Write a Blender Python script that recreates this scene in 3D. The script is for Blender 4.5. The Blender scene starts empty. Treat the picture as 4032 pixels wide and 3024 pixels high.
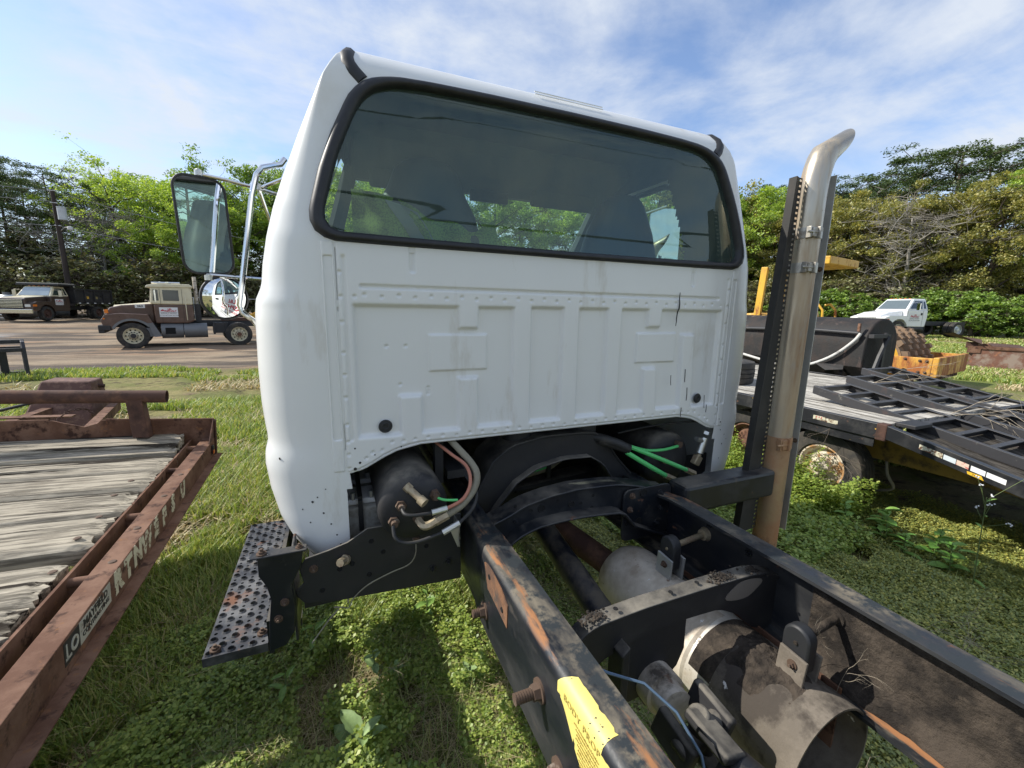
import bpy, bmesh, math, random
import numpy as np
from mathutils import Vector, Matrix, Euler
from mathutils import noise as mnoise

sc = bpy.context.scene
COL = sc.collection
rnd = random.Random(11)
rad = math.radians
G = -0.95          # ground height; z = 0 is the top of the near truck's frame rails

# ------------------------------------------------------------------ camera
cam_d = bpy.data.cameras.new('camera')
cam = bpy.data.objects.new('camera', cam_d)
COL.objects.link(cam)
_y, _p, _r = rad(22.9687), rad(10.3006), rad(1.1129)
_f = Vector((math.sin(_y)*math.cos(_p), math.cos(_y)*math.cos(_p), -math.sin(_p)))
_rt = Vector((math.cos(_y), -math.sin(_y), 0))
_up = _rt.cross(_f)
_rr = _rt*math.cos(_r) + _up*math.sin(_r)
_uu = -_rt*math.sin(_r) + _up*math.cos(_r)
cam.matrix_world = Matrix(((_rr.x, _uu.x, -_f.x, -0.8082), (_rr.y, _uu.y, -_f.y, 0.0),
                           (_rr.z, _uu.z, -_f.z, 0.7120), (0, 0, 0, 1)))
cam_d.sensor_fit = 'HORIZONTAL'
cam_d.sensor_width = 36.0
cam_d.lens = 1649.34/4032*36.0
cam_d.clip_start = 0.02
cam_d.clip_end = 2000
sc.camera = cam

# ------------------------------------------------------------------ sky, sun, exposure
SUN_EL, SUN_AZ = rad(39), rad(-62)      # azimuth from +Y towards +X
sc.view_settings.view_transform = 'Standard'
sc.view_settings.look = 'None'
sc.view_settings.exposure = 0.95
sc.view_settings.gamma = 1.0
sc.view_settings.use_curve_mapping = False
wd = bpy.data.worlds.new('World')
sc.world = wd
wd.use_nodes = True
wn, wl = wd.node_tree.nodes, wd.node_tree.links
wn.clear()
def WN(t, **k):
    n = wn.new(t)
    for a, b in k.items(): setattr(n, a, b)
    return n
w_out = WN('ShaderNodeOutputWorld'); w_bg = WN('ShaderNodeBackground')
w_sky = WN('ShaderNodeTexSky', sky_type='NISHITA', sun_disc=False, sun_elevation=SUN_EL,
           sun_rotation=SUN_AZ, air_density=1.0, dust_density=0.5, ozone_density=3.0, altitude=50)
w_bg.inputs['Strength'].default_value = 0.105
w_tc = WN('ShaderNodeTexCoord')
w_sep = WN('ShaderNodeSeparateXYZ'); wl.new(w_tc.outputs['Generated'], w_sep.inputs[0])
def WM(op, a, b=None):
    n = WN('ShaderNodeMath', operation=op)
    for i, v in enumerate((a, b)):
        if v is None: continue
        if isinstance(v, (int, float)): n.inputs[i].default_value = v
        else: wl.new(v, n.inputs[i])
    return n.outputs[0]
zc = WM('ADD', WM('MAXIMUM', w_sep.outputs[2], 0.0), 0.16)
cx = WM('DIVIDE', w_sep.outputs[0], zc); cy = WM('DIVIDE', w_sep.outputs[1], zc)
w_cmb = WN('ShaderNodeCombineXYZ'); wl.new(cx, w_cmb.inputs[0]); wl.new(cy, w_cmb.inputs[1])
def wnoise(scale, detail, rough, loc, stretch=(1, 1, 1), rot=0, dist=0.0):
    mp = WN('ShaderNodeMapping'); mp.inputs['Location'].default_value = loc
    mp.inputs['Scale'].default_value = stretch; mp.inputs['Rotation'].default_value = (0, 0, rot)
    wl.new(w_cmb.outputs[0], mp.inputs[0])
    n = WN('ShaderNodeTexNoise'); n.inputs['Scale'].default_value = scale
    n.inputs['Detail'].default_value = detail; n.inputs['Roughness'].default_value = rough
    n.inputs['Distortion'].default_value = dist
    wl.new(mp.outputs[0], n.inputs['Vector'])
    return n.outputs['Fac']
def wramp(v, a, b):
    n = WN('ShaderNodeMapRange', interpolation_type='SMOOTHSTEP')
    n.inputs[1].default_value = a; n.inputs[2].default_value = b
    wl.new(v, n.inputs[0]); return n.outputs[0]
big = wramp(wnoise(0.55, 3, 0.5, (3.1, 1.3, 0)), 0.28, 0.47)
fine = wramp(wnoise(1.9, 8, 0.60, (0.4, 2.0, 0), (1, 1, 1), 0.5, 0.2), 0.28, 0.76)
wisp = wramp(wnoise(1.1, 7, 0.62, (5.0, 0.7, 0), (0.55, 2.2, 1), 1.0, 0.5), 0.42, 0.85)
cl = WM('MINIMUM', WM('ADD', WM('MULTIPLY', big, fine), WM('MULTIPLY', wisp, 0.55)), 0.92)
hz = WN('ShaderNodeMapRange', interpolation_type='SMOOTHSTEP')
hz.inputs[1].default_value = 0.0; hz.inputs[2].default_value = 0.42
hz.inputs[3].default_value = 0.26; hz.inputs[4].default_value = 0.03
wl.new(w_sep.outputs[2], hz.inputs[0])
w_tint = WN('ShaderNodeMix', data_type='RGBA', blend_type='MULTIPLY'); w_tint.inputs[0].default_value = 1.0
wl.new(w_sky.outputs[0], w_tint.inputs['A']); w_tint.inputs['B'].default_value = (1.06, 1.03, 1.06, 1)
w_mix = WN('ShaderNodeMix', data_type='RGBA'); wl.new(WM('MAXIMUM', cl, hz.outputs[0]), w_mix.inputs[0])
wl.new(w_tint.outputs['Result'], w_mix.inputs['A']); w_mix.inputs['B'].default_value = (3.9, 4.2, 4.65, 1)
wl.new(w_mix.outputs['Result'], w_bg.inputs['Color']); wl.new(w_bg.outputs[0], w_out.inputs['Surface'])

sun_d = bpy.data.lights.new('sun', 'SUN'); sun_d.energy = 3.2; sun_d.angle = rad(0.5); sun_d.color = (1.0, 0.95, 0.86)
sun = bpy.data.objects.new('sun', sun_d); COL.objects.link(sun)
_s = Vector((math.sin(SUN_AZ)*math.cos(SUN_EL), math.cos(SUN_AZ)*math.cos(SUN_EL), math.sin(SUN_EL)))
sun.rotation_euler = (-_s).to_track_quat('-Z', 'Y').to_euler()
sun.location = (-20, 8, 30)
sc.cycles.use_denoising = True
sc.cycles.max_bounces = 8
sc.cycles.transparent_max_bounces = 12
sc.cycles.sample_clamp_indirect = 6.0

# ------------------------------------------------------------------ mesh builder
class MB:
    def __init__(s): s.v = []; s.f = []; s.sm = []
    def add(s, vs, fs, smooth=False):
        o = len(s.v); s.v += [tuple(p) for p in vs]
        s.f += [tuple(i+o for i in f) for f in fs]; s.sm += [smooth]*len(fs); return s
    def box(s, c, d, M=None):
        hx, hy, hz = d[0]/2, d[1]/2, d[2]/2
        vs = [Vector((x*hx, y*hy, z*hz)) for z in (-1, 1) for y in (-1, 1) for x in (-1, 1)]
        if M is not None: vs = [M @ v for v in vs]
        c = Vector(c)
        return s.add([v+c for v in vs], [(0, 2, 3, 1), (4, 5, 7, 6), (0, 1, 5, 4), (2, 6, 7, 3), (0, 4, 6, 2), (1, 3, 7, 5)])
    def b2(s, a, b):          # box by two corners
        return s.box([(a[i]+b[i])/2 for i in range(3)], [abs(b[i]-a[i]) for i in range(3)])
    def prism(s, poly, f0, f1, smooth=False):   # polygon mapped by two functions (u,v)->xyz
        n = len(poly); vs = [f0(*p) for p in poly] + [f1(*p) for p in poly]
        fs = [tuple(range(n-1, -1, -1)), tuple(range(n, 2*n))]
        s.add(vs, fs)
        o = len(s.v)-2*n
        for i in range(n):
            j = (i+1) % n
            s.f.append((o+i, o+j, o+n+j, o+n+i)); s.sm.append(smooth)
        return s
    def ext(s, poly, ax, a, b, smooth=False):   # extrude a 2D polygon along axis ax
        if ax == 0: m = lambda k: (lambda u, v: (k, u, v))
        elif ax == 1: m = lambda k: (lambda u, v: (u, k, v))
        else: m = lambda k: (lambda u, v: (u, v, k))
        return s.prism(poly, m(a), m(b), smooth)
    def tube(s, path, r, n=10, cap=True, flat=None):
        P = [Vector(p) for p in path]; m = len(P)
        rs = r if isinstance(r, (list, tuple)) else [r]*m
        T = []
        for i in range(m):
            a = P[max(i-1, 0)]; b = P[min(i+1, m-1)]
            t = (b-a); T.append(t.normalized() if t.length > 1e-9 else Vector((0, 0, 1)))
        up = Vector((0, 0, 1)) if abs(T[0].z) < 0.9 else Vector((0, 1, 0))
        N = T[0].cross(up).normalized()
        vs = []
        for i in range(m):
            N = (N - T[i]*N.dot(T[i])); N = N.normalized() if N.length > 1e-6 else T[i].orthogonal().normalized()
            Bn = T[i].cross(N)
            for k in range(n):
                a = 2*math.pi*k/n
                vs.append(P[i] + N*(math.cos(a)*rs[i]) + Bn*(math.sin(a)*rs[i]*(flat or 1)))
        fs = [(i*n+k, i*n+(k+1) % n, (i+1)*n+(k+1) % n, (i+1)*n+k) for i in range(m-1) for k in range(n)]
        o = len(s.v); s.add(vs, fs, True)
        if cap:
            s.f.append(tuple(o+k for k in range(n-1, -1, -1))); s.sm.append(False)
            s.f.append(tuple(o+(m-1)*n+k for k in range(n))); s.sm.append(False)
        return s
    def cyl(s, a, b, r, n=16, r2=None, cap=True):
        return s.tube([a, b], [r, r if r2 is None else r2], n, cap)
    def lathe(s, prof, c, ax, n=24, closed=False):   # prof: (radius, along)
        c = Vector(c); ax = Vector(ax).normalized()
        e1 = ax.orthogonal().normalized(); e2 = ax.cross(e1)
        m = len(prof)
        vs = [c + ax*h + (e1*math.cos(2*math.pi*k/n) + e2*math.sin(2*math.pi*k/n))*r for r, h in prof for k in range(n)]
        rg = range(m if closed else m-1)
        fs = [(i*n+k, i*n+(k+1) % n, ((i+1) % m)*n+(k+1) % n, ((i+1) % m)*n+k) for i in rg for k in range(n)]
        return s.add(vs, fs, True)
    def bolt(s, c, ax, r=0.012, h=0.01):
        a = Vector(c); d = Vector(ax).normalized()
        s.tube([a-d*0.004, a+d*0.003], r*1.5, 12); s.tube([a, a+d*h], r, 6)
        return s.tube([a+d*h, a+d*(h*1.7)], r*0.5, 6)
    def sphere(s, c, r, n=12, m=8, sc_=(1, 1, 1)):
        vs = []; c = Vector(c)
        for i in range(m+1):
            t = math.pi*i/m
            for k in range(n):
                a = 2*math.pi*k/n
                vs.append(c+Vector((math.sin(t)*math.cos(a)*r*sc_[0], math.sin(t)*math.sin(a)*r*sc_[1], math.cos(t)*r*sc_[2])))
        fs = [(i*n+k, (i+1)*n+k, (i+1)*n+(k+1) % n, i*n+(k+1) % n) for i in range(m) for k in range(n)]
        return s.add(vs, fs, True)
    def grid(s, fn, us, vs_, smooth=True, skip=None):
        nu, nv = len(us), len(vs_); pts = [fn(u, v) for v in vs_ for u in us]; fs = []
        for j in range(nv-1):
            for i in range(nu-1):
                if skip and skip((us[i]+us[i+1])/2, (vs_[j]+vs_[j+1])/2): continue
                fs.append((j*nu+i, j*nu+i+1, (j+1)*nu+i+1, (j+1)*nu+i))
        return s.add(pts, fs, smooth)

def raw_mesh(name, v, f, m, base=(0, 0, 0), smooth=None, angle=35):
    me = bpy.data.meshes.new(name)
    b = Vector(base)
    me.from_pydata([(p[0]-b.x, p[1]-b.y, p[2]-b.z) for p in v], [], f)
    if smooth is not None:
        me.polygons.foreach_set('use_smooth', smooth)
        if any(smooth): me.set_sharp_from_angle(angle=rad(angle))
    if m: me.materials.append(m)
    me.update()
    return me
def np_mesh(name, V, F, m):        # V (n,3), F (k,q) arrays, flat shaded
    me = bpy.data.meshes.new(name); k, q = F.shape
    me.vertices.add(len(V)); me.vertices.foreach_set('co', np.ascontiguousarray(V, dtype=np.float32).ravel())
    me.loops.add(k*q); me.loops.foreach_set('vertex_index', np.ascontiguousarray(F, dtype=np.int32).ravel())
    me.polygons.add(k); me.polygons.foreach_set('loop_start', np.arange(0, k*q, q, dtype=np.int32))
    me.materials.append(m); me.update(calc_edges=True); me.validate()
    return me
def props(o, label=None, cat=None, group=None, kind=None):
    if label: o['label'] = label
    if cat: o['category'] = cat
    if group: o['group'] = group
    if kind: o['kind'] = kind
    return o
def link(name, me, parent=None):
    o = bpy.data.objects.new(name, me); COL.objects.link(o)
    if parent: o.parent = parent
    return o
def bevel(o, w, seg=2):
    md = o.modifiers.new('edges', 'BEVEL'); md.width = w; md.segments = seg; md.limit_method = 'ANGLE'; md.angle_limit = rad(40)
class Thing:
    def __init__(s, name, label, cat, base=(0, 0, 0), group=None):
        s.o = link(name, None); s.b = Vector(base); s.o.location = base; s.o.empty_display_size = 0.1
        props(s.o, label, cat, group)
    def part(s, name, mb, m, parent=None, label=None, bev=0, kind=None, angle=35):
        o = link(name, raw_mesh(name, mb.v, mb.f, m, s.b, mb.sm, angle), parent or s.o)
        if bev: bevel(o, bev)
        if label: o['label'] = label
        if kind: o['kind'] = kind
        return o
    def dup(s, src, loc=(0, 0, 0), parent=None, rot=None):      # alike piece sharing mesh data
        o = src.copy(); COL.objects.link(o); o.parent = parent or src.parent; o.location = loc
        if rot: o.rotation_euler = rot
        return o
    def place(s, loc, rot=(0, 0, 0)):
        s.o.location = loc; s.o.rotation_euler = rot
def solo(name, mb, m, label, cat, base=(0, 0, 0), group=None, kind=None, bev=0):
    o = link(name, raw_mesh(name, mb.v, mb.f, m, base, mb.sm)); o.location = base
    props(o, label, cat, group, kind)
    if bev: bevel(o, bev)
    return o
def copy_tree(o, parent=None):
    c = o.copy(); COL.objects.link(c)
    if parent: c.parent = parent
    for ch in list(o.children): copy_tree(ch, c)
    return c
def text(name, body, h, m, parent, M, base=(0, 0, 0), depth=0.0006, bold=0.0, space=1.0, sx=1.0, align='CENTER'):
    cu = bpy.data.curves.new(name, 'FONT'); cu.body = body; cu.size = h; cu.extrude = depth; cu.offset = bold
    cu.align_x = align; cu.align_y = 'CENTER'; cu.space_character = space; cu.resolution_u = 2
    t = bpy.data.objects.new(name+'_curve', cu); COL.objects.link(t)
    me = bpy.data.meshes.new_from_object(t.evaluated_get(bpy.context.evaluated_depsgraph_get()))
    bpy.data.objects.remove(t); bpy.data.curves.remove(cu)
    me.name = name; me.transform(Matrix.Translation(-Vector(base)) @ M @ Matrix.Diagonal((sx, 1, 1, 1)))
    me.materials.clear(); me.materials.append(m)
    return link(name, me, parent)
def frame(o, x, y):               # matrix with columns x, y, x*y and origin o
    x = Vector(x).normalized(); z = x.cross(Vector(y)).normalized(); y = z.cross(x); o = Vector(o)
    return Matrix(((x.x, y.x, z.x, o.x), (x.y, y.y, z.y, o.y), (x.z, y.z, z.z, o.z), (0, 0, 0, 1)))
def lerp(tab, z):
    if z <= tab[0][0]: return tab[0][1]
    for (a, va), (b, vb) in zip(tab, tab[1:]):
        if z <= b: return va+(vb-va)*(z-a)/(b-a)
    return tab[-1][1]
def sm(t): t = min(1, max(0, t)); return t*t*(3-2*t)
def chan_poly(h, w, t, sgn=1):    # C section (u across, v up); web at u=0, flanges towards sgn
    return [(0, 0), (sgn*w, 0), (sgn*w, t), (sgn*t, t), (sgn*t, h-t), (sgn*w, h-t), (sgn*w, h), (0, h)][::sgn]
def rrect(w, h, r, n=4, cx=0, cy=0):
    out = []
    for sx_, sy_, a0 in ((1, 1, 0), (-1, 1, 90), (-1, -1, 180), (1, -1, 270)):
        for k in range(n+1):
            a = rad(a0+90*k/n); out.append((cx+sx_*(w/2-r)+r*math.cos(a), cy+sy_*(h/2-r)+r*math.sin(a)))
    return out

# ------------------------------------------------------------------ materials
def mat(name, base, rough=0.5, metal=0.0, layers=(), bump=None, coat=0.0, spec=0.5, vary=0.08, vscale=3.0):
    """layers: (colour, scale, lo, hi, rough, stretch, mode) mode: None | 'up'"""
    m = bpy.data.materials.new(name); m.use_nodes = True
    nt = m.node_tree; N, L = nt.nodes, nt.links
    bs = N['Principled BSDF']
    tc = N.new('ShaderNodeTexCoord')
    def nz(scale, stretch=(1, 1, 1), det=6, rg=0.6, loc=0.0):
        mp = N.new('ShaderNodeMapping'); mp.inputs['Scale'].default_value = stretch; mp.inputs['Location'].default_value = (loc, loc*0.7, loc*1.3)
        L.new(tc.outputs['Object'], mp.inputs[0])
        t = N.new('ShaderNodeTexNoise'); t.inputs['Scale'].default_value = scale
        t.inputs['Detail'].default_value = det; t.inputs['Roughness'].default_value = rg
        L.new(mp.outputs[0], t.inputs['Vector']); return t.outputs['Fac']
    def mr(v, a, b, c=0.0, d=1.0):
        t = N.new('ShaderNodeMapRange'); t.inputs[1].default_value = a; t.inputs[2].default_value = b
        t.inputs[3].default_value = c; t.inputs[4].default_value = d; L.new(v, t.inputs[0]); return t.outputs[0]
    def mx(f, a, b):
        t = N.new('ShaderNodeMix'); t.data_type = 'RGBA'; L.new(f, t.inputs[0])
        for s, v in (('A', a), ('B', b)):
            if isinstance(v, tuple): t.inputs[s].default_value = v
            else: L.new(v, t.inputs[s])
        return t.outputs['Result']
    def mul(a, b):
        t = N.new('ShaderNodeMath'); t.operation = 'MULTIPLY'; L.new(a, t.inputs[0]); L.new(b, t.inputs[1]); return t.outputs[0]
    lo = tuple(c*(1-vary) for c in base)+(1,); hi = tuple(min(1, c*(1+vary)) for c in base)+(1,)
    col = mx(mr(nz(vscale), 0.3, 0.7), lo, hi)
    rg = None
    for i, ly in enumerate(layers):
        c, s, a, b = ly[:4]; lr = ly[4] if len(ly) > 4 else rough
        st = ly[5] if len(ly) > 5 and ly[5] else (1, 1, 1); mode = ly[6] if len(ly) > 6 else None
        f = mr(nz(s, st, 8, 0.65, 3.7*i+1.1), a, b)
        if mode == 'up':
            g = N.new('ShaderNodeNewGeometry'); sp = N.new('ShaderNodeSeparateXYZ'); L.new(g.outputs['Normal'], sp.inputs[0])
            f = mul(f, mr(sp.outputs[2], 0.35, 0.85))
        col = mx(f, col, tuple(c)+(1,))
        t = N.new('ShaderNodeMix'); t.data_type = 'FLOAT'; L.new(f, t.inputs[0]); t.inputs['B'].default_value = lr
        if rg is None: t.inputs['A'].default_value = rough
        else: L.new(rg, t.inputs['A'])
        rg = t.outputs[0]
        if metal and len(ly) > 4:
            t2 = N.new('ShaderNodeMix'); t2.data_type = 'FLOAT'; L.new(f, t2.inputs[0]); t2.inputs['B'].default_value = 0.0
            pm = bs.inputs['Metallic'].links
            if pm: L.new(pm[0].from_socket, t2.inputs['A'])
            else: t2.inputs['A'].default_value = metal
            L.new(t2.outputs[0], bs.inputs['Metallic'])
    L.new(col, bs.inputs['Base Color'])
    if rg is not None: L.new(rg, bs.inputs['Roughness'])
    else: bs.inputs['Roughness'].default_value = rough
    if not bs.inputs['Metallic'].links: bs.inputs['Metallic'].default_value = metal
    bs.inputs['Specular IOR Level'].default_value = spec
    if coat: bs.inputs['Coat Weight'].default_value = coat; bs.inputs['Coat Roughness'].default_value = 0.12
    if bump:
        s, st, dist = bump[:3]; stretch = bump[3] if len(bump) > 3 else (1, 1, 1)
        b_ = N.new('ShaderNodeBump'); b_.inputs['Strength'].default_value = st; b_.inputs['Distance'].default_value = dist
        L.new(nz(s, stretch, 8, 0.65, 9.1), b_.inputs['Height']); L.new(b_.outputs[0], bs.inputs['Normal'])
    return m
def flat(name, base, rough=0.5, metal=0.0, emit=None):
    m = bpy.data.materials.new(name); m.use_nodes = True; b = m.node_tree.nodes['Principled BSDF']
    b.inputs['Base Color'].default_value = tuple(base)+(1,); b.inputs['Roughness'].default_value = rough; b.inputs['Metallic'].default_value = metal
    return m
def glass(name, tint, refl=1.5, dust=0.0):
    m = bpy.data.materials.new(name); m.use_nodes = True; N, L = m.node_tree.nodes, m.node_tree.links
    N.remove(N['Principled BSDF']); out = N['Material Output']
    t = N.new('ShaderNodeBsdfTransparent'); t.inputs[0].default_value = tuple(tint)+(1,)
    g = N.new('ShaderNodeBsdfGlossy'); g.inputs['Roughness'].default_value = 0.015; g.inputs['Color'].default_value = (.86, 1, .94, 1)
    fr = N.new('ShaderNodeFresnel'); gm = N.new('ShaderNodeNewGeometry'); io = N.new('ShaderNodeMapRange')     # a thin pane: same reflection from both sides
    io.inputs[3].default_value = refl; io.inputs[4].default_value = 1/refl; L.new(gm.outputs['Backfacing'], io.inputs[0]); L.new(io.outputs[0], fr.inputs['IOR'])
    x = N.new('ShaderNodeMixShader'); L.new(fr.outputs[0], x.inputs[0]); L.new(t.outputs[0], x.inputs[1]); L.new(g.outputs[0], x.inputs[2])
    if dust:      # dusty film; its green grey colour also adds reflected haze to the pane
        d = N.new('ShaderNodeBsdfDiffuse'); d.inputs[0].default_value = (.19, .27, .24, 1); x0 = x; x = N.new('ShaderNodeMixShader')
        tc = N.new('ShaderNodeTexCoord'); mp = N.new('ShaderNodeMapping'); mp.inputs['Scale'].default_value = (9, 9, .6); L.new(tc.outputs['Object'], mp.inputs[0])
        tn = N.new('ShaderNodeTexNoise'); tn.inputs['Scale'].default_value = 4; tn.inputs['Detail'].default_value = 6; L.new(mp.outputs[0], tn.inputs[0])
        rg = N.new('ShaderNodeMapRange'); rg.inputs[1].default_value = .3; rg.inputs[2].default_value = .7; rg.inputs[3].default_value = dust*.7; rg.inputs[4].default_value = dust*1.3; L.new(tn.outputs['Fac'], rg.inputs[0])
        L.new(rg.outputs[0], x.inputs[0]); L.new(x0.outputs[0], x.inputs[1]); L.new(d.outputs[0], x.inputs[2])
    L.new(x.outputs[0], out.inputs['Surface']); return m
def leaf_mat(name, cols, trans=0.35, rough=0.55, up=None):
    """leaf colour picked per leaf (random per island)"""
    m = bpy.data.materials.new(name); m.use_nodes = True; N, L = m.node_tree.nodes, m.node_tree.links
    N.remove(N['Principled BSDF']); out = N['Material Output']
    g = N.new('ShaderNodeNewGeometry'); r = N.new('ShaderNodeValToRGB')
    el = r.color_ramp.elements
    while len(el) < len(cols): el.new(0.5)
    for i, c in enumerate(cols): el[i].position = i/(len(cols)-1); el[i].color = tuple(c)+(1,)
    L.new(g.outputs['Random Per Island'], r.inputs[0])
    d = N.new('ShaderNodeBsdfDiffuse'); t = N.new('ShaderNodeBsdfTranslucent'); x = N.new('ShaderNodeMixShader'); x.inputs[0].default_value = trans
    gl = N.new('ShaderNodeBsdfGlossy'); gl.inputs['Roughness'].default_value = rough; gl.inputs['Color'].default_value = (1, 1, 1, 1)
    x2 = N.new('ShaderNodeMixShader'); x2.inputs[0].default_value = 0.05
    br = N.new('ShaderNodeMix'); br.data_type = 'RGBA'; br.blend_type = 'MULTIPLY'; br.inputs[0].default_value = 1; br.inputs['B'].default_value = (1.25, 1.2, 0.7, 1)
    L.new(r.outputs[0], br.inputs['A']); L.new(r.outputs[0], d.inputs[0]); L.new(br.outputs['Result'], t.inputs[0])
    L.new(d.outputs[0], x.inputs[1]); L.new(t.outputs[0], x.inputs[2]); L.new(x.outputs[0], x2.inputs[1]); L.new(gl.outputs[0], x2.inputs[2])
    L.new(x2.outputs[0], out.inputs['Surface']); return m

RUST = (0.15, 0.068, 0.038); DARKRUST = (0.055, 0.028, 0.02); ORUST = (0.30, 0.135, 0.055); DUST = (0.20, 0.172, 0.13)
M_white = mat('white_paint', (0.75, 0.76, 0.745), 0.36, coat=0.35, vary=0.015, vscale=2,
              layers=[((0.58, 0.54, 0.45), 2.5, 0.60, 1.0, 0.5), ((0.63, 0.64, 0.63), 160, 0.62, 0.9, 0.45), ((0.50, 0.46, 0.38), 7, 0.60, 0.80, 0.6, (1, 1, .22)), ((0.16, 0.13, 0.10), 46, 0.735, 0.75, 0.7)])
M_white_far = mat('white_truck_paint', (0.78, 0.79, 0.79), 0.3, coat=0.5, vary=0.02)
M_rubber = mat('black_rubber', (0.018, 0.019, 0.021), 0.55, bump=(90, 0.1, 0.002), layers=[((0.06, 0.058, 0.055), 6, 0.5, 0.9, 0.75)])
M_tire = mat('tyre_rubber', (0.022, 0.021, 0.020), 0.8, layers=[((0.12, 0.10, 0.075), 5, 0.45, 0.8, 0.9)], bump=(40, 0.3, 0.004))
M_frame = mat('black_frame_paint', (0.008, 0.010, 0.014), 0.38, layers=[
    ((0.024, 0.024, 0.025), 9, 0.46, 0.66, 0.55), ((0.11, 0.098, 0.08), 5, 0.44, 0.66, 0.9, None, 'up'),
    ((0.12, 0.10, 0.075), 14, 0.63, 0.78, 0.9), (RUST, 10, 0.655, 0.70, 0.9)], bump=(60, 0.12, 0.003))
M_rail = mat('worn_rail_paint', (0.009, 0.011, 0.016), 0.34, layers=[
    ((0.036, 0.036, 0.036), 7, 0.42, 0.66, 0.6, (3, 0.35, 1)), ((0.17, 0.145, 0.105), 5, 0.47, 0.62, 0.92, (1.6, 0.6, 1), 'up'),
    ((0.020, 0.025, 0.028), 17, 0.47, 0.56, 0.6, None, 'up'),
    (ORUST, 5, 0.585, 0.64, 0.9, (1.8, 0.35, 1), 'up'), ((0.085, 0.068, 0.052), 11, 0.60, 0.74, 0.9, (1, 0.5, 2)), (RUST, 12, 0.67, 0.71, 0.9)], bump=(70, 0.15, 0.003))
M_mud = mat('caked_grime', (0.075, 0.060, 0.047), 0.95, layers=[((0.025, 0.021, 0.018), 13, 0.40, 0.60, 0.97), ((0.12, 0.095, 0.07), 30, 0.58, 0.8, 0.97)],
            bump=(60, 0.9, 0.012), spec=0.2)
M_dust_black = mat('dusty_black', (0.016, 0.016, 0.018), 0.6, layers=[((0.20, 0.18, 0.145), 7, 0.36, 0.62, 0.9, None, 'up'), ((0.036, 0.033, 0.030), 10, 0.5, 0.8, 0.8)], bump=(50, 0.2, 0.003))
M_muff = mat('aluminised_steel', (0.60, 0.54, 0.45), 0.6, 0.05, layers=[((0.36, 0.30, 0.23), 9, 0.42, 0.66, 0.8), ((0.09, 0.075, 0.06), 6, 0.56, 0.66, 0.95), ((0.75, 0.75, 0.76), 42, 0.66, 0.70, 0.5), (RUST, 16, 0.63, 0.72, 0.9)], bump=(30, 0.25, 0.006))
M_muff_clean = mat('grimy_steel_sleeve', (0.125, 0.105, 0.082), 0.85, layers=[((0.20, 0.17, 0.135), 7, 0.42, 0.62, 0.85), ((0.055, 0.045, 0.036), 5, 0.50, 0.58, 0.95), ((0.72, 0.70, 0.67), 6, 0.675, 0.69, 0.4)], bump=(45, 0.5, 0.006))
M_stack = mat('exhaust_chrome', (0.46, 0.415, 0.34), 0.28, 0.85, layers=[((0.27, 0.16, 0.08), 9, 0.52, 0.68, 0.6, (1, 1, 0.10)), ((0.50, 0.38, 0.23), 3.2, 0.44, 0.72, 0.5, (1, 1, 0.28)), ((0.33, 0.29, 0.24), 14, 0.56, 0.75, 0.6, (1, 1, 0.4)), ((0.10, 0.075, 0.055), 22, 0.72, 0.75, 0.8)], bump=(25, 0.06, 0.004))
M_stack_rust = mat('heat_rusted_pipe', (0.42, 0.30, 0.18), 0.45, 0.6, layers=[((0.36, 0.17, 0.075), 4, 0.38, 0.6, 0.75), ((0.07, 0.05, 0.04), 6, 0.55, 0.68, 0.85)], bump=(30, 0.15, 0.004))
M_galv = mat('galvanised_steel', (0.52, 0.54, 0.54), 0.42, 0.7, layers=[((0.36, 0.33, 0.28), 9, 0.5, 0.8, 0.7)])
M_darkgalv = mat('shaded_shield', (0.022, 0.021, 0.019), 0.7, layers=[((0.06, 0.052, 0.045), 8, 0.5, 0.8, 0.8)])  # galvanised shield, its shaded face put into a near-black colour
M_chrome = flat('chrome', (0.78, 0.78, 0.77), 0.10, 1.0)
M_mirror = flat('mirror_glass', (0.86, 0.88, 0.88), 0.004, 1.0)
M_seal = mat('window_gasket', (0.014, 0.015, 0.018), 0.48, layers=[((0.04, 0.04, 0.042), 30, 0.5, 0.9, 0.6)], bump=(140, 0.12, 0.001))
M_glass = glass('tinted_glass', (0.72, 0.87, 0.79), 1.75, 0.125)
M_glass_clear = glass('windscreen_glass', (0.88, 0.96, 0.91), 1.45)
M_glass_far = mat('dark_window_glass', (0.03, 0.04, 0.042), 0.06, spec=0.9)
M_trim = mat('grey_interior', (0.060, 0.078, 0.080), 0.8, bump=(120, 0.1, 0.002))
M_seat = mat('seat_vinyl', (0.035, 0.038, 0.042), 0.55, bump=(60, 0.15, 0.002))
M_hose_black = mat('hose_black', (0.02, 0.02, 0.02), 0.6, layers=[((0.09, 0.08, 0.065), 12, 0.5, 0.8, 0.9)])
M_hose_tan = mat('hose_dusty', (0.24, 0.22, 0.16), 0.7, layers=[((0.10, 0.085, 0.06), 10, 0.5, 0.8, 0.9)])
M_hose_green = mat('hose_green', (0.10, 0.55, 0.16), 0.4, layers=[((0.10, 0.13, 0.07), 30, 0.66, 0.75, 0.8)])
M_hose_red = mat('hose_red', (0.42, 0.17, 0.11), 0.5)
M_brass = mat('dirty_brass', (0.40, 0.33, 0.22), 0.5, 0.5, layers=[((0.17, 0.10, 0.06), 30, 0.5, 0.7, 0.8)])
M_bolt = mat('rusty_bolt', (0.115, 0.075, 0.052), 0.75, 0.3, layers=[((0.30, 0.25, 0.2), 30, 0.55, 0.7, 0.8)])
M_zinc = mat('zinc_fitting', (0.60, 0.60, 0.57), 0.35, 0.8)
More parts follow.
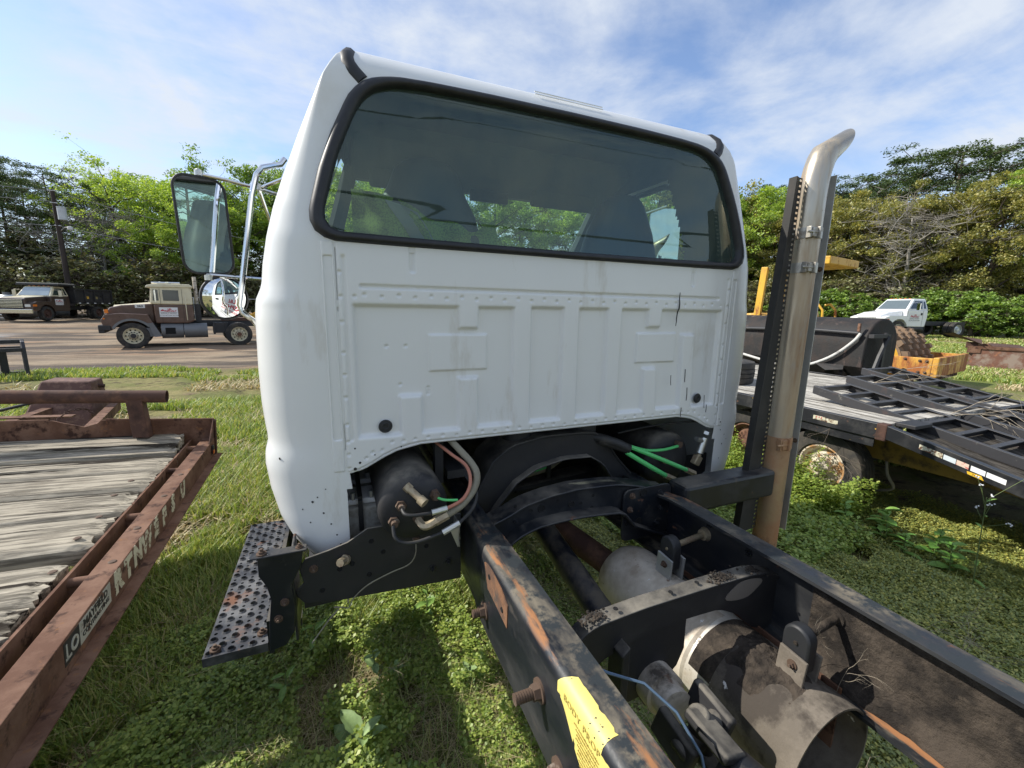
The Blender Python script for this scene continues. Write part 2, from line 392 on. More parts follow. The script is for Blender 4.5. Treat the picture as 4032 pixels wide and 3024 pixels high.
M_batt = mat('battery_case', (0.42, 0.41, 0.37), 0.7, layers=[((0.16, 0.14, 0.11), 12, 0.45, 0.65, 0.9)])
M_yellow_tag = mat('yellow_sticker', (0.72, 0.60, 0.17), 0.5, layers=[((0.55, 0.42, 0.06), 9, 0.6, 0.8, 0.6)])
M_ink = flat('black_print', (0.03, 0.028, 0.025), 0.6)
M_redink = flat('red_print', (0.45, 0.03, 0.05), 0.55)
M_fadeink = flat('faded_print', (0.42, 0.33, 0.09), 0.6)
M_void = flat('dark_hole', (0.004, 0.004, 0.004), 0.9)
M_rust = mat('rusty_steel', (0.120, 0.060, 0.038), 0.85, layers=[((0.20, 0.115, 0.078), 7, 0.42, 0.62, 0.9), (DARKRUST, 16, 0.54, 0.64, 0.9), ((0.24, 0.115, 0.05), 28, 0.60, 0.72, 0.9)], bump=(60, 0.25, 0.004), spec=0.25)
M_rust_dark = mat('dark_rusty_steel', (0.085, 0.045, 0.034), 0.8, layers=[((0.16, 0.085, 0.055), 12, 0.50, 0.68, 0.9), ((0.04, 0.025, 0.02), 9, 0.5, 0.7, 0.9)], bump=(60, 0.25, 0.004), spec=0.3)
def wood(name, c, axis, dark):
    st = (0.06, 1, 1) if axis == 0 else (1, 0.06, 1)
    st2 = (0.10, 1.2, 1) if axis == 0 else (1.2, 0.10, 1)
    return mat(name, c, 0.92, spec=0.2, vary=0.25, vscale=2.5, layers=[
        (tuple(x*0.42 for x in c), 42, 0.44, 0.56, 0.95, st), (tuple(min(1, x*1.35) for x in c), 75, 0.52, 0.68, 0.95, st2),
        (dark, 15, 0.565, 0.60, 0.97, st), ((0.16, 0.135, 0.10), 3, 0.55, 0.8, 0.95)], bump=(48, 0.9, 0.006, st))
M_plank = wood('weathered_plank', (0.37, 0.33, 0.26), 0, (0.03, 0.024, 0.018))
M_deck = wood('bleached_deck_board', (0.50, 0.47, 0.41), 1, (0.06, 0.05, 0.045))
M_peel = mat('peeling_white_decal', (0.56, 0.53, 0.40), 0.7, layers=[((0.14, 0.07, 0.04), 38, 0.53, 0.56, 0.9), ((0.45, 0.42, 0.30), 16, 0.5, 0.7, 0.8)])
M_ramp = mat('black_ramp_steel', (0.030, 0.030, 0.033), 0.5, layers=[((0.06, 0.057, 0.055), 9, 0.42, 0.7, 0.7, None, 'up'), ((0.07, 0.04, 0.033), 7, 0.58, 0.75, 0.85), ((0.16, 0.15, 0.13), 16, 0.62, 0.76, 0.8)], bump=(50, 0.15, 0.003))
M_trail_black = mat('chipped_black_paint', (0.012, 0.013, 0.016), 0.42, layers=[((0.042, 0.041, 0.040), 6, 0.45, 0.7, 0.6), ((0.50, 0.29, 0.04), 9, 0.675, 0.69, 0.6), (RUST, 11, 0.64, 0.70, 0.9)], bump=(50, 0.12, 0.003))
M_trail_yellow = mat('dull_yellow_paint', (0.30, 0.19, 0.035), 0.6, layers=[((0.07, 0.05, 0.03), 8, 0.5, 0.66, 0.9)])
M_rim_cream = mat('peeling_rim_paint', (0.62, 0.56, 0.44), 0.6, layers=[((0.40, 0.22, 0.09), 11, 0.49, 0.57, 0.9), ((0.10, 0.065, 0.045), 20, 0.62, 0.68, 0.9)], bump=(50, 0.2, 0.003))
M_tar = mat('tar_coated_tank', (0.009, 0.008, 0.0075), 0.7, layers=[((0.032, 0.023, 0.019), 5, 0.46, 0.66, 0.85), ((0.13, 0.085, 0.07), 9, 0.60, 0.72, 0.9, (1, 1, 0.3)), ((0.38, 0.36, 0.35), 26, 0.715, 0.735, 0.8)], bump=(18, 0.4, 0.012))
M_yellow = mat('machine_yellow', (0.62, 0.36, 0.03), 0.5, layers=[((0.30, 0.11, 0.03), 6, 0.53, 0.64, 0.85, (1, 1, 0.5)), ((0.50, 0.25, 0.05), 3, 0.5, 0.8, 0.6)])
M_yellow_rust = mat('rusting_yellow_paint', (0.60, 0.32, 0.05), 0.55, layers=[((0.32, 0.11, 0.03), 5, 0.40, 0.56, 0.85, (1, 1, 0.35)), ((0.15, 0.06, 0.03), 9, 0.56, 0.68, 0.9)])
M_pad = mat('rusty_drum_pads', (0.20, 0.135, 0.085), 0.8, layers=[((0.30, 0.17, 0.08), 6, 0.45, 0.65, 0.85), ((0.10, 0.07, 0.05), 11, 0.55, 0.7, 0.9)])
M_brown = mat('brown_truck_paint', (0.105, 0.058, 0.040), 0.45, coat=0.2, layers=[((0.17, 0.105, 0.08), 4, 0.5, 0.8, 0.6), (DARKRUST, 14, 0.66, 0.7, 0.9)])
M_brown_dark = mat('dark_brown_truck_paint', (0.060, 0.038, 0.028), 0.35, coat=0.3)
M_cream = mat('cream_truck_paint', (0.66, 0.60, 0.42), 0.45, coat=0.2, layers=[((0.48, 0.40, 0.25), 5, 0.55, 0.85, 0.6)])
M_black = mat('black_steel', (0.020, 0.020, 0.022), 0.55, layers=[((0.07, 0.065, 0.06), 5, 0.5, 0.8, 0.8)])
M_grey = mat('grey_steel', (0.16, 0.165, 0.17), 0.5, 0.3)
M_sign = flat('white_sign', (0.75, 0.75, 0.74), 0.5)
M_amber = flat('amber_lens', (0.75, 0.20, 0.02), 0.2)
M_lens = flat('headlamp_lens', (0.70, 0.72, 0.74), 0.08, 0.3)
M_vest = mat('hi_vis_mesh', (0.27, 0.38, 0.07), 0.8, layers=[((0.14, 0.20, 0.05), 160, 0.48, 0.56, 0.8)], bump=(400, 0.4, 0.002))
M_bark = mat('bark', (0.075, 0.060, 0.048), 0.95, layers=[((0.14, 0.12, 0.10), 6, 0.5, 0.75, 0.95)], spec=0.2)
M_bark_pale = mat('pale_bark', (0.27, 0.25, 0.22), 0.95, spec=0.2)
M_pole = mat('creosote_pole', (0.035, 0.026, 0.022), 0.9, layers=[((0.07, 0.055, 0.045), 4, 0.5, 0.8, 0.9, (1, 1, 0.1))])
M_wire = flat('power_cable', (0.03, 0.03, 0.03), 0.6)
M_wire_pale = flat('weathered_cable', (0.30, 0.30, 0.29), 0.6)
# ================================================================== shared small pieces
_cache = {}
def shared(key, build, m):
    if key not in _cache:
        mb = MB(); build(mb); _cache[key] = raw_mesh(key, mb.v, mb.f, m, (0, 0, 0), mb.sm)
    return _cache[key]
def piece(T, name, me, loc, axis=(0, 0, 1), parent=None, scale=1.0, roll=0.0):
    o = link(name, me, parent or T.o)
    o.location = Vector(loc)-T.b
    q = Vector(axis).normalized().to_track_quat('Z', 'Y')
    o.rotation_mode = 'QUATERNION'; o.rotation_quaternion = q @ Euler((0, 0, roll)).to_quaternion()
    if scale != 1.0: o.scale = (scale,)*3
    return o
BOLT = lambda: shared('bolt', lambda b: b.bolt((0, 0, 0), (0, 0, 1), 0.0068, 0.0075), M_bolt)
BOLTB = lambda: shared('black_bolt', lambda b: b.bolt((0, 0, 0), (0, 0, 1), 0.0072, 0.008), M_frame)
HOLE = lambda: shared('hole', lambda b: b.lathe([(0.0, 0.0008), (0.009, 0.0008), (0.0115, 0.003), (0.0135, 0.0)], (0, 0, 0), (0, 0, 1), 16), M_void)
def wheel_mbs(r, w, rr, hub_out=0.02, dish=0.08, n=40):
    """tyre and rim profiles about +X; outer face at x=+w/2"""
    t = MB(); h = w/2
    t.lathe([(rr, -h*0.80), (rr+0.02, -h), (r*0.84, -h*1.05), (r*0.965, -h*0.96), (r*0.985, -h*0.80), (r*0.985, -h*0.45), (r*0.955, -h*0.44), (r*0.955, -h*0.36), (r*0.99, -h*0.35),
             (r, -h*0.05), (r*0.965, -h*0.04), (r*0.965, h*0.04), (r, h*0.05), (r*0.99, h*0.35), (r*0.955, h*0.36), (r*0.955, h*0.44), (r*0.985, h*0.45), (r*0.985, h*0.80), (r*0.965, h*0.96), (r*0.84, h*1.05), (rr+0.02, h), (rr, h*0.80)], (0, 0, 0), (1, 0, 0), n)
    m = MB()
    m.lathe([(rr, -h*0.7), (rr+0.004, h*0.78), (rr+0.014, h*0.86), (rr-0.006, h*0.86), (rr-0.022, h*0.55), (rr-0.03, h*0.3), (rr*0.80, h*0.22), (rr*0.66, h*0.5-dish*0.2), (rr*0.42, h*0.5-dish*0.1), (rr*0.40, h*0.62), (rr*0.34, h*0.9), (rr*0.18, h*0.95), (0.0, h*0.95)], (0, 0, 0), (1, 0, 0), n)
    return t, m

# ================================================================== the near truck (rear of cab and frame)
TR = Thing('cab_chassis_truck', 'white cab and chassis truck seen from behind with bare black frame rails', 'truck', (0, 1.2, G))
XS = [(-.150, .805), (-.145, .835), (-.13, .87), (-.10, .92), (-.046, .972), (.026, 1.009), (.115, 1.031), (.20, 1.040), (.24, 1.038), (.285, 1.026), (.33, 1.031), (.40, 1.036), (.51, 1.037), (.67, 1.033), (.72, 1.028), (.745, 1.016), (.765, 1.007), (.825, .999), (.907, .981), (.99, .957), (1.067, .928), (1.186, .878), (1.27, .84), (1.355, .80), (1.42, .764), (1.45, .738), (1.475, .70), (1.495, .63), (1.51, .50), (1.52, .30)]
YR = [(-.2, 1.360), (.9, 1.360), (1.33, 1.412), (1.385, 1.425), (1.42, 1.445), (1.45, 1.475), (1.475, 1.52), (1.495, 1.58), (1.51, 1.66), (1.52, 1.78)]
RC = [(-.2, .235), (.70, .232), (.90, .185), (1.05, .14), (1.33, .105), (1.475, .10), (1.52, .08)]
YF = [(-.2, 2.95), (.95, 2.95), (1.36, 2.30), (1.52, 2.26)]
RYF, EXP = .80, 2.45      # the cab corner is a flattened curve
def rcz(z): return max(0.006, min(lerp(RC, z), lerp(XS, z)-.797))
def ysurf(x, z, ins=0.0):
    rc = rcz(z); e = abs(x)-(lerp(XS, z)-rc); y = lerp(YR, z)
    return y if e <= 0 else y+rc*RYF*(1-max(0, 1-min(1, e/rc)**EXP)**(1/EXP))
WOUT = [(0, 1.397), (.30, 1.395), (.50, 1.389), (.60, 1.383), (.665, 1.368), (.708, 1.343), (.742, 1.30), (.79, 1.195), (.83, 1.085), (.858, .978), (.858, .945), (.845, .915), (.81, .892), (.6, .889), (.13, .888), (0, .887)]
WIN = [(0, 1.366), (.30, 1.364), (.50, 1.361), (.598, 1.353), (.655, 1.332), (.692, 1.304), (.722, 1.255), (.772, 1.135), (.812, .995), (.819, .962), (.810, .935), (.778, .921), (.5, .918), (.13, .916), (0, .915)]
def resample(P, n):
    P = [Vector((a, b)) for a, b in P]; L = [0]
    for a, b in zip(P, P[1:]): L.append(L[-1]+(b-a).length)
    out = []; k = 0
    for i in range(n):
        t = L[-1]*i/(n-1)
        while k < len(L)-2 and L[k+1] < t: k += 1
        out.append(P[k].lerp(P[k+1], (t-L[k])/max(1e-9, L[k+1]-L[k])))
    return [(p.x, p.y) for p in out]
def full(P, n=70):
    h = resample(P, n); return h+[(-x, z) for x, z in reversed(h[1:-1])]
def inside(P, x, z):
    r = False; j = len(P)-1
    for i in range(len(P)):
        if (P[i][1] > z) != (P[j][1] > z) and x < (P[j][0]-P[i][0])*(z-P[i][1])/(P[j][1]-P[i][1])+P[i][0]: r = not r
        j = i
    return r
W_out, W_in = full(WOUT), full(WIN)
W_mid = [((a[0]+b[0])/2, (a[1]+b[1])/2) for a, b in zip(W_out, W_in)]
def cab_shell(ins, zs, mats, name, rear_skip, floor=None):
    mb = MB(); rows = []; NS = 72
    for z in zs:
        xs = lerp(XS, z)-ins; rc = rcz(z); yr = lerp(YR, z)+ins; yf = lerp(YF, z)-ins*0.5
        pts = []
        for k in range(NS): t = k/(NS-1); pts.append((-xs, yf+(yr+rc*RYF-yf)*t))
        ry = rc*RYF; cp_ = lambda a: (math.copysign(abs(math.cos(a))**(2/EXP), math.cos(a)), abs(math.sin(a))**(2/EXP))
        for k in range(1, 11): c_, s_ = cp_(rad(90*k/10)); pts.append((-xs+rc-rc*c_, yr+ry-ry*s_))
        for k in range(1, 90): pts.append((-(xs-rc)+2*(xs-rc)*k/90, yr))
        for k in range(0, 10): c_, s_ = cp_(rad(90*(10-k)/10)); pts.append((xs-rc+rc*c_, yr+ry-ry*s_))
        for k in range(NS): t = k/(NS-1); pts.append((xs, yr+rc*RYF+(yf-yr-rc*RYF)*t))
        rows.append([(x, y, z-(ins if z > 1.4 else 0)) for x, y in pts])
    n = len(rows[0]); base = len(mb.v); mb.v += [p for r in rows for p in r]
    for j in range(len(rows)-1):
        for i in range(n-1):
            q = (j*n+i, j*n+i+1, (j+1)*n+i+1, (j+1)*n+i)
            c = [sum(mb.v[v][k] for v in q)/4 for k in range(3)]
            rear = True
            if c[1] < 1.65 and inside(W_mid, c[0], c[2]): continue
            if rear_skip and NS+9 <= i < NS+99 and c[2] < .88 and abs(c[0]) < .79: continue
            if (i < NS-1 or i >= n-NS) and .80 < c[2] < 1.345 and 1.76 < c[1] < 2.72-(c[2]-.80)*.85: continue
            mb.f.append(q); mb.sm.append(True)
    # roof cap between the left and right halves of the last ring
    top = [(len(rows)-1)*n+i for i in range(n)]
    mb.f.append(tuple(top)); mb.sm.append(True)
    return mb
zs = sorted(set([-.150, -.146, -.14, -.13, -.115] + [round(-.10+.0165*k, 4) for k in range(91)] + [.705, .735, .755, 1.405, 1.42, 1.435, 1.45, 1.463, 1.475, 1.486, 1.495, 1.503, 1.51, 1.516, 1.52]))
zs = [z for z in zs if z <= 1.521]
body = TR.part('cab_body', cab_shell(0, zs, None, '', True), M_white, angle=60)
lin = cab_shell(.045, [z for z in zs if z > .30], None, '', False)
TR.part('cab_interior', lin, M_trim, angle=60)
mb = MB(); mb.b2((-.95, 1.42, .285), (.95, 2.9, .30)); TR.part('cab_floor', mb, M_black)

# ---- stamped rear panel
def panel():
    xs = np.linspace(-.835, .835, 540); nv = 230
    zb_tab = [(-.836, .186), (-.80, .185), (-.77, .186), (-.745, .196), (-.72, .206), (-.683, .228), (-.638, .247), (-.60, .256), (-.56, .261), (-.45, .261), (.45, .261), (.56, .261), (.60, .256), (.638, .247), (.683, .228), (.72, .206), (.745, .196), (.77, .186), (.80, .185), (.836, .186)]
    zb = np.interp(xs, [a for a, b in zb_tab], [b for a, b in zb_tab])
    t = np.linspace(0, 1, nv)[:, None]
    X = np.repeat(xs[None], nv, 0); Z = zb[None]*(1-t)+.889*t
    def sdf(P):
        P = np.array(P); d = np.full(X.shape, 9.0); ins = np.zeros(X.shape, bool); j = len(P)-1
        for i in range(len(P)):
            a, b = P[j], P[i]; e = b-a; L = e@e
            u = np.clip(((X-a[0])*e[0]+(Z-a[1])*e[1])/L, 0, 1)
            d = np.minimum(d, np.hypot(X-a[0]-u*e[0], Z-a[1]-u*e[1]))
            if a[1] != b[1]:
                c = ((b[1] > Z) != (a[1] > Z)) & (X < (a[0]-b[0])*(Z-b[1])/(a[1]-b[1])+b[0]); ins ^= c
            j = i
        return np.where(ins, d, -d)
    S = lambda v, a, b: (lambda q: q*q*(3-2*q))(np.clip((v-a)/(b-a), 0, 1))
    R1 = [(-.754, .713), (-.428, .713), (-.424, .643), (-.362, .643), (-.359, .713), (-.228, .713), (-.228, .297), (-.360, .297), (-.361, .472), (-.427, .472), (-.426, .295), (-.553, .295), (-.555, .422), (-.622, .422), (-.621, .295), (-.754, .297)]
    R2 = [(-.163, .716), (-.031, .716), (-.031, .296), (-.161, .296)]
    R3 = [(.034, .716), (.164, .716), (.168, .298), (.038, .298)]
    R4 = [(.228, .716), (.358, .716), (.361, .647), (.423, .647), (.427, .716), (.754, .716), (.757, .298), (.629, .298), (.613, .613), (.548, .613), (.560, .298), (.431, .299), (.418, .475), (.356, .475), (.360, .298), (.232, .298)]
    D = np.zeros(X.shape)
    for P in (R1, R2, R3, R4): D = np.maximum(D, .0165*S(sdf(P), -.0035, .0070))
    for _ in range(2):      # round the pressed corners
        Q = np.pad(D, 1, mode='edge'); D = (Q[1:-1, 1:-1]*2+Q[:-2, 1:-1]+Q[2:, 1:-1]+Q[1:-1, :-2]+Q[1:-1, 2:])/6
    for x0, x1 in ((-.524, -.327), (.317, .517)):
        E_ = [(x0, .620), (x1, .620), (x1, .502), (x0, .502)]
        D -= .0085*S(sdf(E_), -.0045, .0025)
    def seg(a, b, r):
        a = np.array(a); b = np.array(b); e = b-a; u = np.clip(((X-a[0])*e[0]+(Z-a[1])*e[1])/(e@e), 0, 1)
        return 1-S(np.hypot(X-a[0]-u*e[0], Z-a[1]-u*e[1]), r*.3, r)
    D += .009*seg((-.727, .767), (.727, .767), .008)
    for s in (-1, 1):
        D += .008*seg((s*.575, .90), (s*.575, .822), .013)
        D += .005*S(np.where(s*X > 0, 1, 0)*(1-S(abs(abs(X)-.775), .003, .008))*S(Z, .285, .295)*(1-S(Z, .845, .86)), 0, 1)
        D += .010*np.where(s*X > 0, 1, 0)*S(abs(X), .803, .808)*(1-S(abs(X), .824, .829))*S(Z, .295, .302)*(1-S(Z, .845, .852))
        D += .009*np.where(s*X > 0, 1, 0)*(1-S(abs(abs(X)-.797), .001, .0045))
    spots = [(-.748, .737)] + [(-.72+.0505*k, .737+.006*(k % 2 == 0)) for k in range(30)]
    spots += [(s*.787, z) for s in (-1, 1) for z in (.806, .736, .661, .569, .501, .430, .344, .288, .246, .20)]
    for s in (-1, 1): spots += [(s*a, b) for a, b in ((.735, .228), (.715, .245), (.685, .249), (.653, .274), (.617, .274), (.579, .276), (.535, .278))]
    spots += [(-.485+.0475*k, .280-.005*(k % 3 == 1)) for k in range(21)]
    spots += [(-.66, .585), (-.60, .585), (-.62, .46), (-.53, .445), (-.53, .435), (-.53, .425)]
    for i, (a, b) in enumerate(spots): D += .0045*(1-S(np.hypot(X-a, Z-b), .0025, .0075))
    D -= .0025*(1-S(.835-abs(X), 0, .006))*-1
    ys = np.array([[ysurf(x, z) for x in xs] for z in (.3, .8)])
    tt = np.clip((Z-.3)/.5, 0, 1)
    Y = (ys[0][None]*(1-tt)+ys[1][None]*tt) - .0035*(S(.8355-abs(X), 0, .004)) + D
    edge = S(t, 0, .015); Y = Y + .006*(1-edge)
    V = np.stack([X, Y, Z], -1).reshape(-1, 3)
    i = np.arange(nv-1)[:, None]*len(xs)+np.arange(len(xs)-1)[None]
    F = np.stack([i, i+1, i+1+len(xs), i+len(xs)], -1).reshape(-1, 4)
    me = np_mesh('rear_panel', V-np.array(TR.b)[None], F, M_white)
    me.polygons.foreach_set('use_smooth', [True]*len(me.polygons))
    link('rear_panel', me, TR.o)
panel()
mb = MB(); mb.tube([(-.80+.016*k, 1.366, lerp([(-.80, .183), (-.745, .194), (-.683, .226), (-.638, .245), (-.56, .259), (.56, .259), (.638, .245), (.683, .226), (.745, .194), (.80, .183)], -.80+.016*k)) for k in range(101)], .005, 6)
TR.part('panel_hem', mb, M_white)
mb = MB()
for k in range(3): pass
crack = [(.505, .787), (.504, .765), (.508, .742), (.507, .722), (.500, .709), (.4975, .684), (.498, .668), (.4965, .651)]
def streak(mb, P, w):
    L = [(x-.7*w*math.sin(math.pi*(i+.3)/(len(P)-.4)), z) for i, (x, z) in enumerate(P)]; Rr = [(x+.7*w*math.sin(math.pi*(i+.3)/(len(P)-.4)), z) for i, (x, z) in enumerate(P)]
    mb.ext(L+Rr[::-1], 1, 1.3505, 1.3535)
streak(mb, crack, .0028)
TR.part('crack', mb, M_void, label='jagged dark crack in the rear panel')
for P, w in ((((.497, .444), (.498, .42), (.501, .400)), .0012), (((.574, .467), (.576, .44), (.577, .41)), .0016), (((.594, .385), (.597, .355), (.596, .327)), .0014), (((.700, .345), (.703, .31), (.706, .285)), .001), (((.719, .30), (.72, .28), (.719, .265)), .0012)):
    mb = MB(); w *= .55
    for i in range(len(P)-1): mb.ext([(P[i][0]-w, P[i][1]), (P[i][0]+w, P[i][1]), (P[i+1][0]+w*.6, P[i+1][1]), (P[i+1][0]-w*.6, P[i+1][1])], 1, 1.3560 if P[0][0] > .45 else 1.35, 1.3535)
    TR.part('scratch', mb, M_ink)
mb = MB(); mb.b2((.569, 1.3515, .258), (.570, 1.3545, .298)); TR.part('scratch', mb, M_ink)
PLUG = shared('plug', lambda b: b.lathe([(0, .004), (.006, .004), (.008, .006), (.013, .006), (.015, .004), (.019, .004), (.022, .0)], (0, 0, 0), (0, 0, 1), 24), M_rubber)
piece(TR, 'rubber_plug', PLUG, (-.672, 1.3635, .327), (0, -1, 0)); piece(TR, 'rubber_plug', PLUG, (.668, 1.3635, .331), (0, -1, 0))
# small chips of missing paint low on the cab corners
CH = shared('chip', lambda b: b.lathe([(0, .0006), (.0035, .0006), (.0042, 0)], (0, 0, 0), (0, 0, 1), 7), M_ink)
for x, z, s in ((-.77, .197, 1.3), (-.755, .216, 1), (-.768, .265, .7), (-.709, .237, .6), (-.625, .255, .6), (-.985, .24, 1.1), (-.90, .10, 1), (-.885, .115, .6), (-.87, .06, .8), (-.93, .075, .6), (-.85, .02, .7), (-.835, -.02, .7), (-.825, -.055, .8), (-.83, -.08, 1), (-.91, .03, .7), (-.86, .14, .5), (.83, .17, .7), (.85, .10, .9), (.86, .145, .7), (.84, .03, .6), (.88, .12, .6), (.82, .21, .9), (.81, .225, .6)):
    y = ysurf(x, z); e = abs(x)-(lerp(XS, z)-rcz(z)); nx = (max(0, e)/rcz(z))*(1 if x > 0 else -1)
    piece(TR, 'paint_chip', CH, (x, y-(.004 if z > .19 and abs(x) < .835 else .0005), z), (nx, -math.sqrt(max(.05, 1-nx*nx)), 0), scale=s)
# ---- window, gasket, roof strips
mb = MB(); N_ = len(W_out); rings = []
for f, dy in ((0, .003), (.06, -.008), (.22, -.017), (.5, -.020), (.78, -.016), (.94, -.006), (1.0, .012)):
    rings.append([(a[0]+(b[0]-a[0])*f, ysurf(a[0]+(b[0]-a[0])*f, a[1]+(b[1]-a[1])*f)+dy, a[1]+(b[1]-a[1])*f) for a, b in zip(W_out, W_in)])
mb.v = [p for r in rings for p in r]
for j in range(len(rings)-1):
    for i in range(N_): mb.f.append((j*N_+i, j*N_+(i+1) % N_, (j+1)*N_+(i+1) % N_, (j+1)*N_+i)); mb.sm.append(True)
TR.part('window_gasket', mb, M_seal, angle=70)
mb = MB(); K = 9
mb.v = [(p[0]*k/K*1.01, ysurf(p[0]*k/K, 1.13+(p[1]-1.13)*k/K)+.006+.004*(1-k/K), 1.13+(p[1]-1.13)*k/K*1.01) for k in range(1, K+1) for p in W_in] + [(0, ysurf(0, 1.13)+.010, 1.13)]
for k in range(K-1):
    for i in range(N_): mb.f.append((k*N_+i, k*N_+(i+1) % N_, (k+1)*N_+(i+1) % N_, (k+1)*N_+i)); mb.sm.append(True)
for i in range(N_): mb.f.append((len(mb.v)-1, (i+1) % N_, i)); mb.sm.append(True)
TR.part('rear_window', mb, M_glass)
for s in (-1, 1):
    path = [(s*.705, 1.350), (s*.727, 1.372), (s*.742, 1.395), (s*.744, 1.420), (s*.736, 1.445)]
    P = [(x*.985, ysurf(x, z)+.017, z-.010*max(0, (z-1.39)/.055)) for x, z in path] + [(s*.714, 1.52, 1.440), (s*.708, 1.60, 1.444), (s*.70, 1.8, 1.446), (s*.69, 2.2, 1.446)]
    mb = MB(); mb.tube(P, [.027]*len(P), 12, True, .9); TR.part('roof_strip', mb, M_rubber)
mb = MB(); mb.b2((-.122, 1.468, 1.4555), (.16, 1.472, 1.4585)); mb.b2((-.122, 1.4625, 1.446), (.16, 1.4655, 1.4485)); TR.part('roof_crease', mb, M_white)
# ---- what the window shows of the inside
for y0, name in ((2.62, 'windscreen'),):
    mb = MB(); mb.grid(lambda u, v: (u*(.70+.12*(1-v)), 2.93-.62*v-.02+.08*(1-abs(u)**2), .95+.40*v), [i/12-1 for i in range(25)], [j/8 for j in range(9)])
    TR.part(name, mb, M_glass_clear)
for s in (-1, 1):
    mb = MB(); mb.tube([(s*.69, 2.24, 1.37), (s*.76, 2.56, 1.16), (s*.83, 2.93, .93)], [.034, .042, .05], 8); TR.part('windscreen_pillar', mb, M_trim)
    mb = MB(); mb.grid(lambda u, v: (s*(lerp(XS, .80+.54*v)-.015), 1.76+u*(.96-.45*v), .80+.545*v), [i/6 for i in range(7)], [j/6 for j in range(7)]); TR.part('door_window', mb, M_glass)
    mb = MB(); mb.b2((s*.86, 1.75, .30), (s*.98, 2.75, .82)); TR.part('door_panel', mb, M_trim)
    E_ = [(1.762, .80), (2.715, .80), (2.255, 1.342), (1.80, 1.342), (1.762, 1.30)]
    mb = MB(); mb.tube([(s*(lerp(XS, z)+.001), y, z) for y, z in resample(E_+E_[:1], 60)], .016, 8, False); TR.part('door_gasket', mb, M_seal)
mb = MB(); mb.ext([(1.93, 1.45), (1.98, 1.405), (2.13, 1.35), (2.27, 1.308), (2.36, 1.318), (2.36, 1.44)], 0, -.70, .70); TR.part('windscreen_header', mb, M_trim, bev=.015)
mb = MB(); mb.ext([(2.50, .30), (2.95, .30), (2.95, .95), (2.72, .955), (2.58, .90), (2.52, .80)], 0, -.86, .86); TR.part('dashboard', mb, M_trim, bev=.03)
mb = MB(); mb.tube([(-.45+.19*math.cos(a), 2.36+.07*math.sin(a), .93+.17*math.sin(a)) for a in [2*math.pi*k/24 for k in range(25)]], .014, 8, False); mb.cyl((-.45, 2.36, .93), (-.45, 2.55, .85), .03, 10); mb.box((-.45, 2.37, .93), (.36, .02, .03)); TR.part('steering_wheel', mb, M_rubber)
mb = MB(); mb.box((-.02, 2.22, 1.285), (.21, .02, .055)); mb.cyl((-.02, 2.24, 1.29), (-.02, 2.33, 1.36), .008, 8); TR.part('inside_mirror', mb, M_rubber, bev=.01)
for s in (-.42, .42): mb = MB(); mb.box((s, 2.20, 1.315), (.40, .03, .11), Euler((.5, 0, 0)).to_matrix()); TR.part('sun_visor', mb, M_trim, bev=.012)
def seat(cx, w0, top, tilt=0):
    prof = [(.40, w0), (.85, w0), (.98, w0*.93), (1.08, w0*.80), (1.16, w0*.62), (top-.035, w0*.50), (top-.008, w0*.36), (top, w0*.15)]
    b = MB(); rows = []
    for z, w in prof:
        th = .075*(1-.35*max(0, (z-1.0)/.3)); yc = 1.80-.03*(z-.6)
        rows.append([(cx+tilt*(z-.9)+w*c, yc+th*sn, z) for c, sn in [(math.copysign(abs(math.cos(a))**.6, math.cos(a)), math.copysign(abs(math.sin(a))**.8, math.sin(a))) for a in [2*math.pi*k/20 for k in range(20)]]])
    b.v = [p for r in rows for p in r]
    for j in range(len(rows)-1):
        for i in range(20): b.f.append((j*20+i, j*20+(i+1) % 20, (j+1)*20+(i+1) % 20, (j+1)*20+i)); b.sm.append(True)
    b.f.append(tuple((len(rows)-1)*20+i for i in range(20))); b.sm.append(True)
    b.box((cx, 2.02, .52), (w0*2, .48, .16)); return b
TR.part('seat', seat(-.44, .25, 1.272), M_seat, angle=60)
TR.part('seat', seat(.51, .23, 1.245), M_seat, angle=60)
vest = MB()
def vp(u, v):      # v: 0 bottom .. 1 top edge; a vest draped over the driver's seat
    x = -.44+.285*(u*2-1); top = 1.135-.12*sm(u*1.25)+.05*sm((u-.75)*4); z = .80+(top-.80)*v
    bulge = .090*math.sqrt(max(0.05, 1-(u*2-1)**2*.9))
    return (x, 1.785-bulge-.016*math.sin(u*23+v*5)*(.3+v)-.010*math.sin(u*9-v*11), z+.010*math.sin(u*17+v*3))
vest.grid(vp, [i/30 for i in range(31)], [j/14 for j in range(15)])
o = solo('safety_vest', vest, M_vest, 'yellow green mesh safety vest draped over the driver seat inside the cab', 'vest', (-.44, 1.7, .8))
mbv = MB(); mbv.grid(lambda u, v: (lambda p: (p[0], p[1]-.004, p[2]))(vp(.20+.20*v+.62*u*.5, .95-.75*u)), [i/10 for i in range(11)], [0, .5, 1])
tape = raw_mesh('reflective_stripe', mbv.v, mbv.f, flat('grey_stripe', (.30, .32, .31), .4), (-.44, 1.7, .8), mbv.sm); link('reflective_stripe', tape, o)
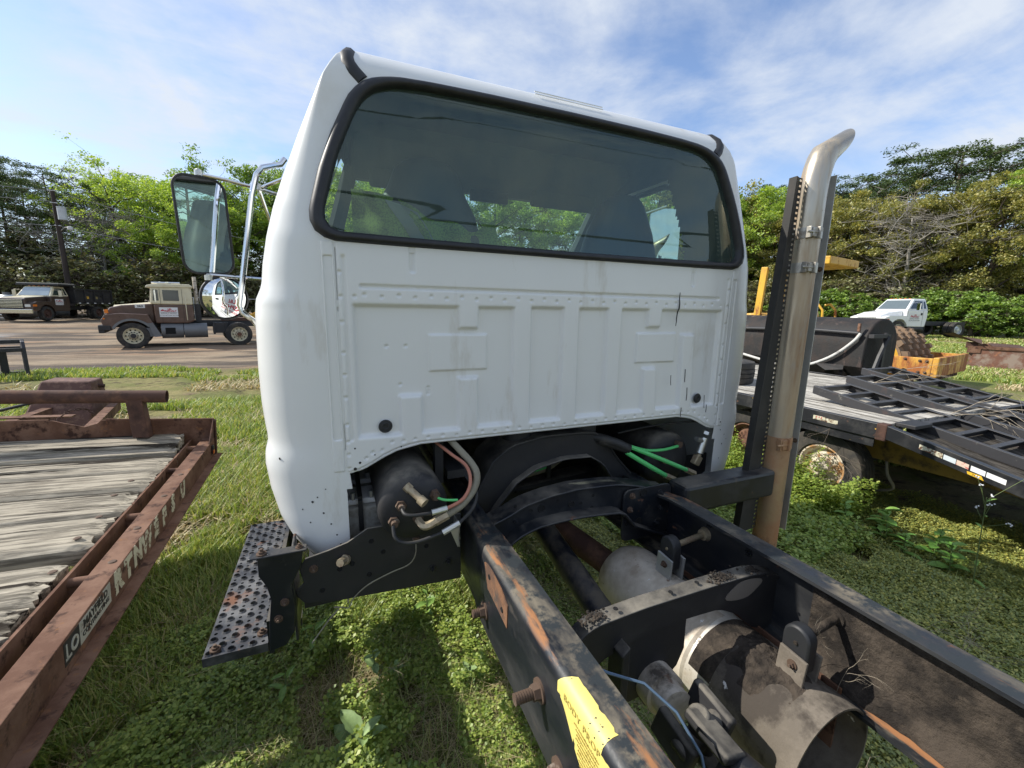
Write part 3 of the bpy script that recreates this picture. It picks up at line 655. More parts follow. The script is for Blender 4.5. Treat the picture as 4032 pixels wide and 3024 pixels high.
# hood, front wheels and bumper, hidden ahead of the cab but throwing its shadow
mb = MB(); mb.ext([(2.90, .00), (4.15, .00), (4.25, .10), (4.22, .52), (3.9, .66), (2.95, .92)], 0, -.78, .78); TR.part('hood', mb, M_white, bev=.06)
for s in (-1, 1):
    mb = MB(); mb.ext([(2.95, .0), (3.05, .35), (3.3, .48), (3.8, .48), (4.1, .30), (4.2, .0)], 0, s*.78, s*1.12); TR.part('fender', mb, M_white, bev=.05)
    t, m = wheel_mbs(.48, .26, .29)
    for nm, b, ma in (('tyre', t, M_tire), ('rim', m, M_grey)):
        b.v = [(s*x+s*.95, y+3.55, z-.47) for x, y, z in b.v]
        if s < 0: b.f = [f[::-1] for f in b.f]
        TR.part(nm, b, ma)
mb = MB(); mb.b2((-1.1, 4.28, -.45), (1.1, 4.38, -.12)); TR.part('front_bumper', mb, M_chrome, bev=.03)
# ---- left door sign, seen in the round mirror
DX = lambda z: -lerp(XS, z)-.0015
Md = lambda y, z: frame((DX(z), y, z), (0, -1, 0), (.02, 0, 1))
text('door_lettering', 'L&L', .09, M_redink, TR.o, Md(2.35, .66), TR.b, bold=.002)
text('door_lettering', 'ASPHALT', .10, M_redink, TR.o, Md(2.32, .56), TR.b, bold=.003)
text('door_lettering', 'CONSTRUCTION', .055, M_redink, TR.o, Md(2.32, .475), TR.b, bold=.001)
text('door_lettering', 'ASPHALT PAVING', .05, M_ink, TR.o, Md(2.32, .375), TR.b)
text('door_lettering', 'EXCAVATION WORK', .05, M_ink, TR.o, Md(2.32, .305), TR.b)
mb = MB(); mb.box((-1.037, 1.92, .66), (.03, .14, .05)); TR.part('door_handle', mb, M_rubber, bev=.008)

# ---- mirrors on chromed arms
MY = 2.45
def ring_part(name, mbo, m, lab=None): return TR.part(name, mbo, m, label=lab)
ce = Vector((-1.342, MY, 1.058)); mirror_n = Vector((.53, -.85, -.05)).normalized()     # west coast mirror looks back past the cab
ex = Vector((0, 0, 1)).cross(mirror_n).normalized(); ex = -ex if ex.x < 0 else ex; ez = ex.cross(mirror_n); ez = -ez if ez.z < 0 else ez
tl = .045; ex, ez = (ex*math.cos(tl)+ez*math.sin(tl)), (ez*math.cos(tl)-ex*math.sin(tl))
def onm(c, u, v, d=0): return c + ex*u + ez*v + mirror_n*d
RRm = rrect(.205, .425, .055, 6)
mb = MB(); mb.prism(RRm, lambda u, v: onm(ce, u, v, 0), lambda u, v: onm(ce, u*.90, v*.95, -.05), True); hs = TR.part('side_mirror', mb, M_chrome)
mb = MB(); mb.tube([onm(ce, u, v, .002) for u, v in RRm+RRm[:1]], .0062, 8, False); TR.part('mirror_rim', mb, M_rubber, hs)
mb = MB(); mb.add([onm(ce, u*.97, v*.985, .0025) for u, v in RRm], [tuple(range(len(RRm)))]); TR.part('mirror_glass', mb, M_mirror, hs)
cv = Vector((-1.295, MY+.02, .732)); rv = .106
mb = MB(); mb.lathe([(0, -.035), (.06, -.028), (rv, -.004), (rv, .006), (rv-.008, .010)], cv, mirror_n, 40); sp = TR.part('spot_mirror', mb, M_rubber)
mb = MB(); mb.lathe([(rv*k/12*.93, .004+.024*(1-(k/12)**2)) for k in range(13)][::-1], cv, mirror_n, 40); TR.part('convex_glass', mb, M_mirror, sp)
def arm(P, r, name='mirror_arm', m=M_chrome):
    b = MB(); b.tube(P, r, 10); return TR.part(name, b, m)
arm([(-.985, 2.40, 1.385), (-1.0, 2.38, 1.355), (-1.075, 2.36, 1.325), (-1.10, 2.35, 1.29), (-1.125, 2.35, 1.20), (-1.185, 2.35, .86), (-1.215, 2.35, .70), (-1.205, 2.35, .665), (-1.165, 2.35, .63), (-1.145, 2.36, .59), (-1.15, 2.40, .50)], .0125)
arm([(-1.342, MY, 1.285), (-1.24, 2.46, 1.275), (-1.11, 2.47, 1.255), (-1.0, 2.42, 1.30), (-.98, 2.41, 1.345)], .0085)
arm([(-1.11, 2.47, 1.255), (-1.06, 2.50, 1.05), (-1.035, 2.52, .95)], .0075)
arm([(-1.342, MY, .838), (-1.22, 2.46, .832), (-1.11, 2.47, .828), (-1.03, 2.48, .83)], .0085)
arm([(-1.11, 2.47, 1.255), (-1.0, 2.50, 1.235), (-.95, 2.5, 1.22)], .008)
for p in ((-1.342, MY-.005, 1.297), (-1.345, MY-.01, .833), (-1.11, 2.47, 1.268), (-1.035, 2.48, .845)):
    b = MB(); b.sphere(p, .013, 10, 6, (1, 1, .9)); b.cyl((p[0], p[1], p[2]-.02), (p[0], p[1], p[2]+.004), .017, 12); TR.part('mirror_clamp', b, M_zinc)
# right mirror, seen through the cab
mb = MB(); cr = Vector((1.27, 2.33, 1.17)); nr_ = Vector((-.42, -.90, .02)).normalized(); e1 = Vector((0, 0, 1)).cross(nr_).normalized(); e2 = nr_.cross(e1)
onr = lambda u, v, d=0: cr+e1*u+e2*v+nr_*d
mb.prism(RRm, lambda u, v: onr(u, v, 0), lambda u, v: onr(u*.9, v*.95, -.05), True); hr = TR.part('side_mirror', mb, M_chrome)
mb = MB(); mb.add([onr(u*.97, v*.985, .0025) for u, v in RRm], [tuple(range(len(RRm)))]); TR.part('mirror_glass', mb, M_mirror, hr)
arm([(.98, 2.40, 1.36), (1.10, 2.36, 1.30), (1.2, 2.36, .70), (1.15, 2.4, .5)], .0125); arm([(1.27, 2.33, 1.395), (1.10, 2.40, 1.33), (.98, 2.40, 1.34)], .008)
# ------------------------------------------------------------------ frame rails
def rail(s):
    h, w, t, r = .278, .086, .0095, .024
    o = []
    for k in range(6): a = rad(90*k/5); o.append((r-r*math.sin(a), -r+r*math.cos(a)))     # top outer corner
    for k in range(6): a = rad(90*k/5); o.append((r-r*math.cos(a), -h+r-r*math.sin(a)))   # bottom outer corner
    prof = [(w, 0)] + o + [(w, -h), (w, -h+t), (t+.012, -h+t), (t, -h+t+.012), (t, -t-.012), (t+.012, -t), (w, -t)]
    mb = MB(); ys = [(-1.7, 0), (1.10, 0), (1.15, .002), (1.20, .010), (1.26, .011), (2.9, .011)]; n = len(prof)
    for y, ins in ys:
        for u, v in prof:
            mb.v.append((s*(-.432+ins*(1-u/w)+u if u < .04 else -.432+u)*(1), y, v-ins*.8 if v > -.1 else v+ins*.5))
    if s < 0: pass
    for j in range(len(ys)-1):
        for i in range(n):
            q = (j*n+i, j*n+(i+1) % n, (j+1)*n+(i+1) % n, (j+1)*n+i); mb.f.append(q if s > 0 else q[::-1]); mb.sm.append(True)
    mb.f.append(tuple(range(n))); mb.sm.append(False); mb.f.append(tuple(range((len(ys)-1)*n, len(ys)*n))[::-1]); mb.sm.append(False)
    return TR.part('frame_rail', mb, M_rail, angle=50)
rail(1); rail(-1)
# caked grime on the inside of the right rail, heaped on its lower flange
mb = MB()
def gr(y, z):
    n = mnoise.noise((y*9, z*9, 1.2))*.006+mnoise.noise((y*40, z*40, 4.2))*.0035+mnoise.noise((y*90, z*90, 2))*.002
    heap = .05*sm((-.19-z)/.08)*(.6+.6*mnoise.noise((y*7, 0, 3)))
    return (.4185-max(0, .008+n)-max(0, heap), y, z)
mb.grid(gr, [-1.5+.0135*k for k in range(int(2.17/.0135))], [-.266+.0105*k for k in range(24)])
TR.part('caked_grime', mb, M_mud, angle=80)
# rust patch, yellow sticker, studs on the outside of the left rail
mb = MB(); P = [(1.065, -.030), (1.035, -.097), (.96, -.104), (.886, -.112), (.884, -.045), (.93, -.027), (1.0, -.020), (1.04, -.022)]
mb.ext(P, 0, -.4345, -.431); TR.part('rust_plate', mb, mat('scraped_rust', (.185, .09, .045), .9, layers=[((.10, .055, .036), 14, .45, .6, .9), ((.06, .055, .05), 9, .56, .66, .7)], bump=(60, .4, .004)))
for y, z in ((1.02, -.05), (.92, -.082)): piece(TR, 'hole', HOLE(), (-.4348, y, z), (-1, 0, 0), scale=.6)
st_edge = [(.625, .05), (.62, .3), (.612, .62), (.60, .85), (.585, 1.0), (.56, 1.02), (.525, 1.08), (.48, 1.05), (.45, 1.02), (.40, 1.0), (.34, 1.0), (.27, 1.0)]
mb = MB()
def stick(y, v):          # v 0 on the web, 1 over the rounded top corner
    lo = -.118+.10*sm((y-.52)/.10)*0.75; z_or = (0.068+lo)  # noqa
    Lw = .024*math.pi/2; Lz = max(.004, -.024-lo); top = min(.012, .006+.10*max(0, .60-y)*.35) if y < .60 else -.030*(y-.60)/.02
    tot = Lz+Lw+top; s_ = v*max(tot, .004)
    if s_ < Lz: return (-.4328, y, lo+s_)
    s_ -= Lz
    if s_ < Lw: a = s_/.024; return (-.4328+.0248-.0248*math.cos(a)+.0, y, -.024+.0248*math.sin(a))
    return (-.408+(s_-Lw), y, .0008)
ys_ = [.622-.0065*k for k in range(57)]
def jag(y, v): return mnoise.noise((y*70, 0, 0))
mb.grid(lambda y, v: stick(y, min(1, v*(1+.05*jag(y, v)))), ys_, [k/12 for k in range(13)], True, lambda y, v: (v > .70 and y < .475+.03*jag(y, 0)) or (v < .1 and jag(y*1.3, 0) > .3))
stk = TR.part('sticker', mb, M_yellow_tag)
text('sticker_lettering', 'BODY PROP', .020, M_fadeink, stk, frame((-.4336, .535, -.030), (0, -1, 0), (0, 0, 1)), TR.b, space=1.15)
for k in range(9): text('sticker_lettering', ('prior to installing body builder', 'see instruction sheet before', 'drilling or welding on frame')[k % 3], .0065, M_fadeink, stk, frame((-.4336, .515-.0025*k, -.047-.0085*k), (0, -1, 0), (0, 0, 1)), TR.b)
for y, z, L in ((.695, -.115, .06), (.60, -.215, .045), (.47, -.20, .06), (1.06, -.19, .04)):
    mb = MB(); mb.cyl((-.43, y, z), (-.437, y, z), .026, 16); mb.cyl((-.43, y, z), (-.452, y, z), .020, 6, .017); mb.cyl((-.45, y, z), (-.432-L, y, z), .011, 12)
    for k in range(7): mb.cyl((-.455-k*.006, y, z), (-.458-k*.006, y, z), .0122, 12) if .455+k*.006 < .432+L else None
    TR.part('stud', mb, M_bolt if L < .05 else M_frame if z < -.21 else M_bolt)
for y, z in ((1.02, -.055), (.86, -.075), (.77, -.045), (1.10, -.16)): piece(TR, 'bolt', BOLTB(), (.4215, y, z), (-1, 0, 0), scale=1.2)
GROM = shared('grommet', lambda b: b.lathe([(0, .001), (.008, .001), (.010, .005), (.016, .005), (.020, 0)], (0, 0, 0), (0, 0, 1), 20), M_bolt)
for y, z in ((.905, -.035), (.80, -.04)): piece(TR, 'grommet', GROM, (.4222, y, z), (-1, 0, 0))

# ------------------------------------------------------------------ cross members
def strip(mb, P, y0, y1, th=.008):     # plate following a curve P in x,z, between y0 and y1
    n = len(P); up = []
    for i in range(n):
        a = Vector(P[max(i-1, 0)]); b = Vector(P[min(i+1, n-1)]); t = (b-a).normalized(); up.append((P[i][0]+t.y*th, P[i][1]-t.x*th))
    ring = list(P)+up[::-1]; m = len(ring); o = len(mb.v)
    mb.v += [(x, y0, z) for x, z in ring]+[(x, y1, z) for x, z in ring]
    for i in range(m): j = (i+1) % m; mb.f.append((o+i, o+j, o+m+j, o+m+i)); mb.sm.append(True)
    for i in range(n-1):
        q = (i, i+1, m-2-i, m-1-i); mb.f.append(tuple(o+k for k in q[::-1])); mb.f.append(tuple(o+m+k for k in q)); mb.sm += [False, False]
def band(mb, top, bot, y0, y1):        # web plate between two curves of equal length
    n = len(top); o = len(mb.v)
    for y in (y0, y1): mb.v += [(x, y, z) for x, z in top]+[(x, y, z) for x, z in bot]
    for i in range(n-1):
        for k, r in ((0, 1), (2*n, 0)):
            q = (o+k+i, o+k+i+1, o+k+n+i+1, o+k+n+i); mb.f.append(q[::-1] if r else q); mb.sm.append(True)
def rs(P, n=24): return resample(P, n)
# bolted channel just behind the cab
tp = rs([(-.350, -.012), (-.29, .008), (-.23, .036), (-.13, .056), (-.02, .065), (.10, .061), (.165, .056), (.25, .038), (.33, .018), (.42, -.004)])
bt = rs([(-.350, -.105), (-.304, -.066), (-.25, -.036), (-.19, -.022), (-.10, -.016), (-.017, -.017), (.08, -.024), (.16, -.033), (.22, -.10), (.42, -.19)])
c1 = MB(); band(c1, tp, bt, 1.232, 1.239); strip(c1, tp, 1.226, 1.31); strip(c1, bt, 1.175, 1.239)
cm = TR.part('cross_member', c1, M_frame, bev=.003)
mb = MB(); mb.prism(rrect(.235, .215, .03, 4, .302, -.078), lambda u, v: (u, 1.226, v-.05*(u-.302)*0), lambda u, v: (u, 1.217, v)); gp = TR.part('gusset_plate', mb, M_frame, cm, bev=.003)
def K1(cx_, cy_): return (.19+(cx_-1365)*.00073, 1.2165, .03-(cy_-770)*.00069)
for cx_, cy_ in ((1410, 808), (1600, 820), (1400, 890), (1612, 915), (1592, 1005)): piece(TR, 'bolt', BOLT() if cx_ < 1500 else BOLTB(), K1(cx_, cy_), (0, -1, 0), gp, 1.25)
for cx_, cy_, s in ((1482, 800, 1.3), (1466, 970, 1.1), (1387, 975, .6)): piece(TR, 'hole', HOLE(), K1(cx_, cy_), (0, -1, 0), gp, s)
def K1b(cx_, cy_): return (-.021+(cx_-1032)*.00060, 1.2318, .066-(cy_-763)*.00068+(1032-cx_)*.00014)
for cx_, cy_, s in ((795, 890, 1.15), (1000, 856, 1.05), (726, 906, .5), (1066, 846, .45), (1150, 866, .5), (1155, 796, .45), (905, 842, .4), (625, 890, .4)): piece(TR, 'hole', HOLE(), K1b(cx_, cy_), (0, -1, 0), cm, s)
piece(TR, 'bolt', BOLTB(), K1b(632, 968), (0, -1, 0), cm, 1.0)
# tall arch that carries the back of the cab
ao = rs([(-.43, -.16), (-.37, -.06), (-.325, .05), (-.275, .135), (-.20, .188), (-.06, .212), (.09, .211), (.18, .205), (.245, .165), (.30, .085), (.40, -.02), (.455, -.10)], 34)
ai = rs([(-.37, -.22), (-.33, -.14), (-.265, -.04), (-.19, .045), (-.10, .095), (.03, .118), (.15, .112), (.215, .07), (.265, .0), (.33, -.09), (.40, -.17)], 34)
mb = MB(); band(mb, ao, ai, 1.43, 1.438); strip(mb, ao, 1.425, 1.62, .010); strip(mb, ai, 1.395, 1.437, .007)
arch = TR.part('cab_mount_arch', mb, M_dust_black, bev=.004)
mb = MB()
for x in (-.14, .17): mb = MB(); mb.lathe([(0, .19), (.065, .19), (.065, .235), (.045, .24), (.045, .255), (0, .255)], (x, 1.52, 0), (0, 0, 1), 24); TR.part('cab_mount_pad', mb, M_rubber)
piece(TR, 'hole', HOLE(), (.02, 1.49, .2215), (0, 0, 1), arch, .8)
# tube with holes and a hose clamped on it further ahead
mb = MB(); q = [(-.42, -.30), (-.42, -.155), (.42, -.105), (.42, -.27)]
mb.ext(q, 1, 1.72, 1.84); cr2 = TR.part('front_cross_tube', mb, M_dust_black, bev=.02)
for x, z, s in ((-.11, -.185, .5), (.0, -.20, .9), (.09, -.19, .5), (.17, -.20, 1.3), (.23, -.165, .4), (.31, -.16, .5), (-.05, -.155, .35)): piece(TR, 'hole', HOLE(), (x, 1.719, z), (0, -1, 0), cr2, s*1.4)
mb = MB(); mb.tube([(-.30, 1.72, -.10), (-.05, 1.71, -.075), (.12, 1.72, -.055), (.26, 1.75, .0), (.36, 1.78, .05)], .017, 10); TR.part('hose', mb, M_hose_tan)
mb = MB(); mb.tube([(-.06, 1.70, -.058), (.06, 1.70, -.045), (.10, 1.705, -.04)], .011, 8); TR.part('hose', mb, M_hose_green)
for x, z in ((-.08, -.078), (.11, -.055)): mb = MB(); mb.box((x, 1.715, z), (.022, .06, .085)); TR.part('hose_clamp', mb, M_rubber, bev=.006)
mb = MB(); mb.tube([(.14, 1.76, -.02), (.25, 1.78, .06), (.40, 1.82, .12)], .030, 12); mb.tube([(-.2, 1.8, .0), (0, 1.85, .02), (.2, 1.9, .08)], .012, 8); mb.tube([(-.2, 1.82, .04), (0, 1.85, .05), (.3, 1.9, .10)], .008, 8); TR.part('wiring_loom', mb, M_hose_black)
mb = MB(); mb.b2((-.26, 1.95, -.45), (.26, 2.7, .08)); mb.cyl((0, 1.9, -.2), (0, 2.0, -.2), .16, 20); TR.part('gearbox', mb, M_black, bev=.05)
mb = MB(); mb.b2((-.78, 1.5, .255), (.78, 2.9, .282)); TR.part('underside', mb, M_black)
# near arched member in front of the camera
tp = rs([(-.345, -.150), (-.315, -.105), (-.285, -.075), (-.25, -.058), (-.1, -.050), (.15, -.050), (.30, -.054), (.37, -.066), (.425, -.09)], 34)
bt = rs([(-.345, -.34), (-.325, -.27), (-.285, -.215), (-.22, -.168), (-.10, -.138), (.06, -.132), (.18, -.138), (.26, -.178), (.32, -.235), (.425, -.29)], 34)
mb = MB(); band(mb, tp, bt, .757, .763); strip(mb, tp, .752, .800, .007); cm2 = TR.part('cross_member', mb, M_dust_black, bev=.002)
mb = MB(); mb.prism([(.335+.07*math.cos(a)*(1+.25*math.sin(2*a)), -.098+.030*math.sin(a)) for a in [2*math.pi*k/20 for k in range(20)]], lambda u, v: (u-.06, .7566, v+.0), lambda u, v: (u-.06, .7555, v+.0)); TR.part('bare_patch', mb, mat('dusty_patch', (.17, .145, .12), .9), cm2)
for x, y in ((.0, .770), (.10, .775), (-.18, .772)): piece(TR, 'hole', HOLE(), (x, y, -.0425), (0, 0, 1), cm2, .5)
# dried lumps of mud on the flange
mb = MB()
for k in range(420):
    c = rnd.choice([(.335, .775), (.36, .775), (.19, .775), (-.25, .775)]); x = c[0]+rnd.gauss(0, .022); y = c[1]+rnd.gauss(0, .010); r = rnd.uniform(.0012, .005)
    mb.sphere((x, y, lerp([(-.3, -.07), (-.27, -.049), (.3, -.048), (.42, -.09)], x)+r*.2), r, 6, 4, (1, 1, .6))
TR.part('mud_lump', mb, M_mud, kind='stuff')
mb = MB(); mb.ext([(-.165, -.10), (.063, -.085), (.067, -.235), (.045, -.285), (-.02, -.335), (-.12, -.345), (-.17, -.30)], 1, .764, .777); mb.ext([(-.165, -.12), (-.165, -.33), (-.19, -.30), (-.19, -.14)], 1, .72, .777); TR.part('bearing_hanger', mb, M_dust_black, bev=.004)
# drive shaft with its universal joint
mb = MB(); mb.cyl((-.03, 1.62, -.18), (-.03, .76, -.345), .046, 28); ds = TR.part('drive_shaft', mb, mat('shaft_paint', (.016, .018, .026), .35, layers=[((.10, .085, .065), 9, .46, .6, .8), (RUST, 6, .60, .64, .9), ((.16, .13, .10), 5, .62, .68, .9)], bump=(40, .2, .003)))
mb = MB(); mb.cyl((-.04, .763, -.30), (-.045, .71, -.295), .058, 24); mb.cyl((-.045, .71, -.295), (-.05, .665, -.29), .046, 20); TR.part('bearing_collar', mb, M_muff)
mb = MB()
for a in (0, math.pi): mb.box((-.05+.055*math.cos(a), .615, -.285+.02*math.cos(a)), (.028, .12, .072), Euler((.1, .3, .0)).to_matrix())
mb.cyl((-.12, .59, -.31), (.02, .59, -.26), .026, 14); mb.cyl((-.065, .59, -.215), (-.035, .59, -.355), .026, 14)
for sgn in (-1, 1): mb.box((-.05-.015*sgn, .545, -.285+.056*sgn), (.07, .12, .026), Euler((.05, .35, 0)).to_matrix())
TR.part('universal_joint', mb, M_dust_black, bev=.008)
mb = MB(); mb.tube([(-.05, .51, -.285), (-.05, .45, -.285), (-.05, .35, -.29), (-.05, -.9, -.36)], [.05, .060, .048, .048], 24); TR.part('drive_shaft', mb, M_frame)
mb = MB(); mb.tube([(-.33, .665, -.06), (-.28, .655, -.09), (-.21, .62, -.11), (-.17, .56, -.14), (-.155, .50, -.19), (-.155, .47, -.26)], .0032, 6); TR.part('wire', mb, mat('grey_blue_wire', (.10, .16, .24), .5))

# ------------------------------------------------------------------ exhaust
mb = MB(); mb.lathe([(.0, 1.275), (.085, 1.272), (.118, 1.255), (.134, 1.22), (.138, 1.19), (.138, .80), (.130, .79)], (.235, 0, -.352), (0, 1, 0), 48); TR.part('muffler', mb, M_muff)
mb = MB(); mb.lathe([(.130, .86), (.142, .855), (.142, .700), (.136, .69)], (.245, 0, -.358), (0, 1, 0), 56); TR.part('exhaust_sleeve', mb, mat('bright_sleeve', (.60, .56, .49), .45, .25, layers=[((.34, .29, .22), 7, .46, .60, .8), ((.07, .056, .045), 7, .555, .585, .95)], bump=(40, .25, .004)), label='bright bare metal sleeve of the exhaust')
mb = MB(); cz = [(.1435, .705), (.1437, .66), (.1435, .60), (.1437, .55), (.1435, .532), (.1455, .530), (.1455, .462), (.140, .462), (.138, .53), (.136, .69)]; mb.lathe(cz, (.245, 0, -.358), (0, 1, 0), 56); TR.part('exhaust_sleeve', mb, M_muff_clean)
mb = MB()
def crust(t, y):
    m = math.exp(-((t-1.70)/.66)**2-((y-.640)/.105)**2)+.45*mnoise.noise((t*3.1, y*22, 1))
    h = max(-.0015, (m-.42)*.022)+max(0, m-.3)*(.010*mnoise.noise((t*9, y*62, 5))+.006*mnoise.noise((t*22, y*150, 8)))
    r = .1437+h; return (.245+r*math.cos(t), y, -.358+r*math.sin(t))
mb.grid(crust, [.45+.022*k for k in range(110)], [.472+.0032*k for k in range(98)])
TR.part('mud_crust', mb, M_mud, angle=80)
mb = MB(); mb.tube([(.20, 1.26, -.33), (.12, 1.40, -.28), (.10, 1.7, -.30), (.12, 2.0, -.35)], .05, 16); TR.part('exhaust_pipe', mb, M_rust_dark)
mb = MB(); mb.b2((.36, .52, -.47), (.366, 1.1, -.25)); TR.part('heat_guard', mb, M_rust)
def hanger(y, dirty):
    g = M_mud if dirty else M_brass
    mb = MB(); mb.cyl((.422, y, -.10), (.405, y, -.10), .026, 18, .020); mb.cyl((.41, y, -.10), (.262, y-.005, -.112), .0105, 14); mb.cyl((.265, y-.005, -.112), (.232, y-.006, -.115), .008, 12, .005); TR.part('hanger_pin', mb, g)
    mb = MB(); mb.prism([(y-.033+.033*(1-math.cos(a))+(0), 0) for a in ()] or [(y-.038+.0, -.14)] + [(y-.004+.034*math.cos(a), -.105+.034*math.sin(a)) for a in [math.pi*(1-k/10) for k in range(11)]] + [(y+.03, -.185), (y-.038, -.185)], lambda u, v: (.272, u, v), lambda u, v: (.236, u, v), True); TR.part('rubber_isolator', mb, M_rubber, bev=.006)
    for x in (.228, .284):
        mb = MB(); mb.ext([(y-.045, -.142), (y+.025, -.136), (y+.030, -.228), (y-.040, -.236)], 0, x-.004, x+.004); pl = TR.part('hanger_plate', mb, M_galv if not dirty else M_muff_clean, bev=.002)
        if x < .25: piece(TR, 'bolt', BOLT(), (x-.004, y-.012, -.168), (-1, 0, 0), pl, 1.2)
hanger(1.035, False); hanger(.580, True)
# vertical stack with its perforated heat shield, carried on a square beam
SX, SY, SR = .996, 1.193, .0500
beam = MB(); beam.b2((.434, 1.150, -.088), (.950, 1.255, .030)); TR.part('stack_beam', beam, M_frame, bev=.014)
mb = MB(); mb.tube([(SX-.02, SY+.02, -.55), (SX-.010, SY+.008, -.47), (SX-.004, SY, -.38), (SX-.002, SY, -.20), (SX, SY, -.05), (SX, SY, .16)], [SR*.9, SR*.97, SR*1.03, SR*1.03, SR*1.02, SR*1.01], 40, False); TR.part('stack_base', mb, M_stack_rust)
mb = MB(); n = 40; rows = []
for x, z, a in [(SX, .15, 0), (SX, .6, 0), (SX, 1.0, 0), (SX, 1.16, 0), (SX+.001, 1.20, 3), (SX+.004, 1.24, 8), (SX+.012, 1.28, 16), (SX+.024, 1.315, 26), (SX+.040, 1.340, 36)]:
    a = rad(a); rows.append([(x+SR*math.cos(t)*math.cos(a), SY+SR*math.sin(t), z-SR*math.cos(t)*math.sin(a)) for t in [2*math.pi*k/n for k in range(n)]])
cut = lambda f, dx: [(1.120-.034*f*math.cos(t)-dx, SY+SR*f*math.sin(t), 1.390-.062*f*math.cos(t)-dx*.5) for t in [2*math.pi*k/n for k in range(n)]]
rows += [cut(1, 0), cut(.95, 0), cut(.93, .05)]
mb.v = [p for r in rows for p in r]
for j in range(len(rows)-1):
    for i in range(n): mb.f.append((j*n+i, j*n+(i+1) % n, (j+1)*n+(i+1) % n, (j+1)*n+i)); mb.sm.append(True)
TR.part('exhaust_stack', mb, M_stack)
M_clampm = mat('dull_clamp_band', (.40, .38, .34), .42, .7, layers=[((.20, .15, .10), 14, .5, .7, .8)])
for z, m_, w in ((1.030, M_clampm, .021), (.895, M_clampm, .020), (.150, M_stack_rust, .026)):
    mb = MB(); mb.lathe([(SR+.0005, -w), (SR+.0035, -w), (SR+.0035, w), (SR+.0005, w)], (SX, SY, z), (0, 0, 1), 40, True); b_ = TR.part('stack_clamp', mb, m_)
    mb = MB(); mb.box((SX-.036, SY-.050, z), (.028, .016, w*1.7)); mb.cyl((SX-.078, SY-.052, z), (SX-.015, SY-.056, z), .0055, 8); mb.box((SX-.017, SY-.056, z), (.008, .02, w*2.1)); mb.box((SX-.055, SY-.044, z), (.008, .02, w*2.1)); TR.part('clamp_block', mb, m_, b_, bev=.002)
def perforated(p, W, H, nu, nv):
    """perforated sheet: p(u,v) -> xyz; every cell has a slot left open"""
    mb = MB(); cw, ch = W/nu, H/nv
    for i in range(nu):
        for j in range(nv):
            u0, v0 = i*cw, j*ch; hx, hz = (.30*cw, .20*ch)
            o = [(u0, v0), (u0+cw, v0), (u0+cw, v0+ch), (u0, v0+ch)]; c = (u0+cw/2, v0+ch/2)
            k = [(c[0]-hx, c[1]-hz), (c[0]+hx, c[1]-hz), (c[0]+hx, c[1]+hz), (c[0]-hx, c[1]+hz)]
            mb.add([p(*a) for a in o+k], [(0, 1, 5, 4), (1, 2, 6, 5), (2, 3, 7, 6), (3, 0, 4, 7)])
    return mb
Hs = 1.50; z0 = -.26
xo = lambda v: .807+.0534*v; xi = lambda v: .905+.010*v/Hs
mb = MB(); mb.add([(xo(0), SY-.004, z0), (xi(0), SY+.006, z0), (xi(Hs), SY+.006, z0+Hs), (xo(Hs), SY-.004, z0+Hs)], [(0, 1, 2, 3)]); mb.add([(xo(0), SY-.004, z0), (xo(Hs), SY-.004, z0+Hs), (xo(Hs)+.003, SY+.03, z0+Hs), (xo(0)+.003, SY+.03, z0)], [(0, 1, 2, 3)]); sh = TR.part('heat_shield', mb, M_darkgalv)
mb = perforated(lambda u, v: (xi(v)+u, SY+.006+.1*u, z0+v), .024, Hs, 1, 74); TR.part('slotted_strip', mb, M_darkgalv, sh)
R0 = z0-.02; RX = 1.076
mb = MB(); mb.b2((RX, 1.157, R0), (RX+.003, 1.184, R0+1.54)); mb.b2((RX, 1.1835, R0), (RX+.018, 1.1865, R0+1.54)); TR.part('shield_flange', mb, M_galv)
mb = perforated(lambda u, v: (RX+.003, 1.187+u, R0+v), .018, 1.54, 1, 84); mb.add([(RX+.003, 1.205, R0), (RX+.003, 1.27, R0), (RX+.003, 1.27, R0+1.54), (RX+.003, 1.205, R0+1.54)], [(0, 1, 2, 3)]); TR.part('heat_shield', mb, M_darkgalv)
for z in (.895, .150): piece(TR, 'bolt', BOLT(), (RX-.001, 1.170, z), (-1, 0, 0)); mb = MB(); mb.b2((SX+.047, 1.19, z-.011), (RX, 1.196, z+.011)); TR.part('shield_strap', mb, M_stack_rust)

# ------------------------------------------------------------------ air tanks and plumbing
def tank(cx_, y, z, r, L):
    mb = MB(); mb.lathe([(0, L), (r*.8, L-.01), (r, L-.05), (r, .045), (r*1.012, .044), (r*1.012, .02), (r*.985, .012), (r*.9, .0), (r*.6, -.012), (0, -.018)], (cx_, y, z), (0, 1, 0), 48)
    return TR.part('air_tank', mb, M_dust_black)
tL = tank(-.606, 1.245, .086, .108, .75); tR = tank(.590, 1.425, .032, .126, .9)
def K(cx_, cy_, d=0): return (-.607+(cx_-1075)*.000556, 1.235-d, .088-(cy_-590)*.000556)
def pipe(name, P, r, m, n=10):
    b = MB(); b.tube(P, r, n); return TR.part(name, b, m)
def smooth(P, k=5):
    P = [Vector(p) for p in P]; out = []
    for i in range(len(P)-1):
        a, b, c, d = P[max(i-1, 0)], P[i], P[i+1], P[min(i+2, len(P)-1)]
        for j in range(k):
            t = j/k; out.append(.5*((2*b)+(-a+c)*t+(2*a-5*b+4*c-d)*t*t+(-a+3*b-3*c+d)*t**3))
    return out+[P[-1]]
for cx_, cy_ in ((1000, 550), (960, 640), (1190, 520), (1090, 640)):
    mb = MB(); p = Vector(K(cx_, cy_)); mb.cyl(p+Vector((0, .02, 0)), p-Vector((0, .012, 0)), .017, 6); mb.cyl(p, p-Vector((0, .028, 0)), .010, 10); TR.part('tank_fitting', mb, M_bolt)
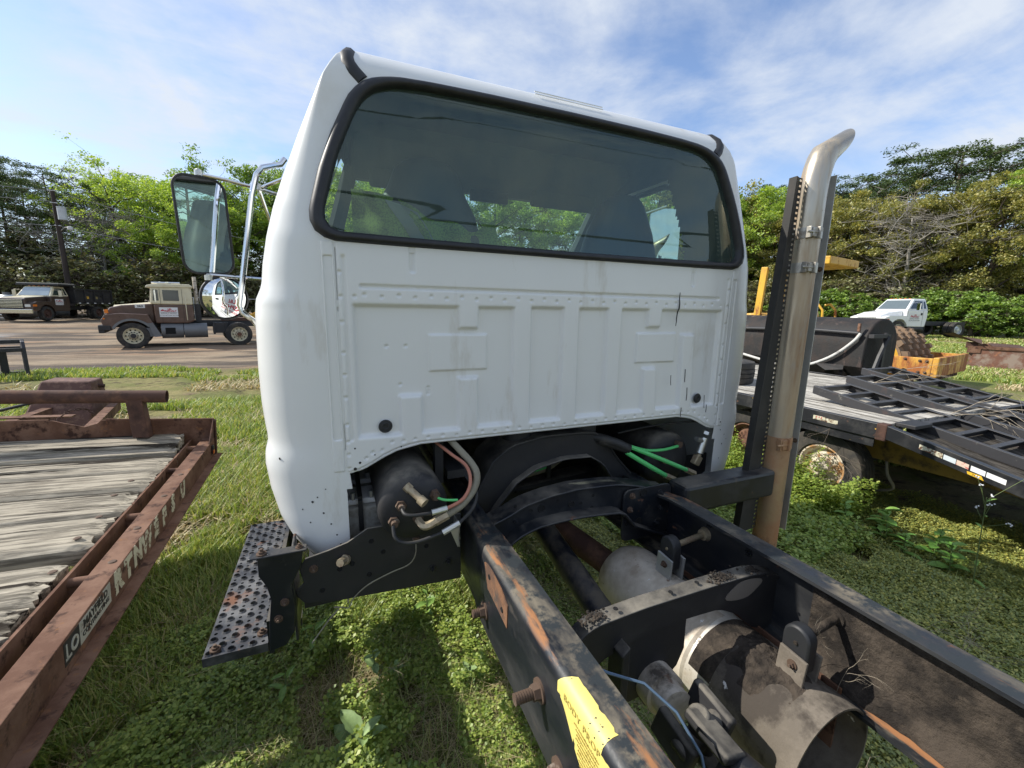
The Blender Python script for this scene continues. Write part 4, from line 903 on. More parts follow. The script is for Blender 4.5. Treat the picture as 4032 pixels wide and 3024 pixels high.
mb = MB(); p = Vector(K(1075, 490)); mb.cyl(p+Vector((-.02, 0, .02)), p+Vector((.022, -.04, -.018)), .011, 12); mb.cyl(p+Vector((.012, -.03, -.01)), p+Vector((.024, -.045, -.02)), .015, 12); mb.cyl(p+Vector((-.024, .005, .024)), p+Vector((-.012, -.005, .012)), .014, 6); TR.part('relief_valve', mb, M_brass)
pipe('hose', smooth([K(1000, 550, .02), K(1010, 565, .05), K(1060, 572, .06), K(1160, 574, .06)]), .0055, M_hose_black)
pipe('hose_fitting', [K(1150, 572, .06), K(1235, 562, .06)], .009, M_zinc)
pipe('hose', smooth([K(1235, 562, .06), K(1330, 525, .055), K(1385, 455, .03), K(1392, 395, -.03), K(1330, 355, -.10), K(1240, 300, -.22)]), .0055, M_hose_red)
pipe('hose', smooth([K(1190, 520, .02), K(1230, 528, .04), K(1300, 532, .05)]), .004, M_hose_green)
pipe('hose_fitting', smooth([K(1090, 640, .02), K(1105, 650, .05), K(1135, 648, .055), K(1170, 632, .055)]), .0125, M_brass, 6)
pipe('hose_fitting', [K(1170, 632, .055), K(1240, 603, .055)], .0145, M_brass, 6)
pipe('hose', smooth([K(1240, 603, .055), K(1330, 560, .05), K(1410, 490, .03), K(1440, 430, .0), K(1430, 390, -.05), K(1390, 340, -.10), K(1340, 280, -.2), K(1300, 200, -.35)]), .0115, M_hose_tan, 14)
pipe('hose', smooth([K(950, 640, .03), K(955, 690, .05), K(1000, 720, .06), K(1080, 722, .065), K(1210, 690, .07)]), .0055, M_hose_black)
pipe('hose_fitting', [K(1205, 692, .07), K(1300, 652, .07)], .010, M_zinc)
pipe('hose', smooth([K(1300, 652, .07), K(1380, 590, .06), K(1420, 520, .03), K(1400, 470, -.05)]), .006, M_hose_black)
pipe('hose', smooth([K(1400, 450, .0), K(1385, 400, -.06), K(1300, 330, -.15), K(1250, 290, -.25)]), .005, M_hose_black)
mb = MB(); mb.ext([(-.505, .02), (-.478, .03), (-.470, -.02), (-.478, -.05)], 1, 1.20, 1.203); mb.b2((-.475, 1.20, -.05), (-.472, 1.26, .03)); TR.part('bracket_tab', mb, M_zinc)
mb = MB(); mb.b2((-.50, 1.42, .08), (-.47, 1.46, .25)); mb.b2((-.46, 1.40, .10), (-.36, 1.9, .13)); TR.part('hose_bracket', mb, M_black)
mb = MB(); mb.cyl((-.60, 1.30, -.002), (-.60, 1.295, -.03), .014, 8); mb.cyl((-.60, 1.295, -.02), (-.60, 1.25, -.03), .011, 8); TR.part('drain_valve', mb, M_bolt)
def K2(cx_, cy_, d=0): return (.590+(cx_-1735)*.00096, 1.412-d, .032-(cy_-570)*.00096)
pipe('wiring_loom', smooth([K2(1235, 425, -.15), K2(1320, 418, -.03), K2(1400, 440, .02), K2(1452, 468, .035)]), .020, M_hose_black, 14)
mb = MB()
for k in range(26): t = k/25; a = Vector(K2(1330+120*t, 422+44*t, -.02+.055*t)); mb.tube([a, a+Vector((.004, -.001, -.002))], .0225, 12)
TR.part('loom_rib', mb, M_hose_black, kind='stuff')
pipe('hose', smooth([K2(1440, 480, .04), K2(1520, 530, .06), K2(1650, 608, .07)]), .0105, M_hose_green)
pipe('hose', smooth([K2(1455, 455, .035), K2(1560, 500, .06), K2(1690, 558, .07), K2(1780, 600, .07)]), .0095, M_hose_green)
pipe('hose', smooth([K2(1460, 455, .03), K2(1560, 488, .03), K2(1660, 497, .03), K2(1755, 494, .02)]), .0065, M_hose_green)
pipe('hose_fitting', [K2(1645, 605, .07), K2(1700, 632, .07)], .014, M_brass, 6); pipe('hose_fitting', [K2(1770, 595, .07), K2(1822, 620, .07)], .014, M_brass, 6)
for cx_, cy_ in ((1772, 490), (1690, 560)): mb = MB(); p = Vector(K2(cx_, cy_)); mb.cyl(p+Vector((0, .03, 0)), p-Vector((0, .02, 0)), .016, 8); TR.part('tank_fitting', mb, M_bolt)
mb = MB(); mb.cyl(K2(1900, 545, .02), K2(1925, 470, .02), .017, 12); mb.cyl(K2(1872, 468, .02), K2(1920, 490, .02), .012, 10); mb.cyl(K2(1935, 455, .02), K2(1940, 440, .02), .020, 6); TR.part('relief_valve', mb, M_zinc)
mb = MB(); mb.box(K2(1885, 580, .02), (.036, .03, .045), Euler((0, .5, 0)).to_matrix()); mb.cyl(K2(1900, 550, .02), K2(1885, 590, .02), .012, 8); TR.part('valve_body', mb, M_brass, bev=.004)
pipe('hose', smooth([K2(1940, 420, .02), K2(1880, 385, .02), K2(1780, 382, .01), K2(1640, 405, -.05), K2(1500, 440, -.1)]), .0045, M_hose_black)
pipe('drain_valve', [K2(1735, 712, -.02), K2(1755, 740, .0)], .016, M_bolt, 8)
mb = MB(); mb.b2((.50, 1.50, -.12), (.92, 1.506, .0)); mb.b2((.45, 1.50, -.16), (.78, 1.9, -.15)); TR.part('tank_bracket', mb, M_black)

# ------------------------------------------------------------------ battery box, step, bracket plates under the left corner
for k in range(3):
    y = 1.43+.175*k
    mb = MB(); mb.b2((-.90, y, -.21), (-.675, y+.160, .030)); bt_ = TR.part('battery', mb, M_batt, bev=.008)
    mb = MB(); mb.b2((-.88, y+.02, .030), (-.69, y+.135, .05)); TR.part('battery_lid', mb, M_sign, bt_, bev=.006)  # white lid colour stands in for the sun patch on the batteries
    for x in (-.72, -.78): mb = MB(); mb.cyl((x, y+.03, .045), (x, y+.03, .072), .009, 10); TR.part('terminal', mb, M_galv, bt_)
mb = MB(); mb.b2((-.765, 1.425, .054), (-.75, 1.93, .07)); mb.b2((-.765, 1.415, -.05), (-.75, 1.43, .06)); TR.part('hold_down_bar', mb, M_rubber)
mb = MB(); mb.b2((-.94, 1.33, -.235), (-.44, 1.95, -.215)); TR.part('battery_tray', mb, M_black)
mb = MB(); mb.ext([(-.945, -.075), (-.925, -.048), (-.86, -.035), (-.805, -.020), (-.745, .015), (-.50, .012), (-.44, .012), (-.44, -.235), (-.53, -.232), (-.83, -.214), (-.935, -.198), (-.955, -.17), (-.958, -.15), (-.935, -.128)], 1, 1.300, 1.308)
mb.b2((-.66, 1.285, -.008), (-.53, 1.30, .016)); bp = TR.part('bracket_plate', mb, M_dust_black, bev=.002)
for x, z in ((-.905, -.085), (-.485, -.16), (-.54, -.175)): piece(TR, 'bolt', BOLT() if x < -.6 else BOLTB(), (x, 1.2995, z), (0, -1, 0), bp, 1.25)
for x, z in ((-.735, -.03), (-.70, -.075), (-.795, -.095), (-.832, -.105), (-.745, -.145), (-.56, -.085), (-.885, -.165)): piece(TR, 'hole', HOLE(), (x, 1.2995, z), (0, -1, 0), bp, .6)
mb = MB(); mb.cyl((-.815, 1.30, -.075), (-.83, 1.27, -.066), .0125, 8); mb.cyl((-.812, 1.302, -.077), (-.818, 1.292, -.072), .016, 14); TR.part('conduit_fitting', mb, M_brass)
mb = MB(); mb.ext([(-1.045, .012), (-.925, .012), (-.935, -.05), (-.965, -.11), (-.958, -.18), (-.965, -.26), (-.99, -.30), (-1.035, -.31), (-1.03, -.22), (-1.02, -.14), (-1.028, -.095), (-1.045, -.06)], 1, 1.270, 1.278)
mb.b2((-1.06, 1.238, .012), (-.915, 1.272, .018)); mb.b2((-.965, 1.278, -.30), (-.957, 1.42, -.02)); sb = TR.part('step_bracket', mb, M_frame, bev=.003)
for x, z in ((-.985, -.155), (-1.005, -.205)): piece(TR, 'bolt', BOLT(), (x, 1.2695, z), (0, -1, 0), sb, 1.2)
piece(TR, 'bolt', BOLT(), (-1.03, 1.255, .018), (0, 0, 1), sb, 1.3); piece(TR, 'bolt', BOLT(), (-.935, 1.255, .018), (0, 0, 1), sb, 1.0)
pipe('cord', smooth([(-.812, 1.352, -.148), (-.813, 1.33, -.20), (-.813, 1.29, -.222)]), .0022, M_hose_tan, 6)
pipe('cord', smooth([(-.60, 1.285, -.03), (-.60, 1.27, -.08), (-.62, 1.28, -.125), (-.68, 1.285, -.145), (-.75, 1.285, -.17), (-.795, 1.285, -.205), (-.812, 1.285, -.235), (-.83, 1.28, -.225), (-.855, 1.275, -.215), (-.84, 1.28, -.225), (-.87, 1.27, -.25), (-.92, 1.25, -.30)]), .0022, M_hose_tan, 6)
# perforated step
ST = -.372; x0, x1, y0, y1 = -1.238, -1.060, 1.392, 2.26
mb = MB(); nu, nv = 6, 29; cw, ch = (x1-x0)/nu, (y1-y0)/nv
for i in range(nu):
    for j in range(nv):
        big = (i+j) % 2 == 0; r = .0092 if big else .0055; zz = .0055 if big else 0.0
        c = (x0+(i+.5)*cw, y0+(j+.5)*ch); sq = [(-1, -1), (0, -1), (1, -1), (1, 0), (1, 1), (0, 1), (-1, 1), (-1, 0)]
        A_ = [(c[0]+a*cw/2, c[1]+b*ch/2, ST) for a, b in sq]
        an = [math.atan2(b, a) for a, b in sq]
        B_ = [(c[0]+math.cos(t)*r*1.45, c[1]+math.sin(t)*r*1.45, ST) for t in an]
        C_ = [(c[0]+math.cos(t)*r, c[1]+math.sin(t)*r, ST+zz) for t in an]
        D_ = [(c[0]+math.cos(t)*r*.96, c[1]+math.sin(t)*r*.96, ST-.012) for t in an]
        fs = []
        for k in range(8):
            k2 = (k+1) % 8
            fs += [(k, k2, 8+k2, 8+k), (8+k, 8+k2, 16+k2, 16+k), (16+k, 16+k2, 24+k2, 24+k)]
        mb.add(A_+B_+C_+D_, fs)
mb.add([(x0, y0, ST), (x1, y0, ST), (x1, y0, ST-.03), (x0, y0, ST-.03), (x1, y1, ST), (x1, y1, ST-.03), (x0, y1, ST), (x0, y1, ST-.03)], [(0, 3, 2, 1), (1, 2, 5, 4), (0, 6, 7, 3)])
M_step = mat('worn_step_plate', (.045, .046, .050), .42, .3, layers=[((.13, .13, .13), 7, .42, .62, .5), (RUST, 8, .56, .66, .9), ((.16, .13, .10), 14, .6, .75, .9)], bump=(50, .15, .003))
stp = TR.part('step_plate', mb, M_step)
for x, y in ((x0+.03, y0+.025), (x1-.022, y0+.05), (x1-.02, y0+.30)): piece(TR, 'bolt', BOLT(), (x, y, ST+.003), (0, 0, 1), stp, 1.5)
mb = MB(); mb.b2((-1.06, 1.40, -.42), (-1.045, 2.26, -.30)); mb.b2((-1.045, 1.42, -.36), (-.96, 1.46, -.33)); TR.part('step_support', mb, M_frame)
mb = MB(); mb.ext([(-1.06, -.375), (-.99, -.20), (-.97, -.20), (-1.02, -.40)], 1, 2.0, 2.012); TR.part('step_support', mb, M_frame)
# ================================================================== ground
def zt(x, y):
    d = math.hypot(x, y)
    z = G + .27*sm((x-9)/24)*sm((d-12)/20) + (.30*sm((y-25)/14)-.16*sm((y-10)/9))*sm((6-x)/8)
    return z
def ground_mat():
    m = bpy.data.materials.new('yard_ground'); m.use_nodes = True; N, L = m.node_tree.nodes, m.node_tree.links; bs = N['Principled BSDF']
    tc = N.new('ShaderNodeTexCoord'); sp = N.new('ShaderNodeSeparateXYZ'); L.new(tc.outputs['Object'], sp.inputs[0])
    def nz(s, st=(1, 1, 1), det=7, rg=.62, loc=0):
        mp = N.new('ShaderNodeMapping'); mp.inputs['Scale'].default_value = st; mp.inputs['Location'].default_value = (loc, loc*.6, 0); L.new(tc.outputs['Object'], mp.inputs[0])
        t = N.new('ShaderNodeTexNoise'); t.inputs['Scale'].default_value = s; t.inputs['Detail'].default_value = det; t.inputs['Roughness'].default_value = rg; L.new(mp.outputs[0], t.inputs[0]); return t.outputs['Fac']
    def mr(v, a, b):
        t = N.new('ShaderNodeMapRange'); t.interpolation_type = 'SMOOTHSTEP'; t.inputs[1].default_value = a; t.inputs[2].default_value = b; L.new(v, t.inputs[0]); return t.outputs[0]
    def mth(op, a, b):
        t = N.new('ShaderNodeMath'); t.operation = op
        for i, v in enumerate((a, b)):
            if isinstance(v, (int, float)): t.inputs[i].default_value = v
            else: L.new(v, t.inputs[i])
        return t.outputs[0]
    def mx(f, a, b):
        t = N.new('ShaderNodeMix'); t.data_type = 'RGBA'; L.new(f, t.inputs[0])
        for s, v in (('A', a), ('B', b)):
            if isinstance(v, tuple): t.inputs[s].default_value = v+(1,)
            else: L.new(v, t.inputs[s])
        return t.outputs['Result']
    X, Y = sp.outputs[0], sp.outputs[1]
    # earth: tan clay, orange streaks, wet dark ruts, grey gravel
    e = mx(mr(nz(.35, (1, 1.6, 1)), .38, .62), (.180, .140, .100), (.300, .236, .165))
    e = mx(mth('MULTIPLY', mr(nz(.22, (.7, 1.5, 1), loc=3), .48, .62), .8), e, (.285, .185, .115))
    e = mx(mr(nz(.55, (.28, 1.7, 1), loc=7), .50, .57), e, (.095, .078, .064))
    e = mx(mth('MULTIPLY', mr(nz(2.2, (.35, 1.5, 1), loc=9), .55, .70), .8), e, (.12, .09, .068))
    g = mth('MULTIPLY', mr(mth('ADD', X, mth('MULTIPLY', nz(.2, loc=2), 9)), -9.5, -12.5), mth('MULTIPLY', mr(Y, 24, 25.5), mr(mth('ADD', Y, mth('MULTIPLY', nz(.3), 5)), 33, 30)))
    e = mx(mth('MULTIPLY', g, mr(nz(.5, (.5, 1.2, 1), loc=5), .40, .56)), e, (.36, .35, .34))
    e = mx(mth('MULTIPLY', mr(nz(14, loc=1), .5, .75), .5), e, (.16, .125, .095))
    # turf: thatch and soil between the grass blades
    t = mx(mr(nz(.9), .36, .64), (.125, .140, .042), (.25, .215, .095))
    t = mx(mr(nz(.4, loc=4), .52, .68), t, (.23, .19, .10))
    t = mx(mr(nz(5, loc=6), .50, .7), t, (.050, .036, .024))
    t = mx(mth('MULTIPLY', mr(nz(22, loc=8), .5, .7), .6), t, (.20, .165, .095))
    far = mx(mr(nz(.30, (1, 1.3, 1), loc=11), .40, .60), (.145, .170, .045), (.27, .23, .115))
    t = mx(mr(mth('ADD', X, mth('MULTIPLY', Y, .5)), 12, 17), t, far)
    edge = mth('ADD', mth('SUBTRACT', Y, mth('MULTIPLY', nz(.45, (.5, 1, 1), 8, loc=13), 5.0)), mth('MULTIPLY', mr(X, 1.5, 10), -40.0))
    dm = mr(edge, 9.3, 10.9)
    puddle = mth('MULTIPLY', mr(nz(.42, (.55, 1.3, 1), loc=21), .53, .62), mth('MULTIPLY', mr(Y, 5.5, 8.0), mr(X, 3, 0)))
    dm = mth('MAXIMUM', dm, mth('MULTIPLY', puddle, .85))
    dm = mth('MAXIMUM', dm, mth('MULTIPLY', mr(nz(.33, (.8, 1.4, 1), loc=31), .58, .66), mth('MULTIPLY', mr(X, 9, 12), .8)))
    L.new(mx(dm, t, e), bs.inputs['Base Color']); bs.inputs['Roughness'].default_value = .95; bs.inputs['Specular IOR Level'].default_value = .15
    b = N.new('ShaderNodeBump'); b.inputs['Strength'].default_value = .9; b.inputs['Distance'].default_value = .09
    L.new(mth('ADD', nz(1.6, (.5, 1.5, 1), 9), mth('MULTIPLY', nz(12, (1, 1, 1), 6), .35)), b.inputs['Height']); L.new(b.outputs[0], bs.inputs['Normal']); return m
def dirt_h(x, y):      # ruts and clods of the open yard
    w = sm((y-8)/5)*sm((6-x)/5)*sm((60-y)/10)
    return (.05*mnoise.noise((x*.25, y*.9, 2))+.03*mnoise.noise((x*.8, y*2.2, 5)))*w + .012*mnoise.noise((x*1.7, y*1.7, 9))
mb = MB(); us = np.linspace(-1, 1, 240)
wx = [math.copysign(.0+9*abs(u)+170*abs(u)**4, u) for u in us]; wy = [4+math.copysign(9*abs(u)+170*abs(u)**4, u) for u in us]
mb.grid(lambda x, y: (x, y, zt(x, y)+dirt_h(x, y)), wx, wy)
o = link('ground', raw_mesh('ground', mb.v, mb.f, ground_mat(), (0, 0, 0), mb.sm, 180)); props(o, kind='structure')
mb = MB(); mb.add([(-900, -900, G-.35), (900, -900, G-.35), (900, 900, G-.35), (-900, 900, G-.35)], [(0, 1, 2, 3)])
o = link('far_ground', raw_mesh('far_ground', mb.v, mb.f, mat('far_turf', (.10, .12, .04), .95))); props(o, kind='structure')

# ================================================================== rusty flatbed trailer on the left
LT = Thing('flatbed_trailer', 'rusty flatbed trailer with split grey plank deck beside the white truck', 'trailer')
def lpart(n, mb, m=M_rust, **k): return LT.part(n, mb, m, **k)
mb = MB(); mb.b2((-.070, -5.0, -.007), (0, -.006, 0)); mb.b2((-.008, -5.0, -.108), (-.0005, -.006, -.0075)); mb.b2((-.008, -5.0, -.116), (.040, -.012, -.1085)); lpart('side_rail', mb, bev=.002)
mb = MB(); mb.b2((-.135, -5.0, -.105), (-.126, -.008, -.004)); lpart('inner_rail', mb)
for y in (-.14, -.55, -1.12, -1.60, -2.2, -2.9): mb = MB(); mb.cyl((-.126, y, -.030), (-.06, y, -.030), .017, 12); mb.ext([(y-.012, -.10), (y+.012, -.10), (y+.012, -.03), (y-.012, -.03)], 0, -.127, -.012); lpart('rail_spacer', mb)
mb = MB(); mb.ext([(.002, -.115), (.002, .128), (-.34, .136), (-.40, .140), (-.58, .145), (-.60, .125), (-.66, .105), (-.70, .118), (-.75, .132), (-.80, .150), (-1.2, .152), (-2.45, .155), (-2.45, -.10)], 1, -.006, .004)
mb.tube([(-.002, .0, .128), (-.34, .004, .136), (-.56, .004, .145)], .008, 8); mb.tube([(-.82, .004, .150), (-2.45, .004, .155)], .008, 8); mb.b2((-2.45, .005, -.10), (0, .07, -.092)); lpart('front_rail', mb, M_rust)
mb = MB(); mb.b2((.0025, -.020, -.165), (.0095, .006, .125)); mb.b2((.0, -.145, -.165), (.012, -.135, -.118)); lpart('corner_plate', mb, M_rust_dark)
mb = MB(); mb.ext([(-.007, .130), (-.165, .001), (-.007, .001)], 0, -.009, -.002); lpart('corner_gusset', mb, M_rust_dark)
mb = MB(); mb.add([(-.435, -.012, .298), (-.355, -.012, .296), (-.355, -.090, .300), (-.435, -.090, .302), (-.405, -.012, .03), (-.325, -.012, .03), (-.325, -.10, .045), (-.405, -.10, .05)], [(0, 1, 2, 3), (7, 6, 5, 4), (0, 4, 5, 1), (1, 5, 6, 2), (2, 6, 7, 3), (3, 7, 4, 0)]); lpart('stake_post', mb, M_rust_dark, bev=.004)
mb = MB(); mb.lathe([(.036, 0), (.0395, 0), (.0395, 2.3), (.036, 2.3)], (-.235, -.055, .300), (-1, 0, .012), 28, True); lpart('head_bar', mb, M_rust_dark)
mb = MB(); mb.b2((-1.9, -.09, .03), (-1.82, -.012, .30)); lpart('stake_post', mb, M_rust_dark)
M_lens_o = flat('orange_marker', (.55, .13, .03), .35)
mb = MB(); mb.box((.006, -.115, -.050), (.014, .030, .055)); ml = lpart('side_marker', mb, M_rubber, bev=.004); mb = MB(); mb.box((.014, -.125, -.062), (.006, .022, .022)); LT.part('marker_lens', mb, M_lens_o, ml)
# planks: rough sawn, split and weathered
def plank(y0, y1, z, x1, th, seed, crack=None, tilt=0.0):
    mb = MB(); W = y1-y0; L0 = -2.45; nx, ny = 96, 14; r = random.Random(seed)
    endj = [x1+r.uniform(-.012, .010)+.02*mnoise.noise((seed*3.1, k*.9, 0)) for k in range(ny+1)]
    def P(i, j):
        u = i/nx; x = L0+(endj[j]-L0)*(1-(1-u)**1.0); v = j/ny; y = y0+W*v
        y += .005*mnoise.noise((x*2.2, seed, v*.3))*(1 if j in (0, ny) else .3)
        zz = z+tilt*(v-.5)+.006*mnoise.noise((x*.9, seed*2, v))+.0022*mnoise.noise((x*2, y*45, seed))
        if j in (0, ny): zz -= .014
        if crack:
            for cv, a, b, dp in crack:
                c = cv+.03*mnoise.noise((x*1.5, seed, 7)); w = sm((x-a)/.25)*sm((b-x)/.25)
                zz -= dp*w*max(0, 1-abs(v-c)/.075)
        if u > .985: zz -= .012*r.random()
        return (x, y, zz)
    g = [[P(i, j) for i in range(nx+1)] for j in range(ny+1)]
    mb.v = [p for row in g for p in row]; n = nx+1
    for j in range(ny):
        for i in range(nx): mb.f.append((j*n+i, j*n+i+1, (j+1)*n+i+1, (j+1)*n+i)); mb.sm.append(True)
    def skirt(idx):
        o = len(mb.v); mb.v += [(mb.v[k][0]-.004*r.random(), mb.v[k][1], mb.v[k][2]-th) for k in idx]
        for a in range(len(idx)-1): mb.f.append((idx[a+1], idx[a], o+a, o+a+1)); mb.sm.append(False)
    skirt([i for i in range(n)][::-1]); skirt([ny*n+i for i in range(n)]); skirt([j*n+nx for j in range(ny+1)][::-1])
    return lpart('plank', mb, M_plank)
plank(-.205, .0, .035, -.165, .055, 1, [(.42, -2.4, -.75, .020)], .012)
plank(-.340, -.222, .012, -.150, .05, 2, [(.3, -2.2, -.5, .01)])
plank(-.592, -.358, .0, -.135, .05, 3, [(.42, -2.45, -.35, .022), (.75, -1.3, -.2, .008)])
plank(-.852, -.614, .003, -.135, .05, 4, [(.3, -1.9, -.25, .006), (.7, -2.4, -.9, .008)])
plank(-1.122, -.872, -.001, -.138, .05, 5, [(.5, -2.0, -.3, .006)])
plank(-1.40, -1.142, .004, -.150, .06, 6, [(.6, -1.2, -.2, .010), (.25, -2.4, -.6, .006)])
plank(-1.72, -1.49, -.004, -.160, .06, 7, [(.4, -2.0, -.3, .008)])
plank(-2.00, -1.74, .006, -.155, .07, 8, [(.5, -1.6, -.25, .012)])
plank(-2.30, -2.02, .004, -.15, .06, 9); plank(-2.60, -2.32, 0, -.15, .06, 10); plank(-2.9, -2.62, 0, -.15, .06, 11)
NAIL = shared('nail_head', lambda b: b.lathe([(0, .003), (.010, .0025), (.013, 0)], (0, 0, 0), (0, 0, 1), 10), M_bolt)
for x, y, z in ((-.20, -1.16, .006), (-.20, -1.34, .006), (-.22, -.75, .005), (-.23, -.92, .002), (-.03, -.98, 0), (-.035, -1.3, 0), (-.03, -.7, 0), (-.03, -1.55, 0), (-.18, -1.56, -.002)):
    piece(LT, 'nail_head', NAIL, (x, y, z+.001))
for k in range(5): mb = MB(); mb.b2((-2.4, -.25-.9*k, -.19), (-.13, -.15-.9*k, -.06)); lpart('cross_beam', mb, M_rust_dark)
# faded lettering on the side
tx = lambda s, y, z, h, m, **k: text('lettering', s, h, m, LT.o, frame((-.0002+k.pop('dx', 0), y, z), (0, 1, 0), (0, 0, 1)), depth=.0009, **k)
for i, (c, y) in enumerate(zip('RTNWEFSU', (-1.60, -1.51, -1.42, -1.32, -1.21, -1.10, -.97, -.80))):
    tx(c, y, -.048-.004*(i % 2), .105, M_peel, bold=.007, sx=1.0)
M_oldsticker = mat('worn_sticker', (.42, .41, .35), .7, layers=[((.13, .07, .045), 30, .55, .58, .9), ((.25, .23, .19), 14, .5, .7, .8)])
mb = MB(); mb.b2((-.0005, -1.87, -.080), (.0006, -1.665, -.010)); lpart('sticker', mb, M_oldsticker)
tx('MAYFIELD', -1.768, -.030, .034, M_ink, dx=.0009, bold=.001, sx=1.05); tx('CONTRACTING', -1.768, -.058, .021, M_ink, dx=.0009, bold=.0004, sx=1.15)
mb = MB(); mb.b2((-.0005, -1.955, -.080), (.0004, -1.871, -.010)); st2 = lpart('sticker', mb, M_ink); mb = MB(); mb.lathe([(.012, 0), (.021, 0), (.021, .0015), (.012, .0015)], (.0004, -1.90, -.045), (1, 0, 0), 20, True); mb.b2((0, -1.945, -.068), (.0012, -1.938, -.02)); mb.b2((0, -1.95, -.068), (.0012, -1.92, -.060)); LT.part('sticker_mark', mb, M_oldsticker, st2)
# tongue with the rusty box, chains and jack handle
mb = MB(); mb.box((-1.28, 1.55, -.40), (.08, 3.0, .10), Euler((0, 0, .16)).to_matrix()); mb.box((-2.05, 1.55, -.40), (.08, 3.0, .10), Euler((0, 0, -.06)).to_matrix()); mb.b2((-2.02, 1.72, -.235), (-1.40, 1.80, -.222)); lpart('tongue', mb, M_rust)
mb = MB(); mb.add([(-2.20, 2.58, -.62), (-1.60, 2.58, -.62), (-1.60, 3.2, -.62), (-2.20, 3.2, -.62), (-2.08, 2.86, -.085), (-1.66, 2.86, -.085), (-1.66, 3.14, -.085), (-2.08, 3.14, -.085)], [(0, 3, 2, 1), (4, 5, 6, 7), (0, 1, 5, 4), (1, 2, 6, 5), (2, 3, 7, 6), (3, 0, 4, 7)]); lpart('tongue_box', mb, mat('red_oxide_steel', (.125, .062, .048), .8, layers=[((.20, .115, .085), 18, .50, .60, .9), (DARKRUST, 7, .55, .7, .9)], bump=(40, .3, .004)), bev=.02)
mb = MB(); mb.cyl((-1.66, 3.0, -.16), (-1.60, 3.0, -.16), .022, 10); lpart('box_latch', mb, M_rust_dark)
mb = MB(); mb.cyl((-1.98, 1.85, -.20), (-1.72, 2.0, -.13), .014, 8); mb.sphere((-1.70, 2.01, -.125), .028, 10, 6); lpart('jack_handle', mb, M_rubber)
def chain(P, n, name='chain'):
    mb = MB(); P = smooth(P, 12); 
    for k in range(n):
        a = Vector(P[int(k*(len(P)-2)/n)]); b = Vector(P[int(k*(len(P)-2)/n)+1]); d = (b-a).normalized(); s = d.orthogonal().normalized() if k % 2 else d.cross(d.orthogonal()).normalized()
        mb.tube([a+d*(.020*math.cos(t))+s*(.011*math.sin(t)) for t in [2*math.pi*q/10 for q in range(11)]], .0045, 6, False)
    lpart(name, mb, M_rust_dark)
chain([(-1.46, 1.55, -.26), (-1.42, 1.70, -.18), (-1.32, 1.78, -.17), (-1.24, 1.78, -.25)], 11); chain([(-2.06, 1.74, -.20), (-1.96, 1.74, -.19), (-1.92, 1.68, -.24), (-1.90, 1.66, -.30)], 9)
t, m = wheel_mbs(.36, .22, .19)
for y in (-2.6, -3.4):
    for s in (-1, 1):
        for nm, b, ma in (('tyre', t, M_tire), ('rim', m, M_rust)):
            b2 = MB(); b2.v = [(s*x-1.22+s*1.0, yy+y, z-.40) for x, yy, z in b.v]; b2.f = b.f if s > 0 else [f[::-1] for f in b.f]; b2.sm = b.sm; lpart(nm, b2, ma)
LT.place((-1.602, 3.33, -.200), (0, .055, .037))

# ================================================================== tilt-deck trailer on the right
RT = Thing('equipment_trailer', 'black equipment trailer with bleached plank deck and sloping tail on the right', 'trailer', (4.2, 2.5, G))
X0, X1, DZ, HY = 2.98, 5.50, -.115, 1.73
slope = .215
def tail(y): return DZ-(HY-y)*slope
M_tailb = wood('shaded_tail_board', (.085, .075, .062), 1, (.02, .017, .014))  # wood darkened to carry the shade between the ramps and rungs
n = 12; bw = (X1-X0-.12)/n
for i in range(n):
    x = X0+.06+bw*i; mb = MB(); zz = DZ+.004*math.sin(i*7.3); j = .004
    us_ = [HY+.02+(5.9-HY)*k/40 for k in range(41)]; f0 = lambda u, v: (x+j+(bw-2*j)*v, u, zz+.003*mnoise.noise((u*2, x*9, v*9)))
    mb.grid(f0, us_, [0, .08, .5, .92, 1]); mb.b2((x+j, HY+.02, zz-.045), (x+bw-j, 5.9, zz-.005)); RT.part('deck_board', mb, M_deck)
for i in range(n):
    x = X0+.06+bw*i; mb = MB(); j = .004
    mb.add([(x+j, HY-.02, tail(HY)-.06), (x+bw-j, HY-.02, tail(HY)-.06), (x+bw-j, -1.3, tail(-1.3)-.06), (x+j, -1.3, tail(-1.3)-.06), (x+j, HY-.02, tail(HY)-.085), (x+bw-j, HY-.02, tail(HY)-.085), (x+bw-j, -1.3, tail(-1.3)-.085), (x+j, -1.3, tail(-1.3)-.085)], [(0, 3, 2, 1), (4, 5, 6, 7), (0, 1, 5, 4), (2, 3, 7, 6), (0, 4, 7, 3), (1, 2, 6, 5)]); RT.part('tail_board', mb, M_tailb if i else M_plank)
